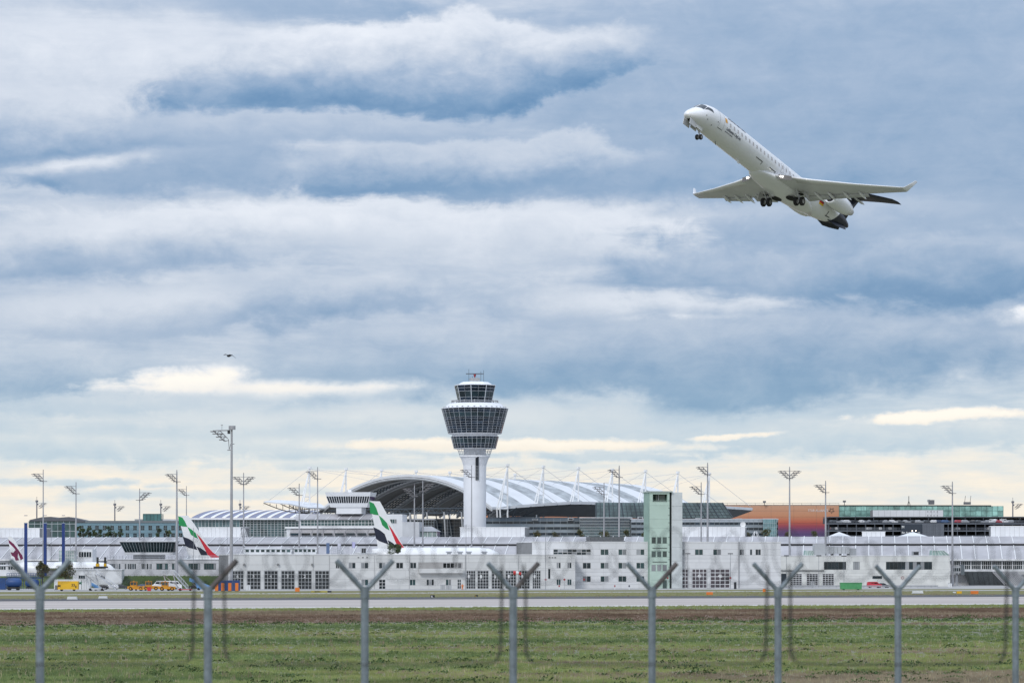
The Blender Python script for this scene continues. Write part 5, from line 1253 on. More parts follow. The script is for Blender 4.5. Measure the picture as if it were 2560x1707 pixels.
# the tallest mast, with a drum on top
D_ = 795.0; t = thing('floodlight_mast', 'tallest mast with a grey drum on top and a side lamp bracket', 'light mast', (X(578, D_), D_, 0), 0, 'floodlight masts around the apron')
s_ = D_ / F
MB().bar((0, 0, 0), (.15, 0, Z(1073, D_)), 4.6 * s_, 14, 2.4 * s_).build('pole', MST, t)
MB().lathe([(8.5 * s_, Z(1073.5, D_)), (8.6 * s_, Z(1073, D_)), (8.6 * s_, Z(1064.5, D_)), (8.2 * s_, Z(1064, D_))], (.25, 0, 0), 24).build('drum', MST, t)
head(t, -1.0, Z(1074, D_), -1, .98)
q = MB(); q.bar((-.2, 0, Z(1075, D_)), (-4.4, 0, Z(1075.5, D_)), .08, 5); q.bar((-2.6, 0, Z(1075, D_)), (-2.6, 0, Z(1063, D_)), .05, 5); q.box(-2.85, -2.35, -.1, .1, Z(1063, D_), Z(1062, D_)); q.bar((-2.8, 0, Z(1063, D_)), (-2.8, 0, Z(1061, D_)), .07, 5); q.bar((-2.4, 0, Z(1063, D_)), (-2.4, 0, Z(1061, D_)), .07, 5)
q.bar((-.75, 0, Z(1097, D_)), (-.55, 0, Z(1125, D_)), .09, 5); q.bar((0, 0, Z(1105, D_)), (-.6, 0, Z(1125, D_)), .07, 5); q.bar((-1.1, 0, Z(1125, D_)), (0, 0, Z(1125, D_)), .1, 5); q.bar((.3, 0, Z(1109.5, D_)), (.9, 0, Z(1109.5, D_)), .1, 5)
q.build('bracket', LMP, t)
MB().box(-1.0, -.3, -.5, .5, Z(1084, D_), Z(1075, D_)).build('camera_housing', DARK, t)
# far radio masts with dark drums
for (px, pt, pb, lab) in ((92, 1250, 1295, 'far dark mast with drum above the gabled glass hall'), (287, 1258, 1302, 'far dark mast with drum above the middle of the hotel'), (402, 1258, 1300, 'far dark mast with drum beside the glass cube on the hotel'), (600, 1258, 1290, 'far dark drum mast behind the striped roof'), (2532, 1252, 1300, 'far dark mast with drum at the end of the car park')):
    d = 1500.0; t = thing('radio_mast', lab, 'radio mast', (X(px, d), d, 0), 0, 'far masts with drums'); s_ = d / F; FM = mat('far_mast', (.16, .16, .18), .6)
    MB().bar((0, 0, 0), (0, 0, Z(pt + 4, d)), 2.0 * s_, 8, 1.5 * s_).build('pole', FM, t); MB().lathe([(3.4 * s_, Z(pt + 5, d)), (3.5 * s_, Z(pt, d))], (0, 0, 0), 12).build('drum', FM, t)
    head(t, 1.0, Z(pt + 6, d), 1, .9); MB().bar((0, 0, Z(pt, d)), (0, 0, Z(pt - 9, d)), .1, 4).build('aerial', FM, t)
    MB().lathe([(2.6 * s_, Z(pt + 12, d)), (2.6 * s_, Z(pt + 8, d))], (.3, 0, 0), 10).build('collar', FM, t)
# thin poles, lamp posts and flag poles
def thin_pole(px, pt, pb, d, label, lamp=0, r=.09, grp='thin poles and lamp posts'):
    t = thing('lamp_post' if lamp else 'thin_pole', label, 'lamp post' if lamp else 'pole', (X(px, d), d, 0), 0, grp)
    MB().bar((0, 0, 0), (0, 0, Z(pt, d)), r, 7, r * .7).build('pole', mat('pole_grey', (.30, .31, .33), .5, .3), t)
    if lamp: MB().box(-.75, .75, -.3, .3, Z(pt, d) - .05, Z(pt, d) + .22).build('lamp_head', DARK, t)
for a in ((1118, 1297, 1385, 895, 'thin dark aerial pole on the roof left of the control tower'), (1165, 1310, 1400, 812, 'thin pole at the vehicle doors below the control tower'), (1364, 1310, 1400, 812, 'thin grey pole at the right end of the fire station'), (1296, 1390, 1470, 800, 'thin pole carrying the windsock'),
          (128, 1305, 1400, 955, 'thin pole between the second and third blue pylons'), (176, 1312, 1400, 955, 'thin pole right of the third blue pylon'), (568, 1310, 1440, 850, 'thin pole beside the tallest mast'), (484, 1318, 1420, 880, 'thin pole right of the left airliner fin')): thin_pole(*a)
for a in ((1719.5, 1384, 1470, 845, 'lamp post before the door numbered fifty'), (1826, 1384, 1470, 848, 'lamp post right of the door numbered forty eight'), (1966, 1389, 1465, 880, 'lamp post at the left end of the workshop'), (2047, 1389, 1465, 880, 'lamp post between the workshop doors'), (2110, 1390, 1462, 880, 'lamp post beside the green skip')): thin_pole(*a, lamp=1)
# ------------------------------------------------------------------ parked airliners
def affine(src, dst):
    (x0, y0), (x1, y1), (x2, y2) = src; (u0, v0), (u1, v1), (u2, v2) = dst
    det = (x1 - x0) * (y2 - y0) - (x2 - x0) * (y1 - y0)
    def f(x, y):
        a = ((x - x0) * (y2 - y0) - (x2 - x0) * (y - y0)) / det; b = ((x1 - x0) * (y - y0) - (x - x0) * (y1 - y0)) / det
        return (u0 + a * (u1 - u0) + b * (u2 - u0), v0 + a * (v1 - v0) + b * (v2 - v0))
    return f
PJW = mat('parked_white', (.74, .74, .74), .35, var=.02); LG = mat('livery_green', (.01, .25, .07), .4, var=.05); LR = mat('livery_red', (.55, .02, .035), .4, var=.05); LK = mat('livery_black', (.008, .012, .03), .4); LM = mat('livery_maroon', (.16, .01, .06), .45)
SRC = [(760, 568), (890, 565), (890, 1090)]
FIN = [(760, 568), (890, 565), (930, 620), (1000, 720), (1100, 880), (1180, 1000), (1220, 1050), (1270, 1095), (1330, 1130), (1400, 1160), (1180, 1165), (890, 1165), (890, 1090), (840, 860)]
COL = [(LG, 'green_band', [[(760, 572), (815, 590), (850, 640), (882, 712), (822, 708), (775, 695)], [(882, 712), (930, 742), (990, 792), (1022, 866), (975, 848), (930, 815)]]),
       (LK, 'black_band', [[(820, 838), (900, 868), (962, 905), (1015, 1015), (900, 985), (858, 962)], [(1000, 968), (1060, 992), (1130, 1040), (1150, 1085), (1062, 1082)]]),
       (LR, 'red_band', [[(1000, 795), (1062, 862), (1150, 975), (1220, 1050), (1330, 1130), (1205, 1122), (1150, 1078), (1090, 965)]])]
def airliner(label, d, dst, nose_px, top_py, rad, fin, cols, src, windows=False, name='parked_airliner', tailx=None):
    f = affine(src, dst); x0 = dst[0][0]; t = thing(name, label, 'airplane', (X(x0, d), d, 0))
    L = lambda p: (X(p[0], d) - X(x0, d), Z(p[1], d)); th = .55
    po = [L(f(*p)) for p in fin]
    fo = MB().prism(po, -th / 2, th / 2).build('fin', PJW, t, fix=True)
    for (m, nm, polys) in cols:
        for pl in polys:
            MB().prism([L(f(*p)) for p in pl], -th / 2 - .02, th / 2 + .02).build(nm, m, fo, fix=True)
    zt = Z(top_py, d); xs0 = L((tailx if tailx else x0 + 12, 0))[0]; xn = L((nose_px, 0))[0]; ln = xn - xs0; secs = []
    for u, rr, dz in ((0, .12, .78), (.06, .42, .5), (.16, .78, .2), (.27, 1, 0), (.6, 1, 0), (.8, 1, 0), (.88, .95, -.03), (.94, .78, -.12), (.98, .48, -.26), (1, .1, -.4)):
        secs.append([(xs0 + ln * u, rad * rr * cos(a), zt - rad + dz * rad + rad * rr * sin(a)) for a in [2 * pi * k / 20 for k in range(20)]])
    loft(secs, 'fuselage', PJW, t)
    zc = zt - rad
    loft([[(xs0 + 2 - 3.2 * c + .0 - 3.5 * v, y, zc + rad * .55 + tt * .5) for c, tt in AF] for y, v in ((-10, 1.2), (0, 0), (10, 1.2))], 'tailplane', PJW, t)
    loft([[(xs0 + ln * .58 - 9 * c * k, y, zc - rad * .5 + tt * 1.0 * k + z2) for c, tt in AF] for y, k, z2 in ((-26, .3, 2.0), (0, 1.3, 0), (26, .3, 2.0))], 'wing', PJW, t)
    for y in (-9, 9): MB().lathe([(1.3, 0), (1.45, -.6), (1.35, -3.2), (.8, -4.2)], (xs0 + ln * .62, y, zc - rad * .95), 16, 'x').build('engine', PJW, t, smooth=True)
    for (u, y) in ((.5, -3), (.5, 3), (.9, 0)): MB().bar((xs0 + ln * u, y, zc - rad * .6), (xs0 + ln * u, y, .5), .18, 6).lathe([(.5, -.3), (.6, -.2), (.6, .2), (.5, .3)], (xs0 + ln * u, y, .6), 14, 'y').build('landing_gear', DARK, t)
    if windows:
        wm = MB().box(0, .28, 0, .04, 0, .42).mesh('cabin_window'); wm.materials.append(mat('dark_cabin_glass', (.03, .035, .04), .2))
        for k in range(42): inst('cabin_window', wm, t, (xs0 + ln * .3 + k * ln * .6 / 42, -rad - .02, zc + .35))
    return t
airliner('airliner with striped green black and red fin whose white back shows above the fire station', 880, [(923.5, 1252), (949.5, 1252.5), (946, 1377)], 1263, 1367.5, 4.2, FIN, COL, SRC, tailx=930)
airliner('parked airliner whose green white black and red striped fin stands beside the glazed booth', 950, [(445.4, 1288.7), (470.2, 1288), (470, 1388.5)], 760, 1393, 4.0, FIN, COL, SRC, tailx=455)
FQ = [(105, 840), (150, 838), (200, 900), (260, 1010), (300, 1130), (330, 1180), (150, 1180), (130, 1000)]
CQ = [(LM, 'maroon_stripe', [[(112, 878), (185, 940), (245, 1020), (285, 1080), (302, 1130), (272, 1150), (240, 1060), (180, 985), (120, 925)]]), (LM, 'maroon_emblem', [[(140, 1045), (175, 1050), (205, 1015), (238, 1060), (232, 1110), (250, 1150), (205, 1155), (190, 1110), (155, 1085)]])]
airliner('parked airliner with a maroon stripe and emblem on its pale grey fin', 890, [(20, 1340.5), (28.7, 1340), (28.7, 1405.7)], 292, 1404, 2.6, FQ, CQ, [(105, 840), (150, 838), (150, 1180)], True, tailx=24)
# ------------------------------------------------------------------ vehicles
def car_paint(name, c): return mat('paint_' + name, c, .28, coat=.6, var=.03)
CARC = {'black': (.012, .013, .016), 'dark grey': (.045, .05, .056), 'silver': (.40, .41, .43), 'white': (.75, .75, .76), 'red': (.50, .02, .035), 'dark blue': (.02, .04, .10), 'blue': (.03, .10, .25)}
CGL = glass('car_glass', (.012, .015, .018), .05, .1)
CAR = {}
def car_meshes(kind):
    if kind in CAR: return CAR[kind]
    if kind == 'van': prof_ = [(-2.3, .35), (-2.35, 1.0), (-2.25, 1.75), (-1.9, 1.88), (.75, 1.88), (1.35, 1.25), (2.15, 1.05), (2.3, .75), (2.28, .35)]; gl = [(-2.05, 1.12, -1.4, 1.66), (-1.25, 1.12, -.35, 1.66), (-.2, 1.12, .62, 1.66)]; gf = [(.68, 1.66), (1.25, 1.16), (.75, 1.16)]
    elif kind == 'bus': prof_ = [(-2.7, .35), (-2.75, 1.2), (-2.65, 2.2), (-2.3, 2.4), (1.5, 2.4), (2.2, 1.5), (2.7, 1.25), (2.75, .8), (2.7, .35)]; gl = [(-2.3, 1.45, -1.0, 2.05), (-.8, 1.45, .4, 2.05)]; gf = [(.6, 2.05), (1.5, 2.05), (1.9, 1.5), (.6, 1.5)]
    elif kind == 'wagon': prof_ = [(-2.25, .32), (-2.3, .85), (-2.15, 1.05), (-1.85, 1.42), (.3, 1.45), (1.05, .98), (2.05, .82), (2.25, .62), (2.2, .3)]; gl = [(-1.75, 1.0, -1.0, 1.34), (-.9, .98, .05, 1.36)]; gf = [(.12, 1.36), (.35, 1.33), (.85, .98), (.12, .98)]
    else: prof_ = [(-2.15, .32), (-2.2, .78), (-2.05, .98), (-1.75, 1.0), (-1.15, 1.42), (.1, 1.45), (.95, .98), (1.95, .82), (2.2, .62), (2.15, .3)]; gl = [(-1.15, 1.0, -.6, 1.34), (-.5, 1.0, .05, 1.36)]; gf = [(.12, 1.36), (.25, 1.33), (.78, .98), (.12, .98)]
    w_ = .9; b = MB(); n = len(prof_)
    for y, k in ((-w_, .95), (-w_ * .97, 1), (w_ * .97, 1), (w_, .95)):
        for (x, z) in prof_: zz = z; tuck = .14 if z > 1.05 else 0; b.v.append((x * (k * .5 + .5), (abs(y) - tuck) * (1 if y > 0 else -1), zz))
    for r_ in range(3):
        for k in range(n): b.f.append((r_ * n + k, r_ * n + (k + 1) % n, (r_ + 1) * n + (k + 1) % n, (r_ + 1) * n + k))
    b.f += [tuple(range(n)), tuple(range(3 * n, 4 * n))]
    g = MB()
    for s in (-1, 1):
        for (x0, z0, x1, z1) in gl: y0, y1 = s * (w_ - .135 + .02), s * (w_ - .135 + .02); g.quad((x0, y0, z0), (x1, y0, z0), (x1, y1, z1), (x0, y1, z1))
        g.add([(x, s * (w_ - .115), z) for x, z in gf], [tuple(range(len(gf)))])
    ix = max(range(n - 1), key=lambda i: prof_[i + 1][0] - prof_[i][0] if prof_[i][1] > 1.3 and prof_[i + 1][1] < prof_[i][1] else -9)
    (xa, za2), (xb_, zb2) = prof_[ix], prof_[ix + 1]; g.quad((xa + .06, -.66, za2), (xa + .06, .66, za2), (xb_ - .02, .7, zb2 + .06), (xb_ - .02, -.7, zb2 + .06))
    wh = MB().lathe([(.2, -.1), (.32, -.1), (.34, 0), (.32, .1), (.2, .1)], (0, 0, 0), 14, 'y'); hub = MB().lathe([(.02, -.108), (.2, -.104), (.2, .104), (.02, .108)], (0, 0, 0), 10, 'y')
    lt = MB().box(0, .06, -.22, .22, -.07, .07)
    CAR[kind] = [q.mesh('m') for q in (b, g, wh, hub, lt)]
    bm = bmesh.new(); bm.from_mesh(CAR[kind][0]); bmesh.ops.recalc_face_normals(bm, faces=bm.faces); bm.to_mesh(CAR[kind][0]); bm.free()
    CAR[kind][1].materials.append(CGL); CAR[kind][2].materials.append(TYRE); CAR[kind][3].materials.append(RIM)
    CAR[kind][4].materials.append(mat('car_light', (.6, .6, .58), .2)); return CAR[kind]
BODY = {}
def car(kind, colour, loc, rz, label, group, detail=True, name=None):
    b, g, wh, hub, lt = car_meshes(kind); key = (kind, colour)
    if key not in BODY: BODY[key] = b.copy(); BODY[key].materials.clear(); BODY[key].materials.append(car_paint(colour.replace(' ', '_'), CARC[colour]))
    t = thing(name or ('parked_van' if kind in ('van', 'bus') else 'parked_car'), label, 'van' if kind in ('van', 'bus') else 'car', loc, rz, group)
    inst('body', BODY[key], t); inst('windows', g, t)
    if detail:
        xw = (-1.35, 1.35) if kind != 'bus' else (-1.7, 1.7)
        for x in xw:
            for y in (-.82, .82): w_ = inst('wheel', wh, t, (x, y, .34)); inst('hub_cap', hub, w_)
        ex = 2.2 if kind != 'bus' else 2.7
        for s in (-1, 1): inst('headlight', lt, t, (ex, s * .6, .68))
    return t
def at(px, d, z=0): return (X(px, d), d, z)
G_L = 'vehicles on the left apron'
car('sedan', 'black', at(253, 820), pi, 'black car behind the mobile boarding stairs', G_L)
car('wagon', 'white', at(277, 824), pi, 'white car half behind the boarding stairs', G_L)
car('wagon', 'dark grey', at(303, 828), .1, 'dark grey estate car left of the yellow tractors', G_L)
car('sedan', 'dark blue', at(352, 832), pi, 'dark blue car glimpsed behind the yellow tractors', G_L)
car('wagon', 'silver', at(388, 832), pi - .1, 'silver car between two yellow tractors', G_L)
car('bus', 'white', at(405, 838), pi, 'white van behind the yellow tractors left side', G_L); car('bus', 'white', at(432, 836), 0, 'white van behind the second boarding stairs', G_L)
car('sedan', 'black', at(488, 835), pi, 'black car under the blue sloping conveyor', G_L)
car('van', 'red', at(2186, 868), 0, 'red van parked before the cream workshop', None); car('sedan', 'black', at(2207, 872), .25, 'black car next to the red van', None)
# cars on the car park decks
rc = random.Random(5); zz = zd1
cols_top = ['dark grey', 'silver', 'white', 'black', 'white', 'silver', 'dark grey', 'black', 'silver', 'white', 'dark grey', 'silver', 'black', 'silver', 'dark grey', 'white', 'dark blue', 'blue', 'dark blue', 'red', 'silver', 'black', 'dark grey', 'silver', 'white', 'red', 'white', 'silver', 'black']
for k, c in enumerate(cols_top):
    px = 2086 + k * 16.4
    kd = rc.choice(['sedan', 'wagon', 'wagon', 'van' if c == 'white' else 'sedan']); fc_ = rc.choice(['left', 'right'])
    car(kd, c, (X(px, 1302.6), 1302.6 + rc.uniform(-.3, .5), zz), (rc.choice([.5, -.5]) if fc_ == 'right' else pi + rc.choice([.5, -.5])) + rc.uniform(-.15, .15), c + {'sedan': ' saloon car', 'wagon': ' estate car', 'van': ' people carrier'}[kd] + ' on the top deck of the car park, nose ' + fc_, 'cars on the top deck', detail=False)
for k in range(22):
    px = 2080 + k * 8.5 if k < 19 else 2390 + (k - 19) * 40
    c = rc.choice(['black', 'dark grey', 'dark grey', 'silver', 'white']); car('wagon', c, (X(px, 1303.4), 1303.4, zd0), pi / 2 + rc.uniform(-.4, .4), c + ' car in the shade of the lower car park deck', 'cars on the lower deck', detail=False)
# yellow tow tractors
YEL = mat('tractor_yellow', (.62, .27, .015), .45, var=.08, nscale=1.5); YEB = mat('yellow_box', (.72, .42, .02), .45, var=.05)
def tractor(px, d, rz, label, sc=1.0):
    t = thing('tow_tractor', label, 'tractor', at(px, d), rz, 'yellow tow tractors on the left apron')
    MB().prism([(-2.3, .45), (2.3, .45), (2.35, .9), (2.2, 1.15), (.4, 1.25), (-2.3, 1.2)], -1.0, 1.0).build('chassis', YEL, t, fix=True)
    c = MB(); c.prism([(-1.5, 1.2), (.3, 1.2), (.3, 1.5), (-1.5, 1.5)], -.9, .9); c.box(-1.55, .35, -.95, .95, 2.35, 2.5)
    for x in (-1.45, -.55, .22):
        for y in (-.85, .85): c.bar((x, y, 1.45), (x + .03, y, 2.38), .07, 4)
    c.build('cab', YEL, t); MB().box(-1.4, .2, -.8, .8, 1.5, 2.34).build('cab_glass', glass('tractor_glass', (.10, .12, .12), .1, .1), t)
    MB().bar((-.6, 0, 2.5), (-.6, 0, 2.75), .12, 8).build('beacon', mat('beacon_orange', (.7, .2, .01), .3), t)
    for x in (-1.4, 1.4):
        for y in (-.95, .95): MB().lathe([(.25, -.16), (.5, -.16), (.52, 0), (.5, .16), (.25, .16)], (x, y, .52), 16, 'y').build('wheel', TYRE, t); MB().lathe([(.05, -.17), (.25, -.165), (.25, .165), (.05, .17)], (x, y, .52), 10, 'y').build('hub', YEL, t)
    MB().box(2.3, 2.5, -.9, .9, .5, .85).build('bumper', DARK, t)
    for y in (-.7, .7): MB().box(2.2, 2.36, y - .14, y + .14, .92, 1.1).build('headlight', mat('car_light', (.6, .6, .58), .2), t)
tractor(340, 792, 0, 'yellow tow tractor at the end of the row beside the parked cars'); tractor(377, 800, .15, 'yellow tow tractor half behind the red bin'); tractor(418, 788, .05, 'yellow tow tractor beside the second boarding stairs')
q = thing('flat_trailer', 'low flat trailer with yellow edge behind the last tractor', 'trailer', at(352, 788)); MB().box(-2, 2.5, -1, 1, .35, .55).build('deck', YEL, q); MB().lathe([(.25, -.1), (.25, .1)], (-1.2, -.9, .25), 10, 'y').lathe([(.25, -.1), (.25, .1)], (1.4, -.9, .25), 10, 'y').build('wheel', TYRE, q)
# generator, containers
BLU = mat('container_blue', (.015, .06, .20), .5, var=.08); REDM = mat('red_paint', (.5, .03, .03), .5); ORM = mat('barrier_orange', (.70, .19, .03), .55, var=.06); WHM = mat('box_white', (.68, .69, .70), .5, var=.05); SKY = mat('conveyor_blue', (.12, .27, .50), .5, var=.06)
t = thing('generator_trailer', 'yellow ground power generator box with black lettering', 'generator', at(171, 780)); k_ = 780 / F
MB().box(-25 * k_, 25 * k_, -1.2, 1.2, .45, 2.7).build('casing', YEB, t)
for s in (-1, 1): MB().lathe([(.2, -.12), (.4, -.12), (.4, .12), (.2, .12)], (s * 1.7, -1.0, .4), 12, 'y').build('wheel', TYRE, t)
sign_text('M', .95, DARK, t, (-24.5 * k_, -1.22, 1.1), bold=True); sign_text('33', 1.0, DARK, t, (9 * k_, -1.22, 1.3), bold=True)
MB().box(19 * k_, 21.5 * k_, -1.26, -1.21, .9, 1.5).build('hatch', DARK, t); MB().bar((-25 * k_, 0, .5), (-36 * k_, 0, .35), .08, 6).box(-33 * k_, -27 * k_, -.5, .5, .4, 1.6).build('tow_bar', mat('machine_grey', (.15, .15, .16), .6), t)
t = thing('white_container', 'white box container with green letter behind the yellow generator', 'container', at(182, 792)); k_ = 792 / F
MB().box(-45 * k_, 45 * k_, -1.2, 1.2, .3, 3.1).build('box', WHM, t); sign_text('M', 1.2, mat('sign_green', (.02, .22, .12), .5), t, (15.5 * k_, -1.23, 1.7), bold=True)
for u in (24, 30, 36): MB().bar((u * k_, -1.25, .4), (u * k_, -1.25, 3.0), .03, 4).build('door_rod', STEEL, t)
MB().box(23 * k_, 23.4 * k_, -1.22, -1.2, .35, 3.05).build('door_seam', DARK, t)
t = thing('blue_container', 'dark blue container behind the orange pillars', 'container', at(572, 785)); k_ = 785 / F
MB().box(-27 * k_, 27 * k_, -1.2, 1.2, 0, 2.9).build('box', BLU, t)
for k in range(22): MB().box((-26 + k * 2.4) * k_, (-25 + k * 2.4) * k_, -1.25, -1.2, .15, 2.75).build('rib', BLU, t)
for u in (10, 14): MB().bar((u * k_, -1.29, .2), (u * k_, -1.29, 2.7), .035, 4).build('door_rod', STEEL, t)
for i, p in enumerate((541.5, 557, 574.5, 592)):
    t = thing('orange_pillar', 'upright orange barrier pillar by the blue container', 'barrier', at(p, 776), 0, 'orange pillars by the blue container'); MB().box(-.42, .42, -.35, .35, .1, 2.25).build('pillar', ORM, t); MB().box(-.5, .5, -.45, .45, 0, .1).build('foot', DARK, t)
def conveyor(px0, px1, py0, py1, d, label):
    t = thing('belt_loader', label, 'belt loader', at(px0, d)); w_ = X(px1, d) - X(px0, d); z0, z1 = Z(py0, d), max(.5, Z(py1, d))
    MB().prism([(0, z0), (w_, z1), (w_, z1 - .5), (0, z0 - .9)], -.8, .8).build('belt', SKY, t, fix=True)
    MB().prism([(w_ * .25, z0 * .75 + z1 * .25 - .7), (w_, z1 - .5), (w_ * .98, .35), (w_ * .35, .35)], -.7, .7).build('chassis', SKY, t, fix=True)
    for x in (w_ * .4, w_ * .9): MB().lathe([(.15, -.8), (.35, -.8), (.35, .8), (.15, .8)], (x, 0, .35), 12, 'y').build('wheel', TYRE, t)
    MB().bar((.3, 0, z0 - .8), (w_ * .4, 0, .4), .1, 6).build('lift_strut', STEEL, t)
conveyor(474, 531, 1444, 1466, 800, 'light blue belt loader sloping down to the blue container'); conveyor(228, 257, 1455, 1474, 796, 'light blue ramp beside the white container')
# boarding stairs
def stairs(px0, py0, px1, py1, d, label):
    t = thing('boarding_stairs', label, 'stairs', at(px0, d), 0, 'mobile boarding stairs'); w_ = X(px1, d) - X(px0, d); z0 = Z(py0, d); z1 = .3; AL_ = mat('aluminium', (.62, .63, .65), .4, .5)
    for y in (-.9, .9):
        MB().bar((0, y, z0), (w_, y, z1), .13, 5).build('stringer', AL_, t)
        q = MB(); q.bar((0, y, z0 + 1.1), (w_, y, z1 + 1.1), .06, 5); q.bar((-3.4, y, z0 + 1.1), (0, y, z0 + 1.1), .06, 5)
        for k in range(7): u = k / 6; q.bar((w_ * u, y, z0 + (z1 - z0) * u), (w_ * u, y, z0 + (z1 - z0) * u + 1.1), .045, 4)
        for k in range(4): q.bar((-3.4 + k * 1.1, y, z0), (-3.4 + k * 1.1, y, z0 + 1.1), .045, 4)
        q.build('handrail', AL_, t)
    for k in range(15): u = k / 15; z = z0 + (z1 - z0) * u; piece('step', AL_, t, w_ * u, w_ * u + .42, -.85, .85, z - .06, z)
    MB().box(-3.6, 0, -1, 1, z0 - .16, z0).build('platform', AL_, t)
    q = MB()
    for x in (-3, -.3):
        for y in (-.7, .7): q.bar((x, y, z0 - .1), (x + 1.2, y, .6), .09, 5)
    q.bar((-3, 0, z0 - .2), (1.5, 0, .7), .09, 5); q.build('support_frame', AL_, t)
    MB().box(-2.2, 2.2, -.8, .8, .35, .75).build('chassis', AL_, t)
    for x in (-1.6, 1.7): MB().lathe([(.15, -.95), (.36, -.95), (.36, .95), (.15, .95)], (x, 0, .36), 12, 'y').build('wheel', TYRE, t)
stairs(241, 1434, 291, 1477, 786, 'steel boarding stairs leaning right beside the white container'); stairs(436, 1435, 470, 1476, 790, 'steel boarding stairs with high platform behind the yellow tractors')
t = thing('red_bin', 'red upright bin in front of a yellow tractor', 'bin', at(373, 780)); MB().prism([(-.45, 0), (.45, 0), (.55, 1.0), (-.55, 1.0)], -.4, .4).build('tub', REDM, t, fix=True); MB().box(-.6, .6, -.45, .45, 1.0, 1.1).build('lid', REDM, t)
t = thing('red_dolly', 'low red dolly frame at the foot of the boarding stairs', 'dolly', at(463, 782)); MB().box(-1.9, 1.9, -.7, .7, .3, .5).build('frame', REDM, t)
for x in (-1.4, 1.4): MB().lathe([(.1, -.7), (.25, -.7), (.25, .7), (.1, .7)], (x, 0, .25), 10, 'y').build('wheel', TYRE, t)
# blue fuel tanks on the far left
t = thing('blue_tank', 'blue tank trailer with rounded end at the left edge', 'tank', at(34, 800)); k_ = 800 / F
MB().lathe([(.05, -2.3), (.8, -2.1), (1.25, -1.5), (1.3, 0), (1.25, 1.6), (.8, 2.2), (.05, 2.35)], (0, 0, 2.1), 20, 'x').build('tank', BLU, t, smooth=True); MB().box(-1.8, 1.8, -.9, .9, .4, .9).build('chassis', DARK, t)
for x in (-1.2, 1.2): MB().lathe([(.2, -1), (.42, -1), (.42, 1), (.2, 1)], (x, 0, .42), 14, 'y').build('wheel', TYRE, t)
t = thing('blue_tank', 'smaller blue tank partly behind the dark bush', 'tank', at(80, 815)); MB().lathe([(.05, -2.0), (.8, -1.8), (1.15, -1.2), (1.15, 1.2), (.8, 1.9), (.05, 2.0)], (0, 0, 1.9), 20, 'x').build('tank', BLU, t, smooth=True); MB().box(-1.6, 1.6, -.8, .8, .3, .8).build('chassis', DARK, t)
t = thing('blue_box', 'tall dark blue equipment box at the picture edge beside the tank', 'box', at(4, 808)); MB().box(-1.3, 1.2, -1.2, 1.2, .1, 3.3).build('body', BLU, t); MB().box(-1.35, 1.25, -1.25, 1.25, 3.3, 3.42).build('lid', BLU, t)
t = thing('blue_railing', 'blue railing behind the fuel tanks', 'railing', at(60, 830)); q = MB()
for k in range(16): q.bar((-5 + k * .7, 0, 0), (-5 + k * .7, 0, 4.6), .06, 4)
for z in (3.6, 4.1, 4.6): q.bar((-5, 0, z), (5.5, 0, z), .06, 4)
q.build('rail', BLU, t); MB().box(-5, 5.5, .1, 1, 3.1, 3.4).build('walkway', BLU, t)
for i, (p, lab) in enumerate(((61.5, 'blue pylon nearest the maroon tail fin'), (110, 'blue pylon right beside a floodlight mast'), (155.5, 'blue pylon above the glazed bridge house'))):
    d = 870.0; t = thing('blue_pylon', lab, 'pylon', at(p + 3, d), 0, 'tall blue pylons'); k_ = d / F
    MB().box(-3.4 * k_, 3.6 * k_, -.45, .45, 0, Z(1308, d)).build('shaft', mat('pylon_blue', (.012, .04, .19), .45), t); MB().box(-3.8 * k_, 4.0 * k_, -.55, .55, Z(1308, d), Z(1306, d)).build('cap', mat('pylon_cap', (.25, .3, .4), .5), t)
    for z in (12, 22): MB().box(-3.5 * k_, 3.7 * k_, -.5, .5, z, z + .15).build('joint', BLU, t)
# low concrete building and wall on the left with window strips
f = Fr(268, 915, 0); t = f.thing('gate_building', 'low grey concrete gate building with strips of windows below the glazed booth', 'building')
x0, x1 = 0, f.x(566); z1 = f.z(1397); CG = mat('gate_concrete', (.48, .48, .49), .7, rnd=.05); MB().box(x0, x1, .1, 18, 0, z1 - .2).build('wall', BACK, t); MB().box(x0, x1, -.3, 18, z1 - .2, z1).build('roof', PW, t)
wz0, wz1 = f.z(1423), f.z(1407.5); op = []
for (a, b, n) in ((273, 302, 6), (311, 341, 7), (353, 380, 6), (391, 420, 4), (430, 440, 2), (471, 500, 5), (510, 540, 5), (549, 556, 2)):
    op.append((f.x(a), f.x(b), wz0, wz1)); window(t, f.x(a), f.x(b), wz0, wz1, n, 1, .12, GLT if a > 390 else GL, MATS['frame_dark'] if a > 390 else FRAME)
clad(t, f, x0, x1, [0, wz0 - 1.6, wz0, wz1, z1 - .22], op, 5.0, CG)
q = MB()
for k in range(40): u = x0 + (x1 - x0) * k / 39; q.bar((u, 0, z1), (u, 0, z1 + 1.1), .05, 4)
for z in (.55, 1.1): q.bar((x0, 0, z1 + z), (x1, 0, z1 + z), .05, 4)
q.build('roof_railing', STEEL, t)
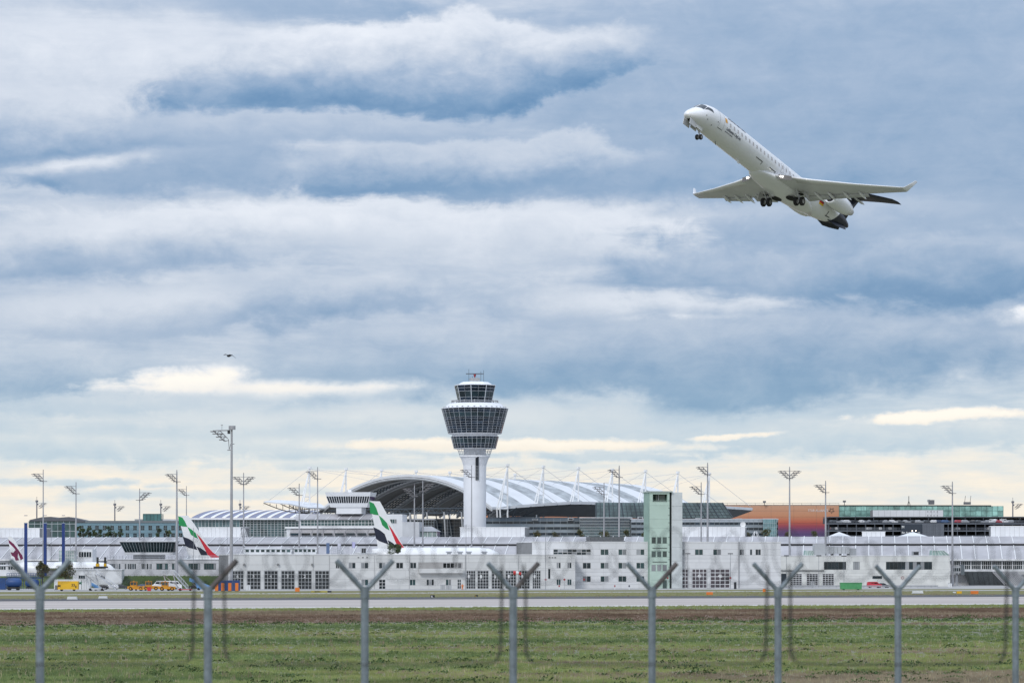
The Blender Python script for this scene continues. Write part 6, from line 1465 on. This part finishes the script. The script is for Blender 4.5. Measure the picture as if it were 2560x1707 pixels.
# glazed booth
f = Fr(298, 935, 0); bt = f.thing('glazed_control_booth', 'flared glass control booth with slanted dark panes above the gate building', 'building')
zt_, zb_ = f.z(1354), f.z(1380); T0, T1, B0, B1 = f.x(299), f.x(438), f.x(311), f.x(430)
n = 18
for k in range(n):
    u0, u1 = k / n, (k + 1) / n
    MB().add([(B0 + (B1 - B0) * u0 + .05, 1.6, zb_), (B0 + (B1 - B0) * u1 - .05, 1.6, zb_), (T0 + (T1 - T0) * u1 - .05, 0, zt_), (T0 + (T1 - T0) * u0 + .05, 0, zt_), (B0 + (B1 - B0) * u0 + .05, 1.7, zb_), (B0 + (B1 - B0) * u1 - .05, 1.7, zb_), (T0 + (T1 - T0) * u1 - .05, .1, zt_), (T0 + (T1 - T0) * u0 + .05, .1, zt_)], [(0, 1, 2, 3), (7, 6, 5, 4), (0, 3, 7, 4), (1, 5, 6, 2)]).build('pane', glass('booth_glass', (.012, .028, .032), .06, .35, spec=.22), bt)
    MB().bar((B0 + (B1 - B0) * u0, 1.55, zb_), (T0 + (T1 - T0) * u0, -.05, zt_), .06, 4).build('mullion', mat('booth_frame', (.35, .38, .40), .5), bt)
MB().add([(B0, 1.8, zb_), (B1, 1.8, zb_), (T1, .2, zt_), (T0, .2, zt_), (B0, 9, zb_), (B1, 9, zb_), (T1, 10, zt_), (T0, 10, zt_)], [(0, 1, 2, 3), (4, 5, 6, 7), (0, 4, 7, 3), (1, 5, 6, 2), (3, 2, 6, 7), (0, 1, 5, 4)]).build('core', MATS['cab_core'], bt, fix=True)
MB().box(T0 - .4, T1 + .4, -.5, 10.5, zt_, zt_ + .45).build('roof', PW, bt); MB().box(B0 - .2, B1 + .2, 1.2, 9.2, zb_ - .8, zb_).build('floor', PW, bt); MB().box(f.x(330), f.x(405), 3, 9, 0, zb_ - .8).build('stem', CG, bt)
# bridge house left, wall and annex
f = Fr(182, 845, 0); t = f.thing('white_annex', 'low white annex with small windows behind the boarding stairs', 'building'); a, b = 0, f.x(304); z1 = f.z(1424.5)
MB().box(a, b, .1, 6, 0, z1).build('wall', WHM, t); MB().box(a - .2, b + .2, -.2, 6, z1, z1 + .25).build('roof', PWW, t)
for (p, q_) in ((196, 213), (252, 263)): window(t, f.x(p), f.x(q_), f.z(1446), f.z(1437), 3, 1, .08).location.y = .06
f = Fr(147, 930, 0); t = f.thing('glazed_bridge_house', 'pale green glazed bridge house beside the third blue pylon', 'building'); g = glass('bridge_glass', (.42, .52, .50), .15, .1)
MB().box(0, f.x(185), 0, 6, 0, f.z(1375)).build('wall', g, t)
for k in range(8): u = f.x(185) * k / 7; MB().box(u - .07, u + .07, -.08, 0, 0, f.z(1375)).build('mullion', FRAME, t)
for py in (1375, 1384, 1393): MB().box(0, f.x(185), -.1, -.005, f.z(py) - .1, f.z(py) + .1).build('beam', FRAME, t)
f = Fr(194, 960, 0); t = f.thing('dormer_window', 'dormer with four dark windows cut into the lower pier roof', 'dormer'); zz0, zz1 = f.z(1393), f.z(1378); MB().box(0, f.x(231), .1, 10, 5, zz1 + .8).build('wall', PWW, t); window(t, .3, f.x(229), zz0, zz1, 5, 1, .14, GL, RIBM)
# hydraulic lamps: yellow and black devices on a dark platform
t = thing('service_lift', 'dark service lift platform with two black posts on yellow feet', 'service lift', at(251, 870)); k_ = 870 / F
MB().box(-16 * k_, 18 * k_, -1, 1, Z(1419, 870), Z(1415, 870)).build('platform', DARK, t); MB().box(-1.5, 1.5, -.8, .8, 0, Z(1419, 870)).build('scissor', STEEL, t)
for (p, w_) in ((-7, 4), (12, 3)): MB().box((p - w_) * k_, (p + w_) * k_, -.6, .6, Z(1415, 870), Z(1408, 870)).build('foot', YEB, t); MB().box((p - 2.4) * k_, (p + 2.4) * k_, -.4, .4, Z(1408, 870), Z(1392, 870)).build('post', DARK, t)
# ------------------------------------------------------------------ grass bank with hedge on the left apron
q = MB(); x0, x1 = X(-60, 850), X(566, 850)
q.add([(x0, 842, .01), (x1, 842, .01), (x1, 852, Z(1440, 852)), (x0, 852, Z(1440, 852)), (x1, 870, Z(1440, 852)), (x0, 870, Z(1440, 852))], [(0, 1, 2, 3), (3, 2, 4, 5)]); o = struct(q.build('grass_bank', mat('bank_grass', (.09, .115, .05), .95, var=.3, nscale=.5, spec=.1)))
rnd = random.Random(21); q = MB()
for _ in range(9000):
    x = rnd.uniform(X(275, 845), X(566, 845)); u = rnd.random(); y = 842 + 10 * u; z = Z(1440, 852) * u; s_ = rnd.uniform(.08, .2); q.add([(x - s_, y, z - .03), (x + s_, y, z - .03), (x + rnd.uniform(-.2, .2), y, z + rnd.uniform(.15, .5))], [(0, 1, 2)])
o = q.build('bank_grass', G3); o['kind'] = 'stuff'; tag(o, 'long green grass growing on the apron bank', 'grass')
# ------------------------------------------------------------------ small things along the runway and apron
def marker(px, py, w_, h, name, label, m, txt=None, tcol=None, grp=None, cat='marker'):
    d = D(py); t = thing(name, label, cat, at(px, d), 0, grp); W = w_ * d / F; Hh = h * d / F; MB().box(-W / 2, W / 2, -.25, .25, .12, Hh).build('panel', m, t)
    for x in (-W * .35, W * .35): MB().box(x - .06, x + .06, -.1, .1, 0, .12).build('foot', DARK, t)
    if txt: sign_text(txt, Hh * .8, tcol, t, (-W * .38, -.27, Hh * .22), bold=True)
    return t
def wedge(px, py, w_, h, label):
    d = D(py); t = thing('runway_light_box', label, 'light box', at(px, d), 0, 'white wedge boxes beside the runway'); W = w_ * d / F; Hh = h * d / F
    MB().prism([(-W / 2, 0), (W / 2, 0), (W / 2 * .9, Hh), (-W / 2 * .85, Hh)], -.6, .6).build('body', WHM, t, fix=True); MB().box(-W / 2, W / 2, -.66, -.6, 0, Hh * .25).build('skirt', STEEL, t)
wedge(180.5, 1498.5, 25, 8, 'larger white wedge box on the grass before the yellow generator'); wedge(257.5, 1496, 22, 6.5, 'flatter white wedge box on the grass before the boarding stairs'); wedge(507, 1493, 9, 8, 'small white box on the grass before the blue belt loader'); wedge(2294, 1483.5, 28, 7, 'white wedge box on the grass before the workshop right end')
marker(743.5, 1479, 11, 11, 'orange_box', 'square orange box before the vehicle door numbered two', ORM, cat='box'); marker(1774, 1487, 16, 8, 'orange_box', 'wide orange box on the grass before the office doors', ORM, cat='box'); marker(1910.5, 1480, 7, 9, 'orange_box', 'small orange box near the left end of the workshop', ORM, cat='box'); marker(2436, 1485, 19, 9, 'orange_box', 'long orange box on the grass right of the white wedge box', ORM, cat='box')
marker(1081.5, 1493.5, 11, 7, 'runway_sign', 'small black sign with white figures beside the runway', mat('sign_black', (.01, .01, .012), .5), '8L', NUM, cat='sign'); marker(1191, 1491, 8, 4.5, 'taxi_sign', 'tiny yellow and black sign beside the runway', MATS['sign_black'], '2', YEB, cat='sign')
marker(2398, 1484, 12, 7, 'yellow_marker', 'yellow marker board next to the long orange box', YEB); marker(2386, 1482.5, 7, 4, 'white_marker', 'small white board next to the yellow marker', WHM)
t = thing('ground_marking', 'flat yellow stop board painted with ENTRY before the fire station', 'marking', at(798, 742)); MB().box(-2.1, 2.1, -.1, .1, .05, .48).build('board', mat('faded_yellow', (.42, .36, .08), .7), t); sign_text('ENTRY', .5, DARK, t, (-1.2, -.12, .09), bold=True); MB().box(2.2, 3.2, -.1, .1, .05, .48).build('end_board', DARK, t)
# windsock
t = thing('windsock', 'red and white windsock hanging in front of the vehicle doors', 'windsock', at(1292, 800, Z(1431, 800))); k_ = 800 / F
for k, m in enumerate((REDM, WHM, REDM)):
    q = MB(); r0, r1 = .62 - .08 * k, .62 - .08 * (k + 1)
    q.tube([(-1.0 + k * .75, 0, -.05 * k), (-.25 + k * .75, 0, -.05 * (k + 1) - .1 * k)], [r0, r1], 12, closed=False); q.build('stripe', m, t)
MB().lathe([(.60, -.02), (.66, -.02), (.66, .02), (.60, .02)], (-1.0, 0, 0), 14, 'x').build('ring', STEEL, t)
# green skip, rail, cabinets
t = thing('green_skip', 'green ribbed waste skip on the grass before the workshop', 'skip', at(2127, 805)); k_ = 805 / F; GRN = mat('skip_green', (.10, .37, .16), .5, var=.1, nscale=1)
MB().prism([(-26 * k_, .25), (26 * k_, .25), (27 * k_, 2.0), (-27 * k_, 2.0)], -1.1, 1.1).build('tub', GRN, t, fix=True)
for k in range(12): MB().box((-25 + k * 4.5) * k_, (-24 + k * 4.5) * k_, -1.2, -1.1, .35, 1.95).build('rib', GRN, t)
MB().box(-27.5 * k_, 27.5 * k_, -1.2, 1.2, 2.0, 2.12).build('rim', GRN, t); MB().box(-20 * k_, -16 * k_, -1, 1, 0, .25).box(16 * k_, 20 * k_, -1, 1, 0, .25).build('skid', DARK, t)
t = thing('guard_rail', 'low steel guard rail running before the workshop', 'rail', at(1887, 862)); q = MB(); W = X(2345, 862) - X(1887, 862)
MB().box(0, W, -.06, .06, .5, .85).build('beam', STEEL, t)
for k in range(28): MB().box(W * k / 27 - .06, W * k / 27 + .06, .06, .18, 0, .8).build('post', STEEL, t)
for (p, w_, h, d, lab) in ((621, 10, 13, 800, 'white cabinet beside the blue container'), (1107, 12, 12, 812, 'grey cabinet left of a pair under the balcony'), (1122, 14, 11, 812, 'wider grey cabinet under the balcony'), (1838, 6, 17, 835, 'dark upright cabinet right of door forty eight'), (2031, 9, 15, 872, 'grey round tank before the workshop doors'), (2375, 9, 10, 885, 'blue and white cabinet at the corner of the workshop')):
    t = thing('cabinet', lab, 'cabinet', at(p, d)); k_ = d / F; m = DARK if p == 1838 else (WHM if p in (621, 2375) else DUCT); MB().box(-w_ / 2 * k_, w_ / 2 * k_, -.4, .4, 0, h * k_).build('body', m, t); MB().box(-w_ / 2 * k_ - .05, w_ / 2 * k_ + .05, -.45, .45, h * k_, h * k_ + .08).build('lid', DUCT, t); MB().box(-.02, .02, -.43, -.4, .1, h * k_ - .1).build('door_seam', DARK, t)
def sign_post(px, pt, d, label, col):
    t = thing('round_sign_post', label, 'sign', at(px, d), 0, 'red signs along the facades'); MB().bar((0, 0, 0), (0, 0, Z(pt, d)), .05, 6).build('post', STEEL, t); MB().lathe([(.02, -.05), (.3, -.05), (.3, 0), (.02, 0)], (0, -.06, Z(pt, d) - .1), 16, 'y').build('disc', col, t)
for a in ((1669, 1443, 838, 'round red sign in front of the green tower door', RED), (1826, 1443, 842, 'round red sign beside door forty eight', RED), (1411, 1447, 815, 'round red sign at the right end of the fire station', RED), (1364, 1447, 815, 'round red sign on the slim pole by the fire station', RED), (1460, 1447, 826, 'red and white sign before the office windows', RED)): sign_post(*a)
for (p, lab) in ((1537, 'short red topped post before the office block'), (1573, 'short blue topped post before the office block'), (1398, 'short red post before the fire station')):
    t = thing('bollard', lab, 'bollard', at(p, 815)); MB().bar((0, 0, 0), (0, 0, .8), .12, 8).build('post', WHM, t); MB().bar((0, 0, .8), (0, 0, 1.3), .2, 8).build('head', {1537: RED, 1573: INK, 1398: RED}[p], t)
t = thing('person', 'person in orange workwear standing at the fire station entrance', 'person', at(1156, 806))
b = MB(); b.tube([(-.12, 0, .05), (-.11, 0, .5), (-.1, 0, .9)], [.07, .085, .11], 8); b.tube([(.14, 0, .05), (.12, 0, .5), (.1, 0, .9)], [.07, .085, .11], 8); b.tube([(0, 0, .85), (0, 0, 1.15), (0, 0, 1.42), (0, 0, 1.52)], [.2, .19, .22, .09], 10)
b.tube([(.22, 0, 1.42), (.32, 0, 1.15), (.34, -.1, .88)], [.075, .06, .045], 8); b.tube([(-.22, 0, 1.42), (-.33, 0, 1.15), (-.33, -.1, .88)], [.075, .06, .045], 8); b.build('body', ORM, t, smooth=True)
MB().lathe([(.04, 1.5), (.095, 1.58), (.11, 1.68), (.09, 1.78), (.03, 1.82)], (0, 0, 0), 10).build('head', mat('skin', (.4, .26, .2), .6), t, smooth=True)
# tents behind the pier and twin lit lamps on the car park ramp
for (p, w_, lab) in ((2282, 34, 'white pitched tent below the dark hoarding'), (2098, 26, 'white pitched tent left of the small plant room')):
    d = 1060.0; t = thing('white_tent', lab, 'tent', at(p, d)); k_ = d / F; zb_ = Z(1340, d); zt_ = Z(1331, d)
    MB().add([(-w_ * k_, -4, zb_), (w_ * k_, -4, zb_), (w_ * k_, 4, zb_), (-w_ * k_, 4, zb_), (0, 0, zt_ + .3)], [(0, 1, 4), (1, 2, 4), (2, 3, 4), (3, 0, 4)]).build('canopy', MEMB, t)
    for x in (-w_, w_): MB().bar((x * k_, -4, 0), (x * k_, -4, zb_), .12, 6).build('pole', STEEL, t)
t = thing('lamp_pair', 'two lit round lamps on a bar in front of the dark hoarding', 'lamp', at(2285, 1297)); zz_ = Z(1326, 1297); MB().bar((0, 0, 0), (0, 0, zz_), .1, 6).bar((-.9, 0, zz_), (.9, 0, zz_), .06, 5).build('post', DARK, t)
for x in (-.8, .8): MB().lathe([(.01, -.1), (.22, -.1), (.22, 0), (.01, 0)], (x, -.05, zz_), 12, 'y').build('lit_lamp', lamp_mat('lit_lamp', (1, .85, .7), 6), t)
for (p, d, w_, z0, hh, lab) in ((1242, 1400, 0, 0, 0, ''),):
    pass
# roof aerial structures
for (p, pt, d, lab) in ((2272, 1241, 1396, 'tripod aerial mast on the green glass building'), (2111, 1252, 1398, 'camera post on the green glass building left end'), (1911, 1253, 1398, 'camera post on the orange hangar roof')):
    t = thing('roof_aerial', lab, 'aerial', at(p, d, Z(1264, d) + .3)); hh = Z(pt, d) - Z(1264, d)
    MB().bar((0, 0, 0), (0, 0, hh), .16, 5).build('mast', DARK, t)
    if p == 2272: MB().bar((-1.1, 0, -1), (0, 0, 2.2), .1, 4).bar((1.1, 0, -1), (0, 0, 2.2), .1, 4).build('brace', DARK, t)
    else: MB().box(-.7, .7, -.5, .5, hh - .9, hh).build('housing', mat('machine_grey', (.15, .15, .16), .6), t)
for (p0, p1, pt, lab) in ((2322, 2335, 1252, 'dark lift housing on the green glass building'), (2410, 2426, 1257, 'grey roof box with two aerials on the green glass building')):
    d = 1405.0; t = thing('roof_housing', lab, 'roof plant', at((p0 + p1) / 2, d, Z(1263, d) + .5)); w_ = (p1 - p0) / 2 * d / F; MB().box(-w_, w_, -1.5, 1.5, 0, Z(pt, d) - Z(1263, d)).build('casing', mat('machine_grey', (.15, .15, .16), .6), t)
    if p0 == 2410:
        for x in (-w_ * .8, w_ * .9): MB().bar((x, 0, 1), (x + .4, 0, 4.3), .1, 4).build('aerial', DARK, t)
    else: MB().box(-w_ - .6, -w_ + .4, -1, 1, 1.2, 2.4).build('side_unit', STEEL, t)
# steel lattice pyramids and dish on the pier roof
for (p, pt, lab) in ((1889, 1327, 'white lattice pyramid on the pier roof near the hangar'), (609, 1320, 'white lattice pyramid on the pier roof behind the two sided mast')):
    d = 1010.0; t = thing('lattice_pyramid', lab, 'lattice', at(p, d)); zb_, zt_ = 15.5, Z(pt, d); q = MB()
    for k in range(6): a = 2 * pi * k / 6; q.bar((1.9 * cos(a), 1.9 * sin(a), zb_), (.4 * cos(a), .4 * sin(a), zt_), .07, 4)
    for u in (0, .4, .8):
        for k in range(6): a, b = 2 * pi * k / 6, 2 * pi * (k + 1) / 6; r_ = 1.9 - 1.5 * u; z = zb_ + (zt_ - zb_) * u; q.bar((r_ * cos(a), r_ * sin(a), z), (r_ * cos(b), r_ * sin(b), z), .05, 4)
    q.build('frame', RIBM, t)
t = thing('satellite_dish', 'white satellite dish on the plant room beside the green tower', 'dish', at(1857, 1018, Z(1317, 1018))); MB().lathe([(.02, 0), (.7, -.12), (1.0, -.35)], (0, 0, 1.0), 16, 'y', caps=False).build('dish', RIBM, t); MB().bar((0, .1, -.6), (0, .1, 1.0), .1, 6).build('post', STEEL, t)

def rl(px, y): c = fr.x(px, y); return (fr.X0 + fr.c * c - fr.s * y, fr.d0 + fr.s * c + fr.c * y, ztop)
for (p0, p1, hh, lab, n) in ((612, 728, 1.6, 'long low white shed with small windows on the fire station roof', 9), (735, 790, 1.7, 'shorter low white shed on the fire station roof', 5)):
    t = thing('roof_shed', lab, 'shed', rl(p0, 16), fr.t); W = fr.x(p1, 16) - fr.x(p0, 16); MB().box(0, W, 0, 4, 0, hh).build('wall', WHM, t); MB().box(-.2, W + .2, -.3, 4.2, hh, hh + .18).build('roof', PWW, t)
    for k in range(n): MB().box(W * (k + .15) / n, W * (k + .8) / n, -.04, 0, hh * .4, hh * .85).build('window', GLT, t)
t = thing('roof_sign', 'upright dark blue sign board on the fire station roof', 'sign', rl(816, 8), fr.t); MB().box(0, .95, 0, .2, .2, 3.3).build('board', mat('board_blue', (.10, .15, .26), .5), t); MB().box(.1, .85, .05, .15, 0, .2).build('foot', STEEL, t)
for (p, py, lab) in ((844, 1358, 'pale flag flying from a short pole on the fire station roof'), (880, 1354, 'lilac flag on the taller pole on the fire station roof')):
    t = thing('flag', lab, 'flag', rl(p, 9), fr.t); z1 = fr.z(py, p, 9) - ztop; MB().bar((0, 0, 0), (0, 0, z1), .05, 6).build('pole', STEEL, t)
    q = MB(); n = 6; cols_f = mat('flag_pale', (.62, .62, .70), .7) if p == 844 else mat('flag_lilac', (.45, .44, .66), .7)
    for k in range(n + 1): u = k / n; q.v += [(.05 + .95 * u, .12 * sin(u * 6), z1 - .1 * u), (.05 + .85 * u, .12 * sin(u * 6 + .6), z1 - 1.7 - .1 * u)]
    for k in range(n): q.f.append((2 * k, 2 * k + 2, 2 * k + 3, 2 * k + 1))
    q.build('cloth', cols_f, t)
t = thing('roof_ac_unit', 'square air conditioning box with fan grille on the fire station roof', 'air conditioner', rl(903, 8), fr.t); MB().box(0, 1.5, 0, 1.2, .1, 1.9).build('casing', DUCT, t); MB().box(.15, .7, -.03, 0, .4, 1.7).build('grille', DARK, t); MB().box(.8, 1.35, -.03, 0, .4, 1.7).build('grille', DARK, t); MB().box(0, 1.5, 0, 1.2, 0, .1).build('base', DARK, t)
t = thing('roof_stair', 'small steel stair and railing on the fire station roof', 'stairs', rl(828, 7), fr.t); q = MB()
for k in range(7): q.bar((k * .6, 0, 0), (k * .6, 0, 1.9 - .18 * k), .04, 4)
q.bar((0, 0, 1.9), (3.6, 0, .82), .05, 4); q.bar((0, 0, 1.2), (3.6, 0, .3), .05, 4); q.build('railing', STEEL, t); MB().box(0, 3.6, .2, 1, .1, .25).build('platform', STEEL, t)
# air bridge by the workshop
t = thing('air_bridge', 'grey telescopic air bridge between the workshop and the pier', 'air bridge', at(2392, 945)); k_ = 945 / F
MB().box(-14 * k_, 16 * k_, -1.6, 1.6, Z(1432, 945), Z(1414, 945)).build('tunnel', DUCT, t); MB().box(8 * k_, 17 * k_, -2.0, 2.0, Z(1436, 945), Z(1411, 945)).build('rotunda', mat('bridge_dark', (.12, .14, .15), .5), t); MB().bar((0, 0, 0), (0, 0, Z(1432, 945)), .4, 8).build('column', STEEL, t)
for k in range(4): MB().box((-12 + k * 5) * k_, (-8.5 + k * 5) * k_, -1.64, -1.6, Z(1427, 945), Z(1419, 945)).build('window', GL, t)
# ------------------------------------------------------------------ trees and shrubs
LF1 = mat('leaf_green', (.075, .115, .05), .7, var=.3, nscale=.6, spec=.25); LF2 = mat('leaf_olive', (.11, .125, .06), .7, var=.3, nscale=.6, spec=.25); LF3 = mat('leaf_dark', (.05, .08, .04), .7, var=.3, nscale=.6, spec=.25); LFB = mat('leaf_autumn', (.16, .11, .04), .7, var=.3, nscale=.6, spec=.25); BRK = mat('bark', (.07, .055, .045), .9, var=.2, nscale=3)
def tree(px, pt, pb, d, wpx, label, mats, seed, n=420, z0=0.0, cone=.0, name='tree', ls=.085, grp=None, base=None):
    rnd = random.Random(seed); k = d / F; H = (pb - pt) * k; Wd = wpx * k / 2; zb_ = Z(pb, d) if base is None else base
    t = thing(name, label, 'tree' if name == 'tree' else 'shrub', (X(px, d), d, z0), 0, grp); zb_ -= z0
    q = MB(); q.tube([(0, 0, 0), (rnd.uniform(-.1, .1), 0, zb_ + H * .3), (rnd.uniform(-.2, .2), 0, zb_ + H * .85)], [max(.1, H * .035), max(.07, H * .025), .03], 7)
    cl = []
    for i in range(9 if n > 200 else 5):
        u = rnd.uniform(.15, .95); rr = Wd * (1 - cone * u) * sqrt(max(.05, 1 - (2 * u - .9) ** 2 * .8)); a = rnd.uniform(0, 2 * pi); r = rr * rnd.uniform(.3, .8)
        c = Vector((r * cos(a), r * sin(a), zb_ + H * u)); cl.append((c, Wd * rnd.uniform(.35, .6))); q.tube([(0, 0, zb_ + H * u * .6), tuple(c)], [H * .014 + .02, .02], 5)
    q.build('trunk', BRK, t)
    qs = [MB() for _ in mats]
    for i in range(n):
        c, r = cl[i % len(cl)]; v = Vector((rnd.gauss(0, 1), rnd.gauss(0, 1), rnd.gauss(0, 1))).normalized() * r * rnd.uniform(.45, 1.05); p = c + Vector((v.x, v.y, v.z * .9))
        nn_ = Vector((rnd.uniform(-1, 1), rnd.uniform(-1, 1), rnd.uniform(-.2, 1))).normalized(); s_ = ls * H ** .5 * rnd.uniform(.7, 1.6); u = nn_.orthogonal().normalized() * s_; w_ = nn_.cross(u.normalized()) * s_ * .7
        if p.z < .02: continue
        qs[rnd.randrange(len(mats))].add([p - u, p - w_ * .8, p + u, p + w_], [(0, 1, 2, 3)])
    for q, m in zip(qs, mats): 
        if q.f: q.build('crown', m, t)
    return t
G_H = 'trees in front of the hotel'
for i, (p, pt, w_, lab) in enumerate(((199, 1313, 14, 'tall slim tree at the left corner of the hotel windows'), (210, 1318, 15, 'second tree of the row before the hotel, close to the slim one'), (222, 1316, 14, 'dark slim tree of the row before the hotel'), (236, 1322, 15, 'rounded bushy tree in the middle of the hotel row'), (250, 1324, 16, 'low light green tree of the hotel row'), (271, 1314, 20, 'tallest full tree before the hotel windows'), (287, 1328, 14, 'low shrubby tree right of the tallest hotel tree'), (301, 1321, 17, 'last tree at the right end of the hotel row'), (397, 1320, 17, 'rounded tree standing alone before the hotel'), (421, 1321, 15, 'narrow dark tree beside the tall mast before the hotel'), (122, 1328, 12, 'small tree before the gabled glass hall'))):
    tree(p, pt, 1342, 1200, w_, lab, [LF1, LF3] if i % 3 else [LF1, LF2, LF3], 40 + i, 1000, grp=G_H)
for i, (p, pt, w_, lab) in enumerate(((1343, 1328, 24, 'autumn tinted shrub by the raking mast legs'), (1389, 1330, 22, 'reddish shrub below the navy wing'), (1450, 1325, 22, 'olive shrub at the corner of the teal glazed front'), (1511, 1326, 28, 'olive shrub behind the shorter office mast'), (1565, 1327, 18, 'olive shrub between mast and green tower'), (1612, 1329, 18, 'small shrub against the green tower'), (1915, 1322, 30, 'brown green tree before the glazed corner bay'), (1970, 1326, 22, 'brown green tree at the foot of the hangar mast'), (2036, 1329, 26, 'dark tree at the foot of the hangar lettering'), (1872, 1330, 14, 'small tree beside the white plant room'))):
    tree(p, pt, 1344, 1048, w_, lab, [LF2, LFB, LF3], 70 + i, 800, name='shrub' if i < 6 else 'tree', grp='shrubs behind the pier roof')
tree(985.5, 1359, 1386, 840, 36, 'dense dark green tree showing above the fire station roof', [LF1, LF3, LF2], 90, 2400, ls=.065)
tree(106, 1406, 1452, 815, 36, 'dark olive bush behind the first forked fence post', [LF2, LF3, LFB], 91, 2600, ls=.06)
tree(163, 1402, 1450, 822, 42, 'loose olive tree before the parked airliner', [LF2, LF3, LFB], 92, 2400, ls=.06)
for (p, w_, lab) in ((368, 42, 'clipped green hedge on the bank behind the silver car'), (325, 46, 'clipped green hedge on the bank behind the cars'), (410, 50, 'green hedge on the bank behind the white vans'), (500, 50, 'green hedge on the bank by the belt loader')):
    tree(p, 1443, 1459, 838, w_, lab, [LF1, LF1, LF3], 100 + p, 1100, name='hedge', ls=.08, base=.2)
# ------------------------------------------------------------------ security fence on the bank in front of the camera
GALV = mat('fence_galvanised', (.20, .235, .255), .55, .35, .16, 6.0, bump=.15, bscale=30)
RUST = mat('fence_weathered', (.10, .085, .08), .7, .2, .2, 8.0)
fence = thing('security_fence', 'row of galvanised steel fence posts with forked tops', 'fence', (0, 36, 5.4))
FS, FT, FX0, FD0 = 2.5, radians(36.03), -6.0236, 36.0
posts = []
for i in range(-1, 9):
    px_fix = {0: 100, 1: 520, 2: 912, 3: 1283, 4: 1630, 5: 1945, 6: 2245, 7: 2539}.get(i)
    d = FD0 + FS * sin(FT) * i; x = FX0 + FS * cos(FT) * i
    if px_fix: x = X(px_fix, d)
    zj = Z(1473, d); at_ = .545; aw = .36
    posts.append((x, d, zj, at_))
    p = MB().bar((x, d - 36, 0), (x, d - 36, zj - 5.4), .054 , 12).build('post', GALV, fence, smooth=False)
    for sgn in (-1, 1):
        ex, ez = sgn * aw * (1 + .03 * (i % 3)), .385 * (1 + .03 * ((i * 7) % 3 - 1))
        ar = MB().bar((x - sgn * .03, d - 36, zj - 5.46), (x + ex, d - 36 + sgn * .1, zj - 5.4 + ez), .036, 8)
        ar.build('arm', RUST if (sgn > 0 and i in (1, 3, 4)) else GALV, p)
    MB().bar((x, d - 36, zj - 5.52), (x, d - 36, zj - 5.36), .062, 12).build('collar', GALV, p)
WIRE = mat('razor_wire', (.05, .055, .065), .5, .4, .1, 4)
run = thing('razor_wire_run', 'tangled coils of thin razor wire strung in front of the fence', 'razor wire', (0, 15, 5.4))
rr = random.Random(4); dep = 15.0
for i in range(9):
    q = MB(); pts = []; turns = 4; n = turns * 16; x0, x1 = X(-60 + i * 300, dep), X(-60 + (i + 1) * 300, dep); jit = [rr.uniform(-.05, .05) for _ in range(turns + 2)]
    for k in range(n + 1):
        t = k / n; a = 2 * pi * turns * t + i * 1.3; r = .115 + jit[int(t * turns)]
        pts.append((x0 + (x1 - x0) * t + .75 * r * cos(a), r * cos(a) * .5, Z(1402, dep) - 5.4 + jit[int(t * turns)] * .6 + r * sin(a)))
    q.tube(pts, .0029, 5)
    for k in range(0, len(pts) - 1):
        p = Vector(pts[k]); t_ = (Vector(pts[k + 1]) - p); u = t_.orthogonal().normalized(); q.quad(p - u * .009, p + t_ * .25 - u * .003, p + t_ * .5 + u * .009, p + t_ * .25 + u * .003)
    q.build('razor_wire_coil', WIRE, run)
# dark wire loops of a slack line strung close to the camera
for k, (a, b) in enumerate(((-160, 482), (561, 1252), (1314, 1915), (1976, 2514))):
    dep = 18.0; x0, x1, zt, zb = X(a, dep), X(b, dep), Z(1425, dep), Z(1658, dep); r = .066
    lp = thing('slack_wire', ['black slack wire loop before the first two fence posts', 'black slack wire loop hanging around the third fence post', 'black slack wire loop hanging around the fifth fence post', 'black slack wire loop hanging around the seventh fence post'][k], 'wire', (0, dep, 5.4), 0, 'slack wire loops before the fence')
    pts = [(x0 - .01, zt), (x0, zt - .12), (x0, zb + 2.6 * r)] + [(x0 - .03 * (k > 0) * 0 + r - r * cos(t), zb + r * 1.8 - r * 1.8 * sin(t)) for t in [pi / 2 * j / 6 for j in range(1, 7)]]
    pts += [(x0 + (x1 - x0) * t, zb - .006 * sin(pi * t)) for t in (.25, .5, .75)]
    pts += [(x1 - r + r * sin(t), zb + r * 1.8 - r * 1.8 * cos(t)) for t in [pi / 2 * j / 6 for j in range(1, 7)]] + [(x1, zb + 2.6 * r), (x1 + .01, zt)]
    WB = mat('black_wire', (.02, .022, .02), .7); n = len(pts)
    MB().tube([(p[0], 0, p[1] - 5.4) for p in pts], [.0085 if j < 6 or j > n - 7 else .0055 for j in range(n)], 6).build('wire', WB, lp)
    for x, z in ((x0 - .01, zt), (x1 + .01, zt)): MB().bar((x, 0, z - 5.4), (x, 0, z - 5.36), .006, 6).build('hook', WB, lp)
